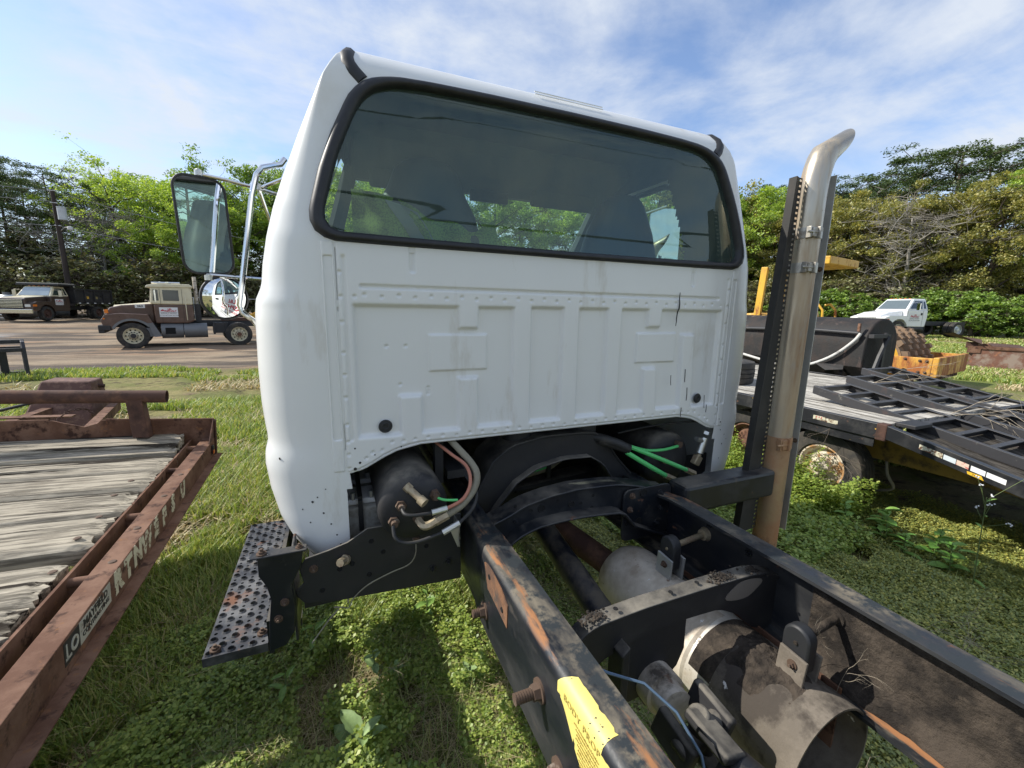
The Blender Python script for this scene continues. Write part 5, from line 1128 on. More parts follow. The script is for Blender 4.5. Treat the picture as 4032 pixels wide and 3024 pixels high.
for x in (X0, X1-.05):
    s = 1 if x == X0 else -1; a = x if s > 0 else x+.05
    mb = MB(); mb.ext([(a, DZ+.01), (a+s*.055, DZ+.01), (a+s*.055, DZ), (a+s*.012, DZ-.004), (a+s*.012, DZ-.095), (a+s*.04, DZ-.10), (a+s*.04, DZ-.108), (a, DZ-.108)], 1, HY, 5.95); RT.part('side_rail', mb, M_trail_black, bev=.003)
    mb = MB(); mb.prism([(a, .012), (a+s*.055, .012), (a+s*.055, .002), (a+s*.012, -.002), (a+s*.012, -.075), (a+s*.03, -.08), (a+s*.03, -.09), (a, -.09)], lambda u, v: (u, HY-.004, tail(HY)+v), lambda u, v: (u, -1.35, tail(-1.35)+v)); RT.part('tail_rail', mb, M_trail_black, bev=.003)
    mb = MB(); mb.b2((a-.006, HY-.03, DZ-.115), (a+.07, HY+.04, DZ+.016)); RT.part('hinge', mb, M_rust_dark, bev=.01)
    mb = MB(); mb.b2((a+s*.02, HY+.05, DZ-.18), (a+s*.03, HY+.70, DZ-.11)); RT.part('rub_rail', mb, M_trail_black)
mb = MB(); mb.ext([(HY-.55, DZ-.38), (HY+.42, DZ-.40), (HY+.5, DZ-.12), (HY-.0, DZ-.11), (-1.2, DZ-.62), (-1.25, DZ-.70)], 0, 3.46, 3.50); RT.part('chassis_beam', mb, M_trail_yellow)
mb = MB(); mb.ext([(HY-.55, DZ-.38), (HY+.42, DZ-.40), (HY+.5, DZ-.12), (HY-.0, DZ-.11), (-1.2, DZ-.62), (-1.25, DZ-.70)], 0, 5.0, 5.04); RT.part('chassis_beam', mb, M_trail_yellow)
mb = MB(); mb.b2((3.5, HY-.05, DZ-.30), (5.0, HY+.05, DZ-.12)); mb.b2((3.46, 2.1, DZ-.30), (3.54, 6.8, DZ-.12)); mb.b2((4.96, 2.1, DZ-.30), (5.04, 6.8, DZ-.12)); RT.part('chassis_frame', mb, M_trail_black)
# loose scraps of reflective tape along the rail
for y0, y1, m_, off, h in ((2.23, 2.13, 'rw', -.050, .034), (2.125, 2.035, 'w', -.055, .032)):
    mb = MB(); mb.b2((X0-.0022, y1, DZ+off-h/2), (X0-.0005, y0, DZ+off+h/2)); RT.part('reflective_tape', mb, M_peel)
for k in range(3): mb = MB(); mb.b2((X0-.003, 2.205-.02*k, DZ-.052), (X0-.0023, 2.199-.02*k, DZ-.036)); RT.part('tape_mark', mb, M_redink)
for y0, y1, m_ in ((1.50, 1.37, M_peel), (1.365, 1.30, flat('pale_blue_tape', (.55, .60, .63), .5)), (1.297, 1.235, mat('pink_worn_tape', (.60, .47, .38), .6, layers=[((.5, .12, .10), 30, .56, .62, .6)])), (1.225, 1.155, M_sign), (1.15, 1.06, M_sign)):
    mb = MB(); mb.add([(X0-.0022, y0, tail(y0)-.020), (X0-.0022, y1, tail(y1)-.020), (X0-.0022, y1, tail(y1)-.054), (X0-.0022, y0, tail(y0)-.054)], [(0, 1, 2, 3)]); RT.part('reflective_tape', mb, m_)
mb = MB(); mb.ext([(1.24, tail(1.24)-.066), (1.17, tail(1.17)-.060), (1.155, tail(1.155)-.084), (1.235, tail(1.235)-.083)], 0, X0-.0022, X0-.001); tg = RT.part('yellow_mark', mb, flat('yellow_mark', (.70, .42, .02), .6))
text('mark_lettering', '348', .02, M_ink, tg, frame((X0-.0024, 1.20, tail(1.20)-.074), (0, -1, -.215), (0, 0, 1)), RT.b, depth=.0003)
t, m = wheel_mbs(.335, .20, .185)
for (y, col) in ((2.20, M_rim_cream), (2.96, M_rust)):
    for s in (-1, 1):
        xw = 3.22 if s < 0 else 5.30
        for nm, b, ma in (('tyre', t, M_tire), ('rim', m, col)):
            b2 = MB(); b2.v = [(s*x+xw, yy+y, z+G+.325) for x, yy, z in b.v]; b2.f = b.f if s > 0 else [f[::-1] for f in b.f]; b2.sm = b.sm; w_ = RT.part(nm, b2, ma)
        for k in range(5):
            a = 2*math.pi*k/5+.3; piece(RT, 'lug_nut', BOLT(), (xw+s*.055, y+.055*math.cos(a), G+.325+.055*math.sin(a)), (s, 0, 0), w_, 1.2)
mb = MB(); mb.cyl((3.2, 2.2, G+.325), (5.3, 2.2, G+.325), .05, 10); mb.cyl((3.2, 2.96, G+.325), (5.3, 2.96, G+.325), .05, 10); RT.part('axle', mb, M_black, kind='stuff')
mb = MB(); mb.tube(smooth([(3.5, 1.9, DZ-.38), (3.46, 1.86, DZ-.5), (3.5, 1.82, DZ-.62), (3.55, 1.95, DZ-.7)]), .012, 8); RT.part('brake_hose', mb, M_hose_tan)
# three ladder ramps folded back over the tail
def ramp(xa, xb, y_top, lift, lab, nr):
    T = Thing('loading_ramp', lab, 'ramp', ((xa+xb)/2, 1.2, tail(1.2)), 'loading ramps folded over the trailer tail')
    ye = -.45; z0_, z1_ = 0, -.505
    z0_ = DZ+lift; zz = lambda y: z0_+(z1_-z0_)*(y_top-y)/(y_top-ye)
    hw = .075
    for x in (xa, xb):
        s = 1 if x == xa else -1; mb = MB()
        sec = [(x, 0), (x+s*.045, 0), (x+s*.045, -.007), (x+s*.007, -.007), (x+s*.007, -hw+.007), (x+s*.035, -hw+.007), (x+s*.035, -hw), (x, -hw)]
        mb.prism(sec if s > 0 else sec[::-1], lambda u, v: (u, y_top, zz(y_top)+v), lambda u, v: (u, ye, zz(ye)+v)); T.part('ramp_beam', mb, M_ramp, bev=.002)
    L = y_top-ye; me = None
    for k in range(nr):
        y = y_top-.02-L*(k/nr)**1.0; a = .010
        if me is None:
            mb = MB(); w = xb-xa-.02
            mb.add([(-w/2, -.036, -.006), (w/2, -.036, -.006), (w/2, .0, .0), (-w/2, .0, .0), (-w/2, -.036, -.012), (w/2, -.036, -.012), (w/2, -.004, -.056), (-w/2, -.004, -.056), (-w/2, .0, -.056), (w/2, .0, -.056)], [(0, 3, 2, 1), (0, 1, 5, 4), (3, 8, 9, 2), (7, 6, 9, 8), (4, 5, 6, 7)])
            me = raw_mesh('rung', mb.v, mb.f, M_ramp, (0, 0, 0), mb.sm)
        o = link('rung', me, T.o); o.location = Vector(((xa+xb)/2, y, zz(y)-.004))-T.b
    return T, zz
r1, zz1 = ramp(3.42, 3.96, 2.53, .145, 'black ladder ramp nearest the yellow lettered rail of the trailer with a clear bare end', 15)
ramp(4.20, 4.66, 2.68, .185, 'black ladder ramp with a reddish brown end lying between two other ramps', 15)
ramp(4.76, 5.34, 2.84, .225, 'black ladder ramp along the far edge of the deck close to the yellow roller', 15)
mb = MB(); y_a, y_b = 1.98, 1.74; mb.prism([(3.412, .004), (3.418, .004), (3.418, -.064), (3.412, -.064)], lambda u, v: (u, y_a, zz1(y_a)+v), lambda u, v: (u, y_b, zz1(y_b)+v)); r1.part('splice_plate', mb, M_ramp)
mb = MB(); mb.b2((3.18, HY-.11, DZ-.02), (3.42, HY+.02, DZ+.008)); RT.part('ramp_stop', mb, M_black, bev=.004)
# tyre lying on the deck
tb, _ = wheel_mbs(.36, .25, .21); b2 = MB(); b2.v = [(y+3.50, z+3.66, x+DZ+.135) for x, y, z in tb.v]; b2.f = tb.f; b2.sm = tb.sm
solo('loose_tyre', b2, M_tire, 'worn black tyre lying flat on the trailer deck behind the white cab corner', 'tyre', (3.5, 3.66, DZ))
# tar tank behind the deck
TT = Thing('tar_tank', 'long black tar coated tank behind the trailer deck with a pale hose', 'tank', (6.35, 5.0, G))
prof = [(5.98, .28)] + [(6.36-.38*math.cos(a), .28+.385*math.sin(a)) for a in [math.pi*k/16 for k in range(1, 16)]] + [(6.74, .28), (6.74, -.02), (6.60, -.20), (6.12, -.20), (5.98, -.02)]
mb = MB(); mb.ext(prof, 1, 3.46, 6.9, True); TT.part('tank_shell', mb, M_tar, bev=.02)
mb = MB(); mb.tube([(5.95, 3.55, .455), (5.955, 4.1, .47), (5.955, 5.2, .44), (5.955, 6.5, .42)], .028, 12); TT.part('spray_bar', mb, M_black)
mb = MB(); mb.box((5.955, 3.56, .49), (.03, .03, .20)); TT.part('bar_clip', mb, M_rust)
mb = MB(); mb.tube(smooth([(5.95, 3.53, .455), (5.93, 3.58, .35), (5.92, 3.75, .17), (5.92, 3.95, .03), (5.92, 4.20, -.075), (5.93, 4.6, -.12), (5.93, 5.3, -.02)]), .022, 10); TT.part('pale_hose', mb, mat('grey_white_hose', (.50, .49, .46), .6, layers=[((.12, .11, .10), 12, .55, .7, .8)]))
mb = MB(); mb.box((6.26, 3.38, .12), (.045, .03, .70)); mb.b2((5.9, 3.34, .40), (6.30, 3.40, .45)); mb.tube([(6.26, 3.35, .42), (6.12, 3.35, .15), (6.04, 3.35, -.05)], .03, 6); mb.b2((6.23, 3.33, -.9), (6.29, 3.38, -.1)); TT.part('stand_frame', mb, M_black)
mb = MB(); mb.add([(5.90, 4.05, -.02), (5.90, 3.65, .0), (5.84, 3.62, -.06), (5.84, 3.85, -.10)], [(0, 1, 2, 3)]); mb.b2((5.97, 3.7, -.3), (6.0, 3.74, -.05)); TT.part('torn_flap', mb, M_tar)
for y in (3.8, 6.4): mb = MB(); mb.b2((6.05, y, G+.02), (6.67, y+.1, -.20)); TT.part('tank_leg', mb, M_black)

# ================================================================== padfoot roller
RO = Thing('padfoot_roller', 'yellow padfoot roller with rusty drum and canopy standing behind the trailer', 'roller')
GL = 0.0; DR = .70
mb = MB(); mb.lathe([(.0, -.90), (.60, -.90), (DR-.10, -.86), (DR-.08, -.90), (DR-.075, .90), (DR-.10, .86), (.60, .80), (.10, .80), (.10, .90), (0, .90)], (0, 0, DR), (1, 0, 0), 48); dr = RO.part('drum', mb, M_yellow)
mb = MB(); mb.lathe([(DR-.072, -.905), (DR-.070, .905), (DR-.115, .905), (DR-.115, .86)], (0, 0, DR), (1, 0, 0), 56); RO.part('drum_shell', mb, M_pad, dr)
mbp = MB(); mbp.add([(-.10, -.075, 0), (.10, -.075, 0), (.10, .075, 0), (-.10, .075, 0), (-.075, -.045, .10), (.075, -.045, .10), (.075, .045, .10), (-.075, .045, .10)], [(4, 5, 6, 7), (0, 1, 5, 4), (1, 2, 6, 5), (2, 3, 7, 6), (3, 0, 4, 7)])
pm = raw_mesh('drum_pad', mbp.v, mbp.f, M_pad)
for i in range(8):
    for k in range(17):
        a = 2*math.pi*(k+.5*(i % 2))/17; r = DR-.075
        o = link('drum_pad', pm, dr); o.location = (-.79+.226*i, r*math.sin(a), DR+r*math.cos(a)); o.rotation_euler = (-a, 0, 0)
for s in (-1, 1):
    mb = MB(); mb.b2((s*1.0, -1.1, .52), (s*1.07, 1.12, .86)); RO.part('side_beam', mb, M_yellow_rust, bev=.012)
    mb = MB(); mb.cyl((s*.92, 0, DR), (s*1.0, 0, DR), .16, 20); RO.part('drum_hub', mb, M_yellow)
    for y, z in ((1.04, .80), (.94, .80), (1.04, .58), (.94, .58), (.72, .82)): piece(RO, 'bolt', BOLT(), (s*1.07, y, z), (s, 0, 0), scale=2.6)
mb = MB(); mb.cyl((1.068, .73, .58), (1.072, .73, .58), .05, 16); RO.part('beam_slot', mb, M_void)
mb = MB(); mb.b2((-1.07, 1.121, .50), (1.07, 1.21, .88)); RO.part('front_beam', mb, M_yellow_rust, bev=.015)
mb = MB()
for k in range(14): mb.b2((-.95+.14*k, .98, .40), (-.87+.14*k, 1.12, .52))
RO.part('scraper', mb, M_rust_dark, kind='stuff')
mb = MB(); mb.b2((-.55, -1.5, .5), (.55, -1.0, 1.0)); mb.b2((-.75, -2.3, .75), (.75, -1.3, 1.05)); RO.part('platform', mb, M_yellow)
mb = MB(); mb.ext([(-2.25, .7), (-2.25, 1.58), (-2.5, 1.66), (-4.0, 1.55), (-4.1, .7)], 0, -.62, .62); RO.part('engine_hood', mb, M_yellow, bev=.04)
text('lettering', 'PD', .24, M_ink, RO.o, frame((.624, -2.44, 1.47), (0, 1, 0), (0, 0, 1)), depth=.002, bold=.008)
mb = MB(); mb.ext([(-1.15, 1.05), (-1.32, 1.52), (-1.42, 1.86), (-1.50, 1.86), (-1.55, 1.5), (-1.6, 1.05)], 0, -.14, .14); RO.part('console', mb, M_yellow, bev=.02)
mb = MB(); c = Vector((.0, -1.62, 1.92)); mb.tube([c+Vector((.22*math.cos(t), .20*math.sin(t), .10*math.sin(t))) for t in [2*math.pi*k/24 for k in range(25)]], .017, 8, False); mb.cyl(c, c+Vector((0, .2, -.18)), .025, 8); mb.cyl(c+Vector((-.2, 0, 0)), c+Vector((.2, 0, 0)), .012, 6); RO.part('steering_wheel', mb, M_rubber)
mb = MB(); mb.b2((-.28, -2.2, 1.05), (.28, -1.75, 1.55)); mb.ext([(-2.2, 1.5), (-2.28, 1.95), (-2.2, 1.98), (-2.1, 1.5)], 0, -.26, .26); RO.part('operator_seat', mb, M_rubber, bev=.05)
for s in (-1, 1): mb = MB(); mb.tube([(s*.36, -1.05, 1.05), (s*.36, -1.1, 1.75), (s*.36, -1.22, 1.90), (s*.36, -1.34, 1.88)], .028, 8); RO.part('grab_rail', mb, M_yellow)
mb = MB(); mb.b2((-.82, -2.0, 2.78), (.82, -.92, 2.96)); RO.part('canopy', mb, M_yellow, bev=.02)
for s in (-1, 1): mb = MB(); mb.box((s*.62, -2.45, 2.12), (.09, .16, 1.4), Euler((-.05, 0, 0)).to_matrix()); RO.part('canopy_post', mb, M_yellow, bev=.01)
t, m = wheel_mbs(.74, .52, .36)
for s in (-1, 1):
    for nm, b, ma in (('tyre', t, M_tire), ('rim', m, M_yellow)):
        b2 = MB(); b2.v = [(s*x+s*.86, y-3.1, z+.74) for x, y, z in b.v]; b2.f = b.f if s > 0 else [f[::-1] for f in b.f]; b2.sm = b.sm; RO.part(nm, b2, ma)
RO.place((10.55, 5.50, zt(10.5, 5.5)), (0, 0, rad(190)))

# ================================================================== rusty bucket on the right
BK = Thing('loader_bucket', 'rusty loader bucket lying in the grass in front of the shrubs', 'bucket')
side = [(0, 0), (1.02, .02), (.95, .25), (.86, .50), (.80, .56), (.62, .56), (.10, .55), (.0, .36), (-.02, .15)]
M_bk = mat('flaking_rust', (.16, .075, .05), .85, layers=[((.26, .20, .16), 4, .46, .6, .9), ((.30, .13, .07), 8, .56, .66, .9), ((.42, .39, .34), 9, .66, .72, .8)], bump=(25, .4, .008))
mb = MB(); mb.ext(side, 0, 0, .03); BK.part('side_plate', mb, M_bk); mb = MB(); mb.ext(side, 0, 1.75, 1.78); BK.part('side_plate', mb, M_bk)
mb = MB()
for a, b in zip([(1.02, .02), (.0, .0), (-.02, .15), (0, .36), (.10, .55)], [(.0, .0), (-.02, .15), (.0, .36), (.10, .55), (.62, .56)]): mb.ext([a, b, (b[0]+.01, b[1]+.02), (a[0]+.01, a[1]+.02)], 0, .03, 1.75)
BK.part('bucket_shell', mb, M_rust_dark); mb = MB(); mb.b2((-.03, -.01, .50), (.0, .80, .57)); mb.b2((-.02, .80, .40), (.05, 1.02, .56)); BK.part('edge_bar', mb, M_rust)
mb = MB(); mb.add([(-.15, .80, .62), (1.9, .75, .66), (1.8, 1.5, .78), (.2, 1.3, .86), (.55, .9, .60)], [(0, 1, 2, 3)]); mb.b2((.25, .85, .5), (.45, 1.05, .64)); BK.part('torn_sheet', mb, M_rust_dark)
BK.place((18.7, 5.55, zt(18, 6)-.05), (0, 0, rad(21))); BK.o.scale = (1.35,)*3
# ================================================================== yard vehicles
def mirror_s(b, s):        # copy of a builder mirrored in x when s < 0
    o = MB(); o.v = [(s*x, y, z) for x, y, z in b.v]; o.f = b.f if s > 0 else [f[::-1] for f in b.f]; o.sm = list(b.sm); return o
def shift(b, d): o = MB(); o.v = [(x+d[0], y+d[1], z+d[2]) for x, y, z in b.v]; o.f = b.f; o.sm = b.sm; return o
def wheels(T, spec, mt, mr_):
    for (x, y, r, w, rr, dual) in spec:
        t, m = wheel_mbs(r, w, rr, n=32)
        for s in (-1, 1):
            for k in range(2 if dual else 1):
                tt = T.part('tyre', shift(mirror_s(t, s), (s*(x-k*(w+.04)), y, r)), mt)
                if k == 0: yield s, x, y, r, rr, w, T.part('rim', shift(mirror_s(m, s), (s*x, y, r)), mr_, tt)
def side_poly(T, name, P, x0, x1, m, parent=None, bev=0, both=True):
    for s in ((-1, 1) if both else (-1,)):
        mb = MB(); mb.ext(P, 0, s*x0, s*x1); T.part(name, mb, m, parent, bev=bev)
def sign_board(T, y0, y1, z0, z1, x, parent=None):
    mb = MB(); mb.b2((-x-.006, y0, z0), (-x, y1, z1)); sg = T.part('door_sign', mb, M_sign, parent)
    w = y1-y0; h = z1-z0; f = lambda dy, dz: frame((-x-.008, (y0+y1)/2+dy*w, z0+dz*h), (0, -1, 0), (0, 0, 1))
    text('sign_lettering', 'L&L', h*.20, M_redink, sg, f(-.06, .82), bold=.004); text('sign_lettering', 'ASPHALT', h*.24, M_redink, sg, f(-.10, .62), bold=.004)
    text('sign_lettering', 'ASPHALT PAVING', h*.17, M_ink, sg, f(0, .36)); text('sign_lettering', 'EXCAVATION WORK', h*.17, M_ink, sg, f(0, .16))
    mb = MB(); mb.b2((-x-.007, y0+.04*w, z0+.47*h), (-x-.008, y1-.04*w, z0+.50*h)); T.part('sign_rule', mb, M_ink, sg)
    mb = MB(); c = (y1-.2*w, z0+.70*h); mb.ext([(c[0]-.12*w, c[1]-.06*h), (c[0]+.14*w, c[1]-.10*h), (c[0]+.10*w, c[1]+.02*h), (c[0]+.02*w, c[1]+.10*h), (c[0]-.05*w, c[1]+.03*h)], 0, -x-.008, -x-.0065); T.part('sign_emblem', mb, M_redink, sg)

# ---- brown and cream tractor unit
MK = Thing('tractor_truck', 'brown and cream tractor truck seen side on with cream front wheels', 'truck')
for s, x, y, r, rr, w, rim in wheels(MK, [(1.05, 0, .50, .27, .30, False), (1.10, -3.45, .50, .27, .30, True)], M_tire, M_cream):
    for k in range(10):
        a = 2*math.pi*k/10
        mb = MB(); mb.cyl((s*(x+.075), y+.225*math.cos(a), r+.225*math.sin(a)), (s*(x+.082), y+.225*math.cos(a), r+.225*math.sin(a)), .026, 10); MK.part('rim_hole', mb, M_void, rim)
    mb = MB(); mb.cyl((s*x, y, r), (s*(x+.17), y, r), .09, 16)
    for k in range(10): a = 2*math.pi*k/10; mb.cyl((s*(x+.04), y+.135*math.cos(a), r+.135*math.sin(a)), (s*(x+.12), y+.135*math.cos(a), r+.135*math.sin(a)), .022, 6)
    MK.part('hub', mb, M_black if y == 0 else M_rust, rim)
hood = [(.72, 1.05), (.74, 1.40), (.62, 1.57), (.30, 1.66), (-.70, 1.74), (-.70, .98), (.40, .98)]
mb = MB(); mb.ext(hood, 0, -.62, .62); MK.part('hood', mb, M_brown, bev=.06)
mb = MB(); mb.prism([(-.50, 0), (-.38, .045), (0, .075), (.38, .045), (.50, 0)], lambda u, v: (u, .52, 1.585+v), lambda u, v: (u*1.15, -.69, 1.735+v)); MK.part('hood_top', mb, M_cream)
fen = [(.80, .82), (.86, 1.10), (.74, 1.30), (.35, 1.36), (-.50, 1.32), (-.62, 1.0), (-.66, .96), (-.50, .95)] + [(.62*math.cos(a), .50+.62*math.sin(a)) for a in [rad(130-100*k/10) for k in range(11)]] + [(.62, .80)]
side_poly(MK, 'fender', fen, .62, 1.16, M_brown, bev=.04)
arch_ = [(.66*math.cos(a), .50+.66*math.sin(a)) for a in [rad(145-118*k/14) for k in range(15)]]; arch_i = [(.58*math.cos(a), .50+.58*math.sin(a)) for a in [rad(145-118*k/14) for k in range(15)]]
for s in (-1, 1):
    mb = MB()
    for k in range(14): mb.ext([arch_[k], arch_[k+1], arch_i[k+1], arch_i[k]], 0, s*.95, s*1.18)
    mb.ext([(-.46, .98), (-.62, 1.0), (-.86, .46), (-.62, .44)], 0, s*.8, s*1.17); MK.part('arch_flare', mb, M_grey)
lower = [(-.71, .97), (-.71, 1.71), (-1.95, 1.71), (-1.95, 1.06), (-1.75, .97)]
upper = [(-.71, 1.712), (-.60, 1.76), (-.66, 2.32), (-.68, 2.40), (-1.95, 2.44), (-1.95, 1.712)]
mb = MB(); mb.ext(lower, 0, -1.02, 1.02); MK.part('cab', mb, M_brown, bev=.05)
mb = MB(); mb.ext(upper, 0, -1.015, 1.015); cb = MK.part('cab_top', mb, M_cream, bev=.05)
mb = MB(); mb.ext([(-.52, 2.36), (-.56, 2.45), (-.9, 2.52), (-1.9, 2.53), (-2.0, 2.45), (-2.0, 2.40)], 0, -1.06, 1.06); MK.part('roof', mb, M_cream, bev=.04)
side_poly(MK, 'side_window', [(-1.02, 1.86), (-1.02, 2.28), (-1.52, 2.28), (-1.52, 1.86)], 1.016, 1.022, M_glass_far, cb)
side_poly(MK, 'vent_window', [(-.70, 1.86), (-.74, 2.28), (-.88, 2.28), (-.88, 1.86)], 1.016, 1.022, M_glass_far, cb)
mb = MB(); mb.add([(-.88, -.585, 1.80), (.88, -.585, 1.80), (.86, -.645, 2.32), (-.86, -.645, 2.32)], [(0, 1, 2, 3)]); mb.v = [(x, y+.012, z) for x, y, z in mb.v]; MK.part('windscreen', mb, M_glass_far, cb)
for P in ([(-.93, 1.0), (-.94, 1.0), (-.94, 2.33), (-.93, 2.33)], [(-1.62, 1.0), (-1.63, 1.0), (-1.63, 2.33), (-1.62, 2.33)]): side_poly(MK, 'door_seam', P, 1.019, 1.024, M_ink, both=False)
mb = MB(); mb.tube([(-1.06, -1.72, 1.10), (-1.09, -1.72, 1.15), (-1.09, -1.72, 2.0), (-1.05, -1.72, 2.05)], .016, 8); MK.part('grab_handle', mb, M_cream)
sign_board(MK, -1.44, -.86, 1.22, 1.60, 1.02)
mb = MB(); mb.b2((-.635, -.42, 1.56), (-.627, -.12, 1.70)); nb = MK.part('number_plate', mb, M_sign); text('plate_number', '263', .12, M_ink, nb, frame((-.637, -.27, 1.63), (0, -1, 0), (0, 0, 1)), bold=.004)
mb = MB(); mb.b2((-1.12, .62, 1.36), (-1.02, .72, 1.50)); MK.part('turn_signal', mb, M_amber); mb = MB(); mb.cyl((-1.17, .76, 1.16), (-1.15, .76, 1.16), .03, 10); MK.part('side_marker', mb, M_amber)
mb = MB(); mb.b2((-1.2, .78, .62), (1.2, .95, .92)); mb.b2((-1.22, .60, .72), (-1.0, .95, .90)); MK.part('front_bumper', mb, M_black, bev=.02)
for s in (-1, 1): mb = MB(); mb.cyl((s*.85, -.85, .67), (s*.85, -1.55, .67), .30, 28); mb.cyl((s*.85, -1.57, .67), (s*.85, -2.35, .67), .30, 28); MK.part('fuel_tank', mb, M_grey if s < 0 else M_black)
mb = MB(); mb.b2((-1.15, -1.30, .55), (-1.12, -.98, .80)); MK.part('tank_step', mb, M_void)
mb = MB(); mb.b2((-1.12, -.70, .45), (-.8, -.30, .80)); MK.part('tool_box', mb, M_grey, bev=.02)
for s in (-.42, .42): mb = MB(); mb.b2((s-.045, -5.0, .80), (s+.045, .7, 1.05)); MK.part('frame_rail', mb, M_black)
mb = MB(); mb.b2((-1.0, -3.1, .55), (-.55, -2.55, .98)); mb.b2((-1.05, -2.62, .5), (-.95, -2.55, 1.0)); mb.b2((-1.05, -3.05, .5), (-.95, -2.98, 1.0)); mb.b2((-.6, -2.2, 1.0), (.6, -2.0, 1.75)); MK.part('rear_gear', mb, M_black)
mb = MB(); mb.b2((-.5, -3.9, 1.05), (.5, -2.9, 1.18)); MK.part('fifth_wheel', mb, M_rust_dark)
mb = MB(); mb.cyl((.3, -2.1, 1.0), (.3, -2.1, 2.9), .07, 12); MK.part('exhaust', mb, M_muff)
mb = MB(); mb.cyl((-.3, -.95, 2.58), (.3, -.95, 2.58), .05, 10); mb.b2((-.9, -1.25, 2.55), (.9, -1.15, 2.60)); mb.cyl((-.55, -.7, 2.56), (-.55, -1.6, 2.58), .035, 8); MK.part('roof_horn', mb, M_chrome)
for s in (-1, 1):
    mb = MB(); mb.b2((s*1.20, -.82, 1.85), (s*1.30, -.77, 2.25)); mb.tube([(s*1.02, -.75, 2.30), (s*1.25, -.80, 2.28), (s*1.25, -.80, 1.80), (s*1.02, -.75, 1.78)], .012, 6); MK.part('side_mirror', mb, M_chrome)
MK.place((-8.27, 21.76, zt(-8, 21.5)+dirt_h(-8, 21)-.02), (0, 0, rad(104.5)))

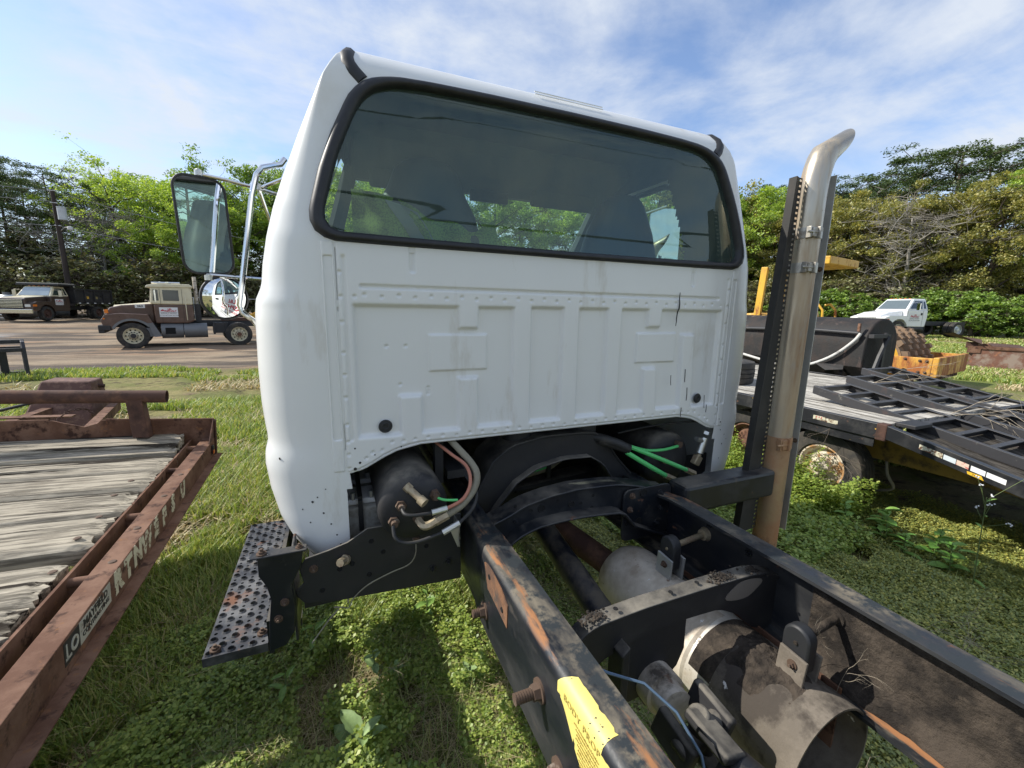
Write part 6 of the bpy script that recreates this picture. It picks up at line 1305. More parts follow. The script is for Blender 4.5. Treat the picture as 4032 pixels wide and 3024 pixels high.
# ---- conventional cab used by the dump truck and the white chassis truck
def hood_truck(T, mt, mb_, mlow, style, wb, rimm):
    ford = style == 'white'
    hx = .92 if ford else .86
    for s, x, y, r, rr, w, rim in wheels(T, [(.98, 0, .48, .26, .29, False), (1.02, -wb, .48, .26, .29, True)], M_tire, rimm):
        mb = MB(); mb.cyl((s*x, y, r), (s*(x+(.10 if y == 0 else .02)), y, r), .10, 14); T.part('hub', mb, M_black, rim)
    if ford: hd = [(1.02, .72), (1.06, 1.20), (.98, 1.30), (.5, 1.46), (-.55, 1.60), (-.55, .75), (.9, .70)]
    else: hd = [(1.00, .80), (1.02, 1.42), (.95, 1.50), (-.55, 1.62), (-.55, .80)]
    mb = MB(); mb.ext(hd, 0, -hx*.86, hx*.86); h = T.part('hood', mb, mb_, bev=.07)
    if not ford: mb = MB(); mb.prism([(-.62, 0), (-.5, .04), (.5, .04), (.62, 0)], lambda u, v: (u, .90, 1.49+v), lambda u, v: (u*1.1, -.54, 1.61+v)); T.part('hood_top', mb, mt)
    fd = [(1.02, .72), (1.04, 1.14), (.70, 1.26), (-.40, 1.28), (-.62, 1.15), (-.66, .66), (-.56, .66)] + [(.60*math.cos(a), .48+.60*math.sin(a)) for a in [rad(165-140*k/12) for k in range(13)]] + [(.70, .66)]
    for s in (-1, 1): mb = MB(); mb.ext(fd, 0, s*hx*.80, s*1.12); T.part('fender', mb, mb_, bev=.06)
    cabp = [(-.56, .62), (-.56, 1.62), (-2.05, 1.64), (-2.08, 1.2), (-2.0, .62)]
    mb = MB(); mb.ext(cabp, 0, -1.0, 1.0); T.part('cab', mb, mlow, bev=.05)
    # greenhouse tapers inwards
    b = [(-.56, 1.61), (-2.06, 1.64)]; tpp = [(-1.12, 2.30), (-1.98, 2.30)]
    mb = MB(); v = []
    for s in (-1, 1): v += [(s*.99, b[0][0], b[0][1]), (s*.99, b[1][0], b[1][1]), (s*.80, tpp[1][0], tpp[1][1]), (s*.80, tpp[0][0], tpp[0][1])]
    mb.add(v, [(0, 1, 2, 3), (7, 6, 5, 4), (0, 3, 7, 4), (3, 2, 6, 7), (2, 1, 5, 6), (1, 0, 4, 5)]); gh = T.part('cab_top', mb, mt, bev=.05)
    P = lambda s, a, c, o=.006: (s*(.99-.19*c+o), b[0][0]*(1-c)+tpp[0][0]*c+((b[1][0]*(1-c)+tpp[1][0]*c)-(b[0][0]*(1-c)+tpp[0][0]*c))*a, 1.62+.68*c)
    for s in (-1, 1):
        mb = MB(); mb.add([P(s, .10, .12), P(s, .72, .12), P(s, .72, .80), P(s, .16, .80)], [(0, 1, 2, 3)]); T.part('side_window', mb, M_glass_far, gh)
        mb = MB(); mb.add([P(s, .78, .14), P(s, .92, .14), P(s, .90, .78), P(s, .78, .78)], [(0, 1, 2, 3)]); T.part('quarter_window', mb, M_glass_far, gh)
    mb = MB(); F = lambda x, c: (x*(.99-.19*c), b[0][0]*(1-c)+tpp[0][0]*c+.008, 1.62+.68*c+.006)
    mb.add([F(-.88, .08), F(.88, .08), F(.88, .88), F(-.88, .88)], [(0, 1, 2, 3)]); T.part('windscreen', mb, mat('windscreen_sky_glass_'+style, (.34, .40, .42) if style == 'brown' else (.16, .20, .21), .08, .45, spec=1.0), gh)  # pale base colour stands in for sky reflected in the glass
    for x in (-.55, -.28, 0, .28, .55): mb = MB(); mb.box((x, -1.16, 2.315), (.10, .05, .03)); T.part('roof_light', mb, M_amber)
    for s in (-1, 1): mb = MB(); mb.ext([(-.64, .70), (-.65, .70), (-.65, 1.60), (-.64, 1.60)], 0, s*1.001, s*1.005); mb.ext([(-1.72, .70), (-1.73, .70), (-1.73, 1.60), (-1.72, 1.60)], 0, s*1.001, s*1.005); T.part('door_seam', mb, M_ink)
    mb = MB(); mb.b2((-1.01, -1.68, 1.32), (-1.0, -1.56, 1.46)); T.part('door_handle', mb, M_black)
    for s in (-1, 1):
        mb = MB(); mb.b2((s*1.22, -.96, 1.62), (s*1.40, -.90, 2.02)); mb.tube([(s*.98, -.80, 1.70), (s*1.3, -.93, 1.60), (s*1.3, -.93, 2.06), (s*.90, -.85, 2.05)], .012, 6); T.part('side_mirror', mb, M_chrome if ford else mt)
    mb = MB(); mb.b2((-1.12, 1.02, .50), (1.12, 1.14, .78)); T.part('front_bumper', mb, M_chrome if not ford else M_white_far, bev=.03)
    gz = (.86, 1.36) if not ford else (.82, 1.16)
    mb = MB(); mb.b2((-.62, 1.00, gz[0]), (.62, 1.035, gz[1])); gr_ = T.part('grille', mb, M_black)
    for k in range(6): mb = MB(); z = gz[0]+.02+(gz[1]-gz[0]-.05)*k/5; mb.b2((-.60, 1.03, z), (.60, 1.055, z+.035)); T.part('grille_bar', mb, M_chrome, gr_)
    for s in (-1, 1):
        mb = MB(); mb.b2((s*.70, 1.00, .92), (s*1.0, 1.045, 1.08)); T.part('headlight', mb, M_lens)
        mb = MB(); mb.b2((s*1.0, .74, .95), (s*1.135, 1.02, 1.08)); T.part('turn_signal', mb, M_amber)
    for s in (-.42, .42): mb = MB(); mb.b2((s-.04, -wb-1.4, .70), (s+.04, .9, .95)); T.part('frame_rail', mb, M_black)
    mb = MB(); mb.cyl((-.80, -.75, .50), (-.80, -1.9, .50), .22, 18); T.part('fuel_tank', mb, M_black)
WF = Thing('cab_chassis_truck', 'clean white bonneted truck with a bare chassis parked by the shrubs on the right', 'truck')
hood_truck(WF, M_white_far, M_white_far, M_white_far, 'white', 4.3, M_galv)
sign_board(WF, -1.50, -.80, .92, 1.42, 1.002)
WF.place((30.75, 15.5, zt(32, 15)+.10), (0, 0, rad(75.6)))
DT = Thing('dump_truck', 'brown and cream dump truck with a black tipper body parked under the power pole', 'truck')
hood_truck(DT, M_cream, M_brown_dark, M_brown_dark, 'brown', 4.4, M_rust_dark)
sign_board(DT, -1.50, -.85, 1.05, 1.45, 1.002)
mb = MB()
for s in (-1, 1): mb.b2((s*1.12, -5.9, 1.25), (s*1.18, -2.3, 2.15))
mb.b2((-1.12, -2.36, 1.25), (1.12, -2.28, 2.45)); mb.b2((-1.12, -5.9, 1.25), (1.12, -5.84, 2.1)); mb.b2((-1.15, -5.9, 1.15), (1.15, -2.3, 1.26)); bd = DT.part('tipper_body', mb, M_black)
for s in (-1, 1):
    for k in range(5): mb = MB(); mb.b2((s*1.18, -5.88+.88*k, 1.26), (s*1.24, -5.76+.88*k, 2.12)); DT.part('body_rib', mb, M_black, bd)
    mb = MB(); mb.b2((s*1.18, -5.9, 2.12), (s*1.25, -2.3, 2.22)); DT.part('body_rail', mb, M_black, bd)
for k in range(5): mb = MB(); mb.b2((-1.205, -5.6+.72*k, 1.16), (-1.2, -5.4+.72*k, 1.22)); DT.part('reflector', mb, M_sign, bd)
for k in range(2): mb = MB(); mb.b2((-1.19, -3.55-.85*k, 1.50), (-1.182, -3.35-.85*k, 1.68)); DT.part('yellow_placard', mb, flat('placard_yellow_%d' % k, (.55, .32, .04) if k == 0 else (.25, .2, .08), .6), bd)
mb = MB(); mb.b2((-1.2, -2.4, 2.45), (1.2, -1.05, 2.52)); DT.part('cab_shield', mb, mat('dusty_shield', (.30, .29, .26), .8), bev=.02)
mb = MB(); mb.b2((-1.22, -2.5, 2.36), (1.22, -1.0, 2.45)); DT.part('shield_frame', mb, M_black)
mb = MB(); mb.cyl((-1.15, -2.4, 2.4), (-1.22, -5.2, 1.6), .02, 6); DT.part('tarp_arm', mb, M_black)
# origin = contact of the left front wheel moved to the axle centre
_a = rad(168); _o = Vector((-18.46, 38.11, 0))-Vector((-1.0*math.cos(_a), -1.0*math.sin(_a), 0))
DT.place((_o.x, _o.y, -.74), (0, 0, _a))

# ---- grapple attachment, shed, silver tanks, pallets
GA = Thing('grapple_attachment', 'black steel grapple attachment standing in grass at the edge of the dirt lot', 'grapple')
for x in (0, .95):
    mb = MB(); out = [(-.05, 0), (.0, .85), (.12, 1.0), (.35, 1.06), (.55, .98), (.62, .85), (.64, .05), (.55, 0), (.50, .12), (.50, .72), (.42, .82), (.2, .82), (.12, .72), (.10, 0)]
    mb.ext(out, 0, x, x+.06); GA.part('tine_plate', mb, M_black, bev=.01)
for y, z in ((.06, .80), (.58, .80), (.58, .12), (.3, 1.0)): mb = MB(); mb.b2((-.9, y-.045, z-.05), (1.01, y+.045, z+.05)); GA.part('cross_bar', mb, M_black, bev=.01)
for x in (-.2, .35, .62): mb = MB(); mb.b2((x, .52, .05), (x+.12, .60, .85)); GA.part('upright', mb, M_black)
mb = MB(); mb.tube([(-.5, .1, .9), (0, .25, 1.02), (.5, .3, 1.0), (.9, .3, 1.0)], .045, 10); mb.sphere((-.35, .2, .95), .14, 10, 8); GA.part('cylinder', mb, M_black)
GA.place((-7.72, 11.62, zt(-7, 11.6)-.03), (0, 0, rad(28))); GA.o.scale = (1, 1, .8)
SH = Thing('storage_shed', 'brown board sided shed with a pale metal roof at the tree line', 'shed')
mb = MB(); mb.b2((-6, 0, 0), (0, 5, 2.75)); SH.part('wall', mb, mat('shed_boards', (.16, .13, .105), .9, layers=[((.09, .075, .06), 3, .5, .7, .9, (1, 1, .2))]))
for k in range(10): mb = MB(); mb.b2((-6+.6*k, -.03, 0), (-5.93+.6*k, -.0, 2.75)); SH.part('batten', mb, M_bark)
mb = MB(); mb.add([(-6.3, -.4, 2.72), (.4, -.4, 2.72), (.4, 5.4, 3.1), (-6.3, 5.4, 3.1), (-6.3, -.4, 2.95), (.4, -.4, 2.95), (.4, 5.4, 3.3), (-6.3, 5.4, 3.3)], [(0, 3, 2, 1), (4, 5, 6, 7), (0, 1, 5, 4), (1, 2, 6, 5), (2, 3, 7, 6), (3, 0, 4, 7)]); SH.part('roof', mb, mat('pale_roof', (.55, .54, .49), .6))
SH.place((-24.3, 49.8, zt(-24, 50)), (0, 0, rad(6)))
for i, (x, y, lab) in enumerate(((-22.9, 42.4, 'round silver tank at the left edge beside the dump truck'), (-22.4, 45.6, 'silver tank half hidden behind the dump truck windscreen'))):
    mb = MB(); mb.lathe([(0, 0), (.6, .02), (.85, .25), (.9, .6), (.9, 1.9), (.85, 2.2), (.5, 2.4), (0, 2.45)], (0, 0, .9), (.5, .85, 0), 24); mb.b2((-.3, -.3, 0), (.3, .2, .3))
    mb.v = [(p[0], p[1], p[2]) for p in mb.v]
    T_ = Thing('silver_tank', lab, 'tank'); T_.part('tank_shell', mb, mat('aluminium_%d' % i, (.55, .57, .58), .35, .6)); mb = MB(); mb.cyl((.3, .6, 1.7), (.3, .6, 1.95), .2, 12); T_.part('hatch', mb, M_grey)
    mb = MB(); mb.b2((-.4, .2, -.1), (.4, 2.2, .12)); T_.part('cradle', mb, M_black); T_.place((x, y, zt(x, y)), (0, 0, .2))
for i, (x, y, lab) in enumerate(((-22.0, 39.9, 'grey wooden pallet on the dirt left of the dump truck'),)):
    T_ = Thing('pallet', lab, 'pallet'); 
    for k in range(3):
        for j in range(3): mb = MB(); mb.b2((-.6, -.5+.4*j, .02+.22*k), (.6, -.35+.4*j, .12+.22*k)); T_.part('bearer', mb, M_plank)
        for j in range(6): mb = MB(); mb.b2((-.6+.21*j, -.5, .12+.22*k), (-.47+.21*j, .5, .15+.22*k)); T_.part('slat', mb, M_plank)
    T_.place((x, y, zt(x, y)), (0, 0, .3))
# yellow loader behind the tractor unit, mostly hidden
LD = Thing('wheel_loader', 'yellow wheel loader partly hidden behind the brown tractor truck', 'loader')
mb = MB(); mb.ext([(0, .8), (0, 1.5), (1.2, 1.7), (2.6, 1.55), (2.7, .8)], 1, -.8, .8); LD.part('body', mb, M_yellow, bev=.05)
mb = MB(); mb.ext([(-.2, 1.0), (-1.6, .5), (-1.8, .5), (-1.7, .75), (-.3, 1.4)], 1, -.6, -.45); mb.ext([(-.2, 1.0), (-1.6, .5), (-1.8, .5), (-1.7, .75), (-.3, 1.4)], 1, .45, .6); LD.part('lift_arm', mb, M_yellow, kind='stuff')
t, m = wheel_mbs(.75, .5, .38, n=28)
for x in (.4, 2.3):
    for s in (-1, 1):
        for nm, b, ma in (('tyre', t, M_tire), ('rim', m, M_yellow)):
            b2 = MB(); b2.v = [(y+x, s*(xx+.85), z+.75) for xx, y, z in b.v]; b2.f = b.f if s < 0 else [f[::-1] for f in b.f]; b2.sm = b.sm; LD.part(nm, b2, ma)
LD.place((-4.3, 27.5, zt(-4, 27)), (0, 0, rad(10)))
for i, (x, y) in enumerate(((-12.6, 39.5), (-10.9, 38.6))):
    T_ = Thing('yellow_arm', ('upright yellow loader arm beyond the cream hood, nearer the dump truck', 'upright yellow loader arm beyond the cream hood, nearer the tractor cab')[i], 'machine arm')
    mb = MB(); mb.ext([(-.35, 0), (-.25, 1.5), (.05, 2.0), (.28, 2.1), (.3, 1.9), (.1, 1.6), (.3, 0)], 1, -.15, .15); T_.part('arm', mb, M_yellow, bev=.03); mb = MB(); mb.cyl((.2, -.2, 2.0), (.2, .2, 2.0), .06, 8); T_.part('pin', mb, M_black); T_.place((x, y, zt(x, y)))

# ---- power pole, street lamp and lines
PP = Thing('power_pole', 'dark wooden power pole with a grey transformer behind the dump truck', 'pole')
PX, PY = -20.47, 45.98; pz = zt(PX, PY)
mb = MB(); mb.tube([(0, 0, -.2), (.0, 0, 5), (-.04, 0, 9.1-pz)], [.20, .17, .13], 14); PP.part('pole', mb, M_pole)
mb = MB(); mb.cyl((.38, -.12, 6.85-pz), (.38, -.12, 7.75-pz), .27, 18); mb.cyl((.38, -.12, 7.75-pz), (.38, -.12, 7.82-pz), .29, 18); tf = PP.part('transformer', mb, mat('transformer_grey', (.50, .53, .55), .5))
for dx in (-.1, .1): mb = MB(); mb.cyl((.38+dx, -.12, 7.8-pz), (.38+dx, -.12, 8.0-pz), .04, 8); PP.part('bushing', mb, M_grey, tf)
mb = MB(); mb.tube([(.1, -.05, 6.0-pz), (.5, -.4, 6.25-pz), (.9, -.7, 6.28-pz)], .03, 8); PP.part('lamp_arm', mb, M_galv)
mb = MB(); mb.lathe([(.0, .12), (.14, .08), (.18, 0), (.16, -.16), (0, -.22)], (1.0, -.78, 6.22-pz), (0, 0, 1), 16); PP.part('street_lamp', mb, mat('lamp_housing', (.55, .56, .55), .4))
for z in (9.0, 8.1, 6.4): mb = MB(); mb.cyl((-.2, -.1, z-pz), (.2, -.1, z-pz), .045, 8); PP.part('insulator', mb, M_galv)
PP.place((PX, PY, pz))
def wire(a, b, sag, lab, m=M_wire_pale, r=.022, grp='power lines on the pole'):
    a, b = Vector(a), Vector(b); P = [a.lerp(b, k/24)-Vector((0, 0, sag*4*(k/24)*(1-k/24))) for k in range(25)]
    mb = MB(); mb.tube(P, r, 6); solo('power_line', mb, m, lab, 'power line', a, grp)
wire((PX, PY, 9.0), (-62, 30, 9.6), .9, 'topmost pale power line running left from the pole')
wire((PX, PY, 8.2), (-62, 29, 8.4), .8, 'lower pale power line running left from the transformer')
wire((PX, PY, 6.4), (-62, 31, 6.3), .5, 'pale cable running left from the pole at street lamp height')
wire((PX, PY, 9.0), (14, 58, 8.8), 2.2, 'topmost pale power line running right from the pole')
wire((PX, PY, 6.4), (14, 58, 6.5), 1.6, 'pale cable running right from the pole at street lamp height')
wire((10, 46, 6.5), (60, 16, 7.0), .8, 'thin line crossing the trees right of the cab, upper', M_wire, .016, 'lines in front of the right trees')
wire((10, 46, 6.0), (60, 16, 6.4), .8, 'thin line crossing the trees right of the cab, lower', M_wire, .016, 'lines in front of the right trees')
# lines and pines behind the viewer, seen only as reflections in the rear window
for i, (z0, z1, r, y) in enumerate(((9.2, 8.2, .018, -7), (7.4, 6.8, .015, -8), (6.3, 4.8, .035, -9), (5.6, 4.2, .016, -9.2))):
    wire((-70, y-3.5, z0+2.6), (72, y+4.5, z1-.8), .5, ('highest thin cable mirrored in the rear window', 'middle thin cable mirrored in the rear window', 'thick cable mirrored in the rear window', 'lowest thin cable mirrored in the rear window')[i], M_wire, r, 'cables mirrored in the window')
# chain link fence in front of the right shrubs
FE = Thing('chain_link_fence', 'chain link fence with bare steel posts along the shrubs on the right', 'fence', (41, 14.5, zt(41, 14)))
A_, B_ = Vector((39.5, 17.6, 0)), Vector((45.5, 7.0, 0))
for k in range(6):
    p = A_.lerp(B_, k/5); z = zt(p.x, p.y); mb = MB(); mb.cyl((p.x, p.y, z-.1), (p.x, p.y, z+2.0), .04, 8); FE.part('post', mb, M_galv)
mb = MB(); z = zt(42, 12); mb.tube([(A_.x, A_.y, z+1.98), (B_.x, B_.y, z+1.98)], .028, 8); FE.part('top_rail', mb, M_galv)
mb = MB(); L = (B_-A_).length; d = (B_-A_).normalized()
for k in range(int(L/.16)):
    for s in (-1, 1):
        a = A_+d*(k*.16); b = a+d*(s*1.9)
        if 0 < (b-A_).dot(d) < L: mb.tube([(a.x, a.y, z+.05), (b.x, b.y, z+1.95)], .006, 3, False)
FE.part('wire_mesh', mb, M_galv, kind='stuff')
FB = Thing('yard_fence', 'low wire fence with a pale top rail behind the dump truck', 'fence', (-8, 46, zt(-8, 46)))
for k in range(9):
    x = -15+2.6*k; y = 46.5+.2*k; mb = MB(); mb.cyl((x, y, zt(x, y)-.1), (x, y, zt(x, y)+1.9), .04, 6); FB.part('post', mb, M_galv)
mb = MB(); mb.tube([(-15, 46.5, zt(-15, 46.5)+1.9), (6, 48.1, zt(6, 48)+1.9)], .035, 6); FB.part('top_rail', mb, M_galv)
# ================================================================== trees
nr = np.random.default_rng(5)
CAMX, CAMY = -0.808, 0.0
def polar(az, D):
    a = rad(az); x = CAMX+D*math.sin(a); y = CAMY+D*math.cos(a); return x, y, zt(x, y)
def leaf_cards(C, size, flat_=0.0, aspect=1.0):
    """one small quad leaf spray per centre; flat_ pulls normals to vertical"""
    n = len(C); Nn = nr.normal(size=(n, 3)); Nn[:, 2] = np.abs(Nn[:, 2])+flat_; Nn /= np.linalg.norm(Nn, axis=1)[:, None]
    T = nr.normal(size=(n, 3)); T -= (T*Nn).sum(1)[:, None]*Nn; T /= np.linalg.norm(T, axis=1)[:, None]
    Bn = np.cross(Nn, T); s = (size*nr.uniform(.55, 1.25, n))[:, None]
    a = nr.uniform(.45, .8, n)[:, None]*aspect
    V = np.stack([C-T*s*.5, C+Bn*s*a*.5-T*s*.05, C+T*s*.5, C-Bn*s*a*.5+T*s*.05], 1).reshape(-1, 3)
    return V, np.arange(4*n).reshape(-1, 4)
def grow(seed, H, kind):
    r = random.Random(seed); mb = MB(); ends = []
    lean = (r.uniform(-.06, .06)*H, r.uniform(-.06, .06)*H)
    top = .92 if kind != 'bare' else .75
    tp = lambda t: Vector((lean[0]*t*t+.12*math.sin(t*5+seed), lean[1]*t*t+.12*math.cos(t*4+seed), H*top*t))
    R = H*.014+.05
    mb.tube([tp(k/10) for k in range(11)], [R*(1-.85*k/10)+.01 for k in range(11)], 7)
    if kind == 'pine':
        nb = 34; t0 = .34
        for k in range(nb):
            t = t0+(1-t0)*(k+.5)/nb; a = k*2.4+r.uniform(-.4, .4)
            L = H*(.30*(1-((t-.55)/.62)**2)+.05)*r.uniform(.6, 1.25) if t > .5 else H*.20*r.uniform(.5, 1.2)
            p0 = tp(t); rise = r.uniform(.05, .45); P = [p0]
            for q in range(1, 6): u = q/5; P.append(p0+Vector((math.cos(a+.3*u)*L*u, math.sin(a+.3*u)*L*u, L*rise*u*u*.8+r.uniform(-.05, .1)*L)))
            mb.tube(P, [R*.30*(1-t*.6)*(1-.8*q/5)+.012 for q in range(6)], 5)
            for q in range(2, 6):
                for w in range(3 if q > 2 else 1):
                    d = Vector((r.gauss(0, 1), r.gauss(0, 1), r.gauss(.35, .4)))*(.085*L+.22); e = P[q]+d
                    mb.tube([P[q], e], [.022, .008], 3, False); ends.append((e, H*.030+.12))
        for w in range(6): ends.append((tp(1)+Vector((r.gauss(0, .35), r.gauss(0, .35), r.uniform(0, .6))), H*.03+.1))
    else:
        nb = 15 if kind != 'bare' else 18; t0 = {'oak': .20, 'spring': .18, 'bare': .22, 'shrub': .04}[kind]
        for k in range(nb):
            t = t0+(.98-t0)*((k+.5)/nb)**.9; a = k*2.4+r.uniform(-.5, .5)
            L = H*(.36*math.sin(math.pi*min(1, .18+.80*((t-t0)/(1-t0))))+.06)*r.uniform(.75, 1.2)
            p0 = tp(t); up = r.uniform(.35, .95) if kind != 'shrub' else r.uniform(.3, 1.2); P = [p0]
            for q in range(1, 6): u = q/5; P.append(p0+Vector((math.cos(a+.5*u)*L*u, math.sin(a+.5*u)*L*u, L*up*(u-.25*u*u)))+Vector((r.gauss(0, .04), r.gauss(0, .04), r.gauss(0, .04)))*L)
            mb.tube(P, [R*.42*(1-t*.55)*(1-.85*q/5)+.012 for q in range(6)], 5)
            for q in range(1, 6):
                for w in range(4 if kind != 'bare' else 5):
                    d = Vector((r.gauss(0, 1), r.gauss(0, 1), r.gauss(.35, .7)))*(.14*L+.10); e = P[q]+d*(.7+.12*q)
                    mid = P[q].lerp(e, .5)+Vector((r.gauss(0, .08), r.gauss(0, .08), .05))*d.length
                    mb.tube([P[q], mid, e], [.020, .012, .005] if H > 6 else [.014, .009, .005], 3, False)
                    if q > 1 or kind in ('shrub',): ends.append((e, (.050 if kind != 'spring' else .044)*H+.08))
                    if kind == 'bare':
                        for z in range(4): e2 = e+Vector((r.gauss(0, 1), r.gauss(0, 1), r.gauss(.5, .6)))*(.07*L+.15); mb.tube([e, e2], [.014, .005], 3, False)
    return mb, ends
def foliage(ends, n, kind, size):
    E = np.array([tuple(e) for e, s in ends]); S = np.array([s for e, s in ends])
    dens = nr.gamma(1.6, 1.0, len(E)); p = S**2*dens; p /= p.sum()
    i = nr.choice(len(E), n, p=p); d = nr.normal(size=(n, 3)); d /= np.linalg.norm(d, axis=1)[:, None]
    d *= (nr.uniform(0, 1, n)**.45)[:, None]*S[i][:, None]
    d[:, 2] *= .42 if kind == 'pine' else .62
    return leaf_cards(E[i]+d, size, .8 if kind == 'pine' else .35, .6 if kind == 'pine' else 1)
L_oak = leaf_mat('leaf_oak', [(0.091, 0.172, 0.032), (0.172, 0.295, 0.045), (0.253, 0.375, 0.060), (0.325, 0.447, 0.091)], .40)
L_bright = leaf_mat('leaf_spring_green', [(0.172, 0.295, 0.040), (0.295, 0.437, 0.054), (0.405, 0.538, 0.072), (0.507, 0.609, 0.122)], .45)
L_olive = leaf_mat('leaf_olive_yellow', [(0.179, 0.196, 0.050), (0.152, 0.172, 0.045), (0.274, 0.274, 0.064), (0.385, 0.356, 0.091), (0.487, 0.416, 0.122)], .40)
L_pine = leaf_mat('pine_needles', [(0.037, 0.073, 0.028), (0.068, 0.118, 0.040), (0.112, 0.167, 0.055), (0.172, 0.224, 0.072)], .18)
L_shrub = leaf_mat('leaf_shrub', [(0.082, 0.152, 0.028), (0.172, 0.284, 0.045), (0.264, 0.405, 0.060), (0.344, 0.477, 0.101)], .40)
L_brush = leaf_mat('leaf_dry_brush', [(0.112, 0.101, 0.049), (0.194, 0.172, 0.082), (0.172, 0.213, 0.064), (0.304, 0.274, 0.152)], .3)
kinds = {}
def make_kind(key, kind, H, n, size, lm, seeds, bark=M_bark):
    kinds[key] = []
    for sd in seeds:
        mb, ends = grow(sd, H, kind); tr = raw_mesh('trunk', mb.v, mb.f, bark, (0, 0, 0), mb.sm, 180); cr_ = None
        if n: V, F = foliage(ends, n, kind, size); cr_ = np_mesh('crown', V, F, lm)
        kinds[key].append((tr, cr_, H))
make_kind('oak', 'oak', 15, 26000, .23, L_oak, (3, 8))
make_kind('bright', 'oak', 14, 26000, .22, L_bright, (12, 17, 21))
make_kind('thin', 'spring', 15, 9500, .20, L_bright, (31,))
make_kind('olive', 'spring', 12, 26000, .18, L_olive, (41, 46, 52))
make_kind('pine', 'pine', 17, 26000, .22, L_pine, (61, 67, 73))
make_kind('bare', 'bare', 11, 0, 0, None, (81, 84), M_bark_pale)
make_kind('shrub', 'shrub', 3.0, 6500, .15, L_shrub, (91, 95))
make_kind('brush', 'shrub', 3.4, 3000, .17, L_brush, (97, 99))
NAMES = {'oak': ('oak_tree', 'tree'), 'bright': ('broadleaf_tree', 'tree'), 'thin': ('broadleaf_tree', 'tree'), 'olive': ('broadleaf_tree', 'tree'), 'pine': ('pine_tree', 'tree'), 'bare': ('bare_tree', 'tree'), 'shrub': ('shrub', 'shrub'), 'brush': ('brush_thicket', 'shrub')}
tcount = [0]
ORD = 'first second third fourth fifth sixth seventh eighth ninth tenth eleventh twelfth thirteenth fourteenth fifteenth sixteenth seventeenth eighteenth nineteenth'.split()
def ordered(spec, label, group, **k):      # a numbered run of alike trees, counted from the left
    for i, (key, az, D, H) in enumerate(sorted(spec, key=lambda t: t[1])): tree(key, az, D, H, label.replace('#', ORD[i]), group, **k)
def tree(key, az, D, H, label, group=None, wide=1.0):
    v = kinds[key][tcount[0] % len(kinds[key])]; tcount[0] += 1
    if az < 2 and key not in ('brush',): H *= (D+8)/D*.86; D += 8
    elif key in ('oak', 'bright', 'olive', 'pine', 'thin'): H *= .93
    x, y, z = polar(az, D); nm, cat = NAMES[key]
    o = link(nm, None); props(o, label, cat, group); s = H/v[2]
    o.location = (x, y, z-.1); o.scale = (s*wide, s*wide, s); o.rotation_euler = (0, 0, (tcount[0]*2.399) % 6.283)
    link('trunk', v[0], o)
    if v[1]: link('crown', v[1], o)
    return o
# left: pines, a thin pale tree, bright oaks; behind the cab; right: pines over olive spring growth
SPEC = []
for az, D, H in ((-29, 52, 14.0), (-26.2, 55, 14.5), (-23.6, 57, 15.6), (-21.3, 53, 12.2), (-31, 60, 15), (-25, 66, 16), (-20.0, 64, 15.5)): SPEC.append(('pine', az, D, H))
ordered(SPEC, '# dark pine from the left, behind the shed and power pole', 'dark pines on the left', wide=.95)
tree('thin', -18.9, 52, 14.2, 'tall thin light green tree just right of the power pole with sky showing through')
tree('bare', -20.4, 50, 12.5, 'leafless grey tree beside the power pole')
SPEC = []
for az, D, H in ((-14.6, 54, 15.2), (-12.2, 50, 13.4), (-16.6, 57, 15.4), (-10.6, 56, 14.6), (-17.5, 48, 9.5)): SPEC.append(('bright', az, D, H))
ordered(SPEC, '# bright spring green tree right of the power pole, counting towards the mirror', 'bright trees left of the mirror', wide=1.0)
tree('oak', -13.6, 62, 17.5, 'darker green oak rising behind the bright trees left of the mirror')
SPEC = []
for az, D, H in ((-5.6, 57, 18.6), (-3.3, 54, 17.2), (-8.6, 55, 14.5), (-1.0, 58, 18)): SPEC.append(('oak', az, D, H))
ordered(SPEC, '# mid green oak between side mirror and cab, counting towards the cab', 'oaks beside the cab', wide=1.0)
SPEC = []
for i, az in enumerate((3, 6.5, 10, 13, 16.5, 20, 23.5, 27, 30.5, 34, 37.5, 41)): SPEC.append((('bright', 'oak', 'bright', 'olive')[i % 4], az, 54+4*math.sin(i*2.1), 16.5+2*math.sin(i*1.3)-(1.5 if 14 < az < 30 else 0)))
ordered(SPEC, '# green tree from the left seen through the cab windows', 'trees seen through the cab windows', wide=1.0)
SPEC = []
for az, D, H in ((46.2, 52, 14.8), (48.6, 50, 14.4), (50.8, 54, 15.4), (44.2, 55, 14.5), (53.2, 56, 14.5)): SPEC.append(('bright', az, D, H))
ordered(SPEC, '# bright yellow green tree right of the cab, counting from the cab edge', 'bright trees right of the cab', wide=1.0)
SPEC = []
for az, D, H in ((49.6, 68, 18.8), (52.6, 66, 18.8), (55.3, 62, 18.6), (57.8, 60, 16.8), (60.2, 60, 17.2), (62.5, 62, 17.8), (65.2, 60, 18.2), (74, 58, 15), (47.5, 68, 18)): SPEC.append(('pine', az, D, H))
ordered(SPEC, '# dark pine above the lighter trees right of the cab, counting to the right', 'dark pines on the right', wide=1.0)
big = tree('pine', 67.4, 57, 18.6, 'biggest dark spreading pine near the right edge, its flat top above all the others', None, 1.35)
tree('pine', 70.3, 58, 17.2, 'dark pine at the right edge leaning out past the big spreading pine', None, 1.2)
SPEC = []
for az, D, H in ((56.2, 50, 11.6), (58.8, 48, 11.8), (61.0, 51, 12.4), (63.4, 49, 11.8), (66.2, 47, 11.4), (68.4, 49, 12.0), (70.6, 47, 11.2), (54.0, 49, 11)): SPEC.append(('olive', az, D, H))
ordered(SPEC, '# olive yellow spring tree right of the exhaust stack, counting to the right', 'olive trees on the right', wide=1.0)
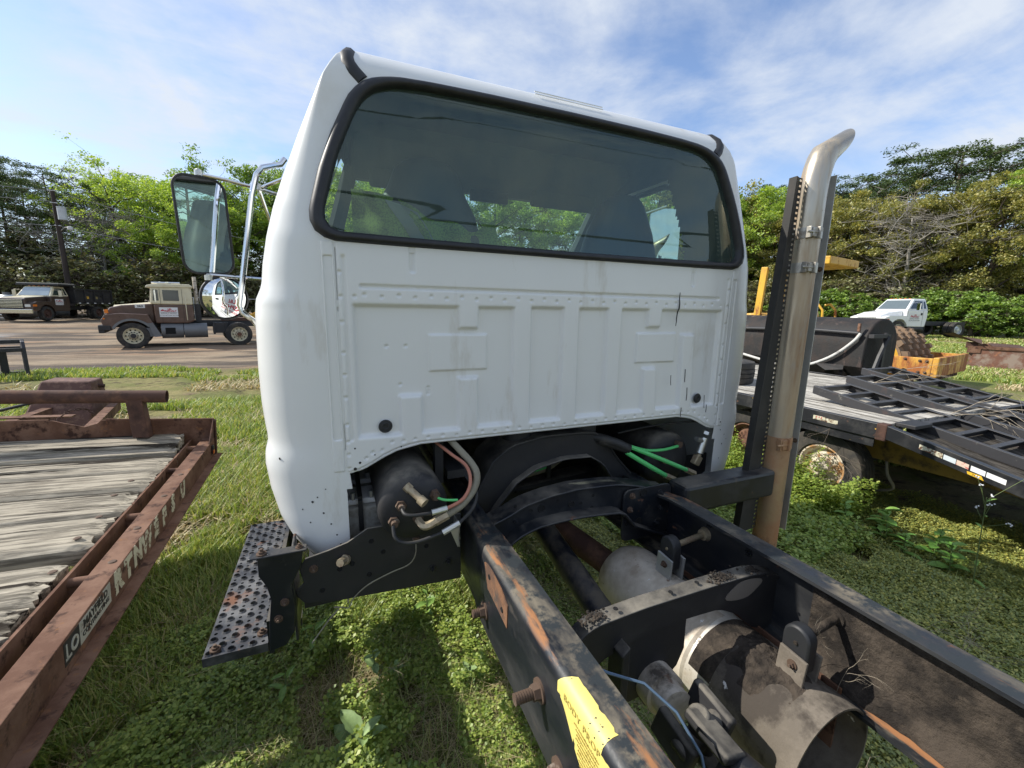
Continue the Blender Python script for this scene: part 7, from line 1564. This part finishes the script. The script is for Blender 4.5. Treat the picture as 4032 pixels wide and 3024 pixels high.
tree('bare', 65.0, 45.5, 11.6, 'pale leafless tree standing among the olive trees above the white parked truck', None, 1.05)
tree('bright', 73.2, 50, 12.5, 'bright green tree cut by the right edge of the photo')
SPEC = []
for i in range(17): SPEC.append(('shrub', 55+1.25*i, 43.5+1.2*math.sin(i*1.9), 2.5+.8*math.sin(i*2.7)))
ordered(SPEC, '# leafy green shrub behind the white parked truck, counting to the right', 'green shrubs on the right', wide=1.25)
SPEC = []
for i in range(15): SPEC.append(('brush', 44+1.95*i, 46+1.5*math.sin(i*2.2), 3.6+.9*math.sin(i*1.7)))
ordered(SPEC, '# brown twiggy thicket right of the cab, counting to the right', 'thickets on the right', wide=1.3)
SPEC = []
for i in range(19): SPEC.append(('brush', -31+1.75*i, 54+1.6*math.sin(i*2.2), 4.2+1.0*math.sin(i*1.7)))
ordered(SPEC, '# brown twiggy thicket under the left trees, counting to the right', 'thickets on the left', wide=1.3)
SPEC = []
for i in range(18): SPEC.append(('brush', -33+1.95*i, 63+1.5*math.sin(i*2.6), 6.0+1.2*math.sin(i*1.9)))
ordered(SPEC, '# tall dark thicket deep under the left trees, counting to the right', 'deep thickets on the left', wide=1.2)
SPEC = []
for i in range(15): SPEC.append(('brush', 43+2.2*i, 57+1.5*math.sin(i*2.6), 6.5+1.2*math.sin(i*1.9)))
ordered(SPEC, '# tall dark thicket deep under the right trees, counting to the right', 'deep thickets on the right', wide=1.2)
SPEC = []
for i in range(12): SPEC.append(('shrub', 2+3.8*i, 49+1.6*math.sin(i*2.2), 4.2))
ordered(SPEC, '# leafy shrub from the left seen through the cab windows', 'shrubs behind the cab', wide=1.4)
# woods behind the viewer, mirrored in the rear window
g12 = ('dark pine mirrored in the rear window', 'pines mirrored in the window')
for i in range(9): tree('pine', 128+7.5*i, 44+5*math.sin(i*1.9), 12+3*math.sin(i*2.3), '%s dark pine mirrored in the rear window, counting to the left' % ORD[i], g12[1])
# ================================================================== turf, clover, straw
def ztn(x, y):
    S = lambda t: (lambda q: q*q*(3-2*q))(np.clip(t, 0, 1)); d = np.hypot(x, y)
    return G+.27*S((x-9)/24)*S((d-12)/20)+(.30*S((y-25)/14)-.16*S((y-10)/9))*S((6-x)/8)
def vnoise(x, y, s, seed):       # cheap value noise for patchiness
    g = np.random.default_rng(seed).random((64, 64)); u, v = x*s, y*s; i, j = np.floor(u).astype(int), np.floor(v).astype(int); a, b = u-i, v-j
    a = a*a*(3-2*a); b = b*b*(3-2*b); g_ = lambda p, q: g[p % 64, q % 64]
    return (g_(i, j)*(1-a)+g_(i+1, j)*a)*(1-b)+(g_(i, j+1)*(1-a)+g_(i+1, j+1)*a)*b
def blades(x, y, h, w, bend, name, m, lay=0.0):
    n = len(x); z = ztn(x, y); a = nr.uniform(0, 2*np.pi, n); fx, fy = np.cos(a), np.sin(a); px, py = -fy, fx
    P = lambda f, up, wd: np.stack([x+fx*f+px*wd, y+fy*f+py*wd, z+up], -1)
    b = bend*h; lz = 1-lay
    V = np.stack([P(0, 0, -w), P(0, 0, w), P(b*.35, h*.58*lz, -w*.75), P(b*.35, h*.58*lz, w*.75), P(b, h*.95*lz, 0*w)], 1).reshape(-1, 3)
    k = np.arange(n)[:, None]*5; F = np.stack([k+np.array([[0, 1, 3]]), k+np.array([[0, 3, 2]]), k+np.array([[2, 3, 4]])], 1).reshape(-1, 3)
    return link(name, np_mesh(name, V, F, m))
M_grass = leaf_mat('grass_blade', [(0.144, 0.233, 0.041), (0.244, 0.344, 0.060), (0.366, 0.434, 0.100), (0.510, 0.466, 0.171)], .35)
M_grass_dry = leaf_mat('dry_grass_blade', [(0.320, 0.243, 0.124), (0.481, 0.381, 0.211), (0.621, 0.506, 0.306), (0.261, 0.291, 0.095)], .25)
M_clover = leaf_mat('clover_leaf', [(0.131, 0.211, 0.033), (0.230, 0.328, 0.048), (0.324, 0.421, 0.068), (0.446, 0.503, 0.111)], .35)
M_clover_dull = leaf_mat('clover_leaf_dull', [(0.173, 0.217, 0.063), (0.276, 0.319, 0.085), (0.389, 0.415, 0.106), (0.578, 0.526, 0.118)], .30)
def wedge(n, r0, r1, a0, a1, pw=1.0):
    u = nr.random(n); r = (r0**(2-pw)+(r1**(2-pw)-r0**(2-pw))*u)**(1/(2-pw)) if pw != 2 else r0*(r1/r0)**u
    a = np.radians(nr.uniform(a0, a1, n)); return CAMX+r*np.sin(a), CAMY+r*np.cos(a), r
def dirt(x, y): return (y > 12.2+1.6*(vnoise(x, y, .35, 3)-.5)*2) & (x < 3+2*vnoise(x, y, .3, 4))
# mid and far turf
x, y, r = wedge(260000, 2.0, 15.0, -36, 24, 1.5)
k = ~dirt(x, y) & (vnoise(x, y, .9, 7)+.55*vnoise(x, y, 3.1, 8) > .40) & ~((y > 6) & (vnoise(x*.6, y, .55, 21) > .66)); x, y, r = x[k], y[k], r[k]; n = len(x)
props(blades(x, y, nr.uniform(.03, .12, n)*(1+.5*vnoise(x, y, 1.3, 9)), .0022+.00085*r, nr.uniform(.1, .9, n), 'grass', M_grass), 'short green grass growing between the rusty trailer and the dirt lot', 'grass', kind='stuff')
x, y, r = wedge(45000, 1.6, 12.5, -36, 24, 1.6); k = ~dirt(x, y) & (vnoise(x, y, .7, 17)+.4*vnoise(x, y, 2.5, 18) > .72); x, y, r = x[k], y[k], r[k]; n = len(x)
props(blades(x, y, nr.uniform(.05, .20, n), .0018+.0007*r, nr.uniform(.5, 2.2, n), 'dry_grass', M_grass_dry, .35), 'dry straw coloured grass around the rusty trailer', 'grass', kind='stuff')
x, y, r = wedge(130000, 6.2, 44.0, 48, 78, 1.5); k = (vnoise(x, y, .30, 27)+.5*vnoise(x, y, 1.2, 28) > .55); x, y, r = x[k], y[k], r[k]; n = len(x)
props(blades(x, y, nr.uniform(.04, .13, n), .0022+.0008*r, nr.uniform(.2, 1.3, n), 'grass', M_grass), 'green grass of the open yard beyond the black trailer', 'grass', kind='stuff')
x, y, r = wedge(50000, 6.2, 44.0, 48, 78, 1.5); k = (vnoise(x, y, .35, 37)+.4*vnoise(x, y, 1.1, 38) > .78); x, y, r = x[k], y[k], r[k]; n = len(x)
props(blades(x, y, nr.uniform(.05, .16, n), .002+.0008*r, nr.uniform(.4, 1.6, n), 'dry_grass', M_grass_dry, .2), 'dry yellow grass of the open yard beyond the black trailer', 'grass', kind='stuff')
# clover like ground cover close to the viewer: three leaflets on each stalk
def clover(x, y, hmax, size, name, m, label):
    n = len(x); z = ztn(x, y); h = hmax*nr.uniform(.15, 1, n)*(.45+1.0*vnoise(x, y, 5.5, 51)); a0 = nr.uniform(0, 2*np.pi, n); Vs = []
    tx_, ty_ = nr.normal(0, .30, n), nr.normal(0, .30, n)
    for j in range(3):
        a = a0+j*2.094+nr.normal(0, .2, n); s = size*nr.uniform(.6, 1.3, n); c, sn = np.cos(a), np.sin(a); dz = nr.uniform(-.25, .35, n)
        Q = lambda f, w: np.stack([x+c*f*s-sn*w*s, y+sn*f*s+c*w*s, z+h+dz*f*s+(tx_*c+ty_*sn)*f*s*1.3+.3*abs(w)*s], -1)
        Vs.append(np.stack([Q(.08, 0), Q(.62, .40), Q(1.0, .0), Q(.62, -.40)], 1))
    V = np.stack(Vs, 1).reshape(-1, 3); o = link(name, np_mesh(name, V, np.arange(len(V)).reshape(-1, 4), m)); return props(o, label, 'ground cover', kind='stuff')
def area(n, x0, x1, y0, y1): return nr.uniform(x0, x1, n), nr.uniform(y0, y1, n)
x, y = area(46000, -1.75, -.25, -.2, 2.3); k = vnoise(x, y, 2.4, 61)+.6*vnoise(x, y, 7, 62) > .60; clover(x[k], y[k], .11, .017, 'ground_cover', M_clover, 'small leafy weeds covering the ground between the rusty trailer and the frame rail')
x, y = area(165000, .35, 4.0, -.2, 2.9); k = vnoise(x, y, 2.1, 63)+.7*vnoise(x, y, 6, 64) > .33; clover(x[k], y[k], .085, .0145, 'ground_cover', M_clover_dull, 'low clover covering the ground between the frame and the black trailer')
x, y = area(16000, 1.0, 3.1, 1.5, 3.2); k = vnoise(x, y, 1.8, 65) > .35; clover(x[k], y[k], .14, .026, 'ground_cover', M_clover, 'taller bright green weeds along the black trailer wheels')
x, y = area(26000, -.45, .45, .2, 2.6); k = vnoise(x, y, 2.6, 66) > .45; clover(x[k], y[k], .06, .014, 'ground_cover', M_clover, 'sparse weeds on the ground under the truck frame')
x, y = area(20000, -1.8, .45, -.2, 2.7); n = len(x); props(blades(x, y, nr.uniform(.05, .22, n), np.full(n, .0011), nr.uniform(.6, 2.5, n), 'straw', M_grass_dry, .55), 'dead straw lying on the ground beside the frame rail', 'straw', kind='stuff')
x, y = area(9000, -1.8, -.3, -.2, 2.6); n = len(x); props(blades(x, y, nr.uniform(.04, .14, n), np.full(n, .0016), nr.uniform(.2, 1.2, n), 'grass', M_grass), 'green grass blades among weeds beside the step', 'grass', kind='stuff')
x, y = area(2500, .6, 3.0, -.2, 3.4); n = len(x); props(blades(x, y, nr.uniform(.05, .17, n), np.full(n, .0015), nr.uniform(.2, 1.4, n), 'grass', M_grass), 'grass blades in the clover right of the frame', 'grass', kind='stuff')
x, y = area(5000, 2.75, 3.12, 1.75, 3.3); clover(x, y, .36, .024, 'ground_cover', M_clover, 'tall weeds hiding the foot of the cream trailer wheel')
# single weeds that can be told apart
M_leafA = mat('weed_leaf_pale', (.22, .32, .12), .6, vary=.25, vscale=30); M_leafB = mat('weed_leaf_green', (.16, .28, .055), .55, vary=.25, vscale=30)
M_stem = mat('weed_stem', (.12, .16, .05), .7); M_twig = mat('dry_twig', (.33, .28, .21), .9, vary=.2); M_vine = mat('dead_vine', (.12, .095, .075), .9)
def leaf_mesh(L, W, droop, m, key):
    if key in _cache: return _cache[key]
    mb = MB(); mb.grid(lambda u, v: (u*W*math.sin(math.pi*min(1, .06+.94*v))**.8*(1+.10*math.sin(v*19)), L*v*(1-.15*v*droop), abs(u)*W*.35-droop*L*v*v+.25*L*v), [-1, -.5, 0, .5, 1], [k/9 for k in range(10)])
    _cache[key] = raw_mesh('leaf', mb.v, mb.f, m, (0, 0, 0), mb.sm, 180); return _cache[key]
def weed(x, y, n, L, W, stemh, label, m=M_leafB, seed=0, droop=.5, flower=False):
    r = random.Random(seed+77); T = Thing('weed', label, 'weed', (x, y, zt(x, y))); me = leaf_mesh(L, W, droop, m, 'leaf%d_%s' % (seed, m.name))
    mb = MB(); lean = Vector((r.uniform(-.15, .15), r.uniform(-.15, .15), 1))
    mb.tube([T.b, T.b+lean*stemh*.5, T.b+lean*stemh], [.004, .003, .002], 6); T.part('stem', mb, M_stem)
    for k in range(n):
        o = link('leaf', me, T.o); f = (k/max(1, n-1)); o.location = lean*stemh*f*.95; o.rotation_euler = (r.uniform(-.2, .35)+.35*f, r.uniform(-.25, .25), k*2.4+r.uniform(-.3, .3)); s = r.uniform(.65, 1.1)*(1-.35*f); o.scale = (s, s, s)
    if flower:
        for k in range(7):
            p = T.b+lean*stemh*(.7+.045*k); e = p+Vector((r.gauss(0, .05), r.gauss(0, .05), .06+.02*k)); mb = MB(); mb.tube([p, e], .0013, 4); T.part('flower_stalk', mb, M_stem)
            mb = MB(); [mb.sphere(e+Vector((r.gauss(0, .006), r.gauss(0, .006), r.gauss(0, .004))), .0042, 6, 4) for q in range(5)]; T.part('flower_head', mb, M_sign)
    return T
weed(-.80, 1.40, 11, .20, .042, .10, 'pale broad leaved rosette weed at the bottom of the photo left of the frame rail', M_leafA, 1, .35)
weed(-.71, 1.72, 8, .085, .020, .16, 'small upright weed in the shade midway between step and frame rail', M_leafA, 2, .3)
weed(-.62, 1.66, 9, .05, .022, .10, 'small pale star leaved weed between the rosette and the rail', M_leafA, 3, .2)
weed(-.44, 1.95, 9, .10, .022, .20, 'leafy weed standing against the frame rail in a sun patch', M_leafB, 4, .5)
weed(-.47, 2.22, 8, .085, .020, .12, 'weed just below the bottom edge of the black bracket plate', M_leafB, 5, .4)
weed(-.97, 1.93, 7, .11, .020, .18, 'dark narrow leaved weed in shade below the perforated step', M_leafB, 6, .4)
weed(-1.08, 1.72, 7, .12, .018, .15, 'dark weed in the shade of the rusty trailer rail', M_leafB, 7, .4)
weed(-.34, 1.52, 10, .07, .024, .12, 'feathery light weed beside the studs of the frame rail', M_leafA, 8, .3)
weed(-1.23, 3.45, 10, .13, .024, .10, 'bright weed tuft on the grass left of the cab corner', M_leafB, 9, .4)
for i, (x, y, s) in enumerate(((2.72, 1.72, 1.0), (2.80, 1.50, 1.1), (2.88, 1.28, 1.0), (2.70, 1.36, .8), (2.93, 1.62, .9), (2.78, 1.15, .9))):
    T_ = weed(x, y, 13, .145*s, .042*s, .26*s, ('lush broad leaved weed nearest the cream wheel of the black trailer', 'lush broad leaved weed below the trailer tail hinge', 'lush broad leaved weed under the long pale tape of the tail', 'smaller broad leaved weed in front of the row at the black trailer', 'broad leaved weed close against the black rail by the cream wheel', 'broad leaved weed furthest right below the sloping tail')[i], M_leafB, 20+i, .45); T_.o['group'] = 'broad leaved weeds at the black trailer'
weed(2.72, 1.02, 8, .12, .014, .62, 'tall thin weed with tiny white flowers in front of the sloping trailer tail', M_leafB, 30, .3, True)
def twigs(name, P0, n, L, seed, lab, m, r0=.004, spread=.5, up=(0, 0, 1), cat='dry weed'):
    r = random.Random(seed); mb = MB()
    def go(p, d, L, rad_, lev):
        P = [p]
        for k in range(5): d = (d+Vector((r.gauss(0, .16), r.gauss(0, .16), r.gauss(-.05, .14)))).normalized(); P.append(P[-1]+d*L/5)
        mb.tube(P, [rad_*(1-.14*k) for k in range(6)], 4, False)
        if lev < 3:
            for k in range(2 if lev else 3): go(P[2+k % 3+(lev == 0)], (d+Vector((r.gauss(0, spread), r.gauss(0, spread), r.gauss(0, spread)))).normalized(), L*r.uniform(.45, .75), rad_*.6, lev+1)
    for k in range(n): go(Vector(P0), (Vector(up)+Vector((r.gauss(0, .35), r.gauss(0, .35), r.gauss(0, .2)))).normalized(), L*r.uniform(.8, 1.1), r0, 0)
    return solo(name, mb, m, lab, cat, P0)
twigs('dry_weed', (4.1, 1.86, -.20), 3, .45, 4, 'bleached dead weed stalks arching over the black ramps', M_twig, .0042, .45, (0, -.5, .6))
twigs('dry_weed', (4.25, 2.45, .03), 2, .5, 9, 'fine pale dead stalk lying along the ramps from their red end', M_twig, .0030, .3, (0, -1, .15))
twigs('dead_vine', (3.05, 2.05, -.45), 9, .20, 12, 'tangle of dead brown vine hanging on the cream trailer wheel', M_vine, .0028, .7, (-.15, .1, -.1), 'vine')
twigs('dead_vine', (3.0, 2.1, -.24), 5, .16, 13, 'wisps of dead vine along the rail above the cream trailer wheel', M_vine, .0022, .8, (-.1, -.3, -.2), 'vine')
for i in range(4): twigs('grass_stalk', ((1.25, 1.0), (1.5, .7), (.95, .62), (1.8, .95))[i]+(G,), 3, .30, 40+i, ('pale dry grass stalks in the clover beside the right rail', 'bent dry stalks in the clover near the right edge', 'dry stalk leaning on the lower edge of the right rail', 'dry curled stalks in the clover below the trailer tail')[i], M_twig, .0014, .25, (.3, -.2, .7), 'grass')
for i in range(3): twigs('grass_stalk', ((.36, .52), (.30, .40), (.385, .60))[i]+(-.29,), 1, .16, 60+i, ('pale grass stem between hanger bracket and sleeve rim', 'pale grass stem crossing the open mouth of the exhaust sleeve', 'pale grass stem rising behind the hanger bracket')[i], M_twig, .0009, .3, (-.4, -.1, .8), 'grass')['group'] = 'grass stems at the exhaust sleeve'
for i in range(3): twigs('grass_stalk', ((-1.12, 1.95), (-1.25, 2.35), (-.75, 1.62))[i]+(G,), 2, .26, 70+i, ('thin dry stem between the trailer rail and the step', 'thin curved dry stem by the middle of the trailer rail', 'dry stem above the pale rosette weed')[i], M_twig, .0011, .2, (.1, -.1, .9), 'grass')
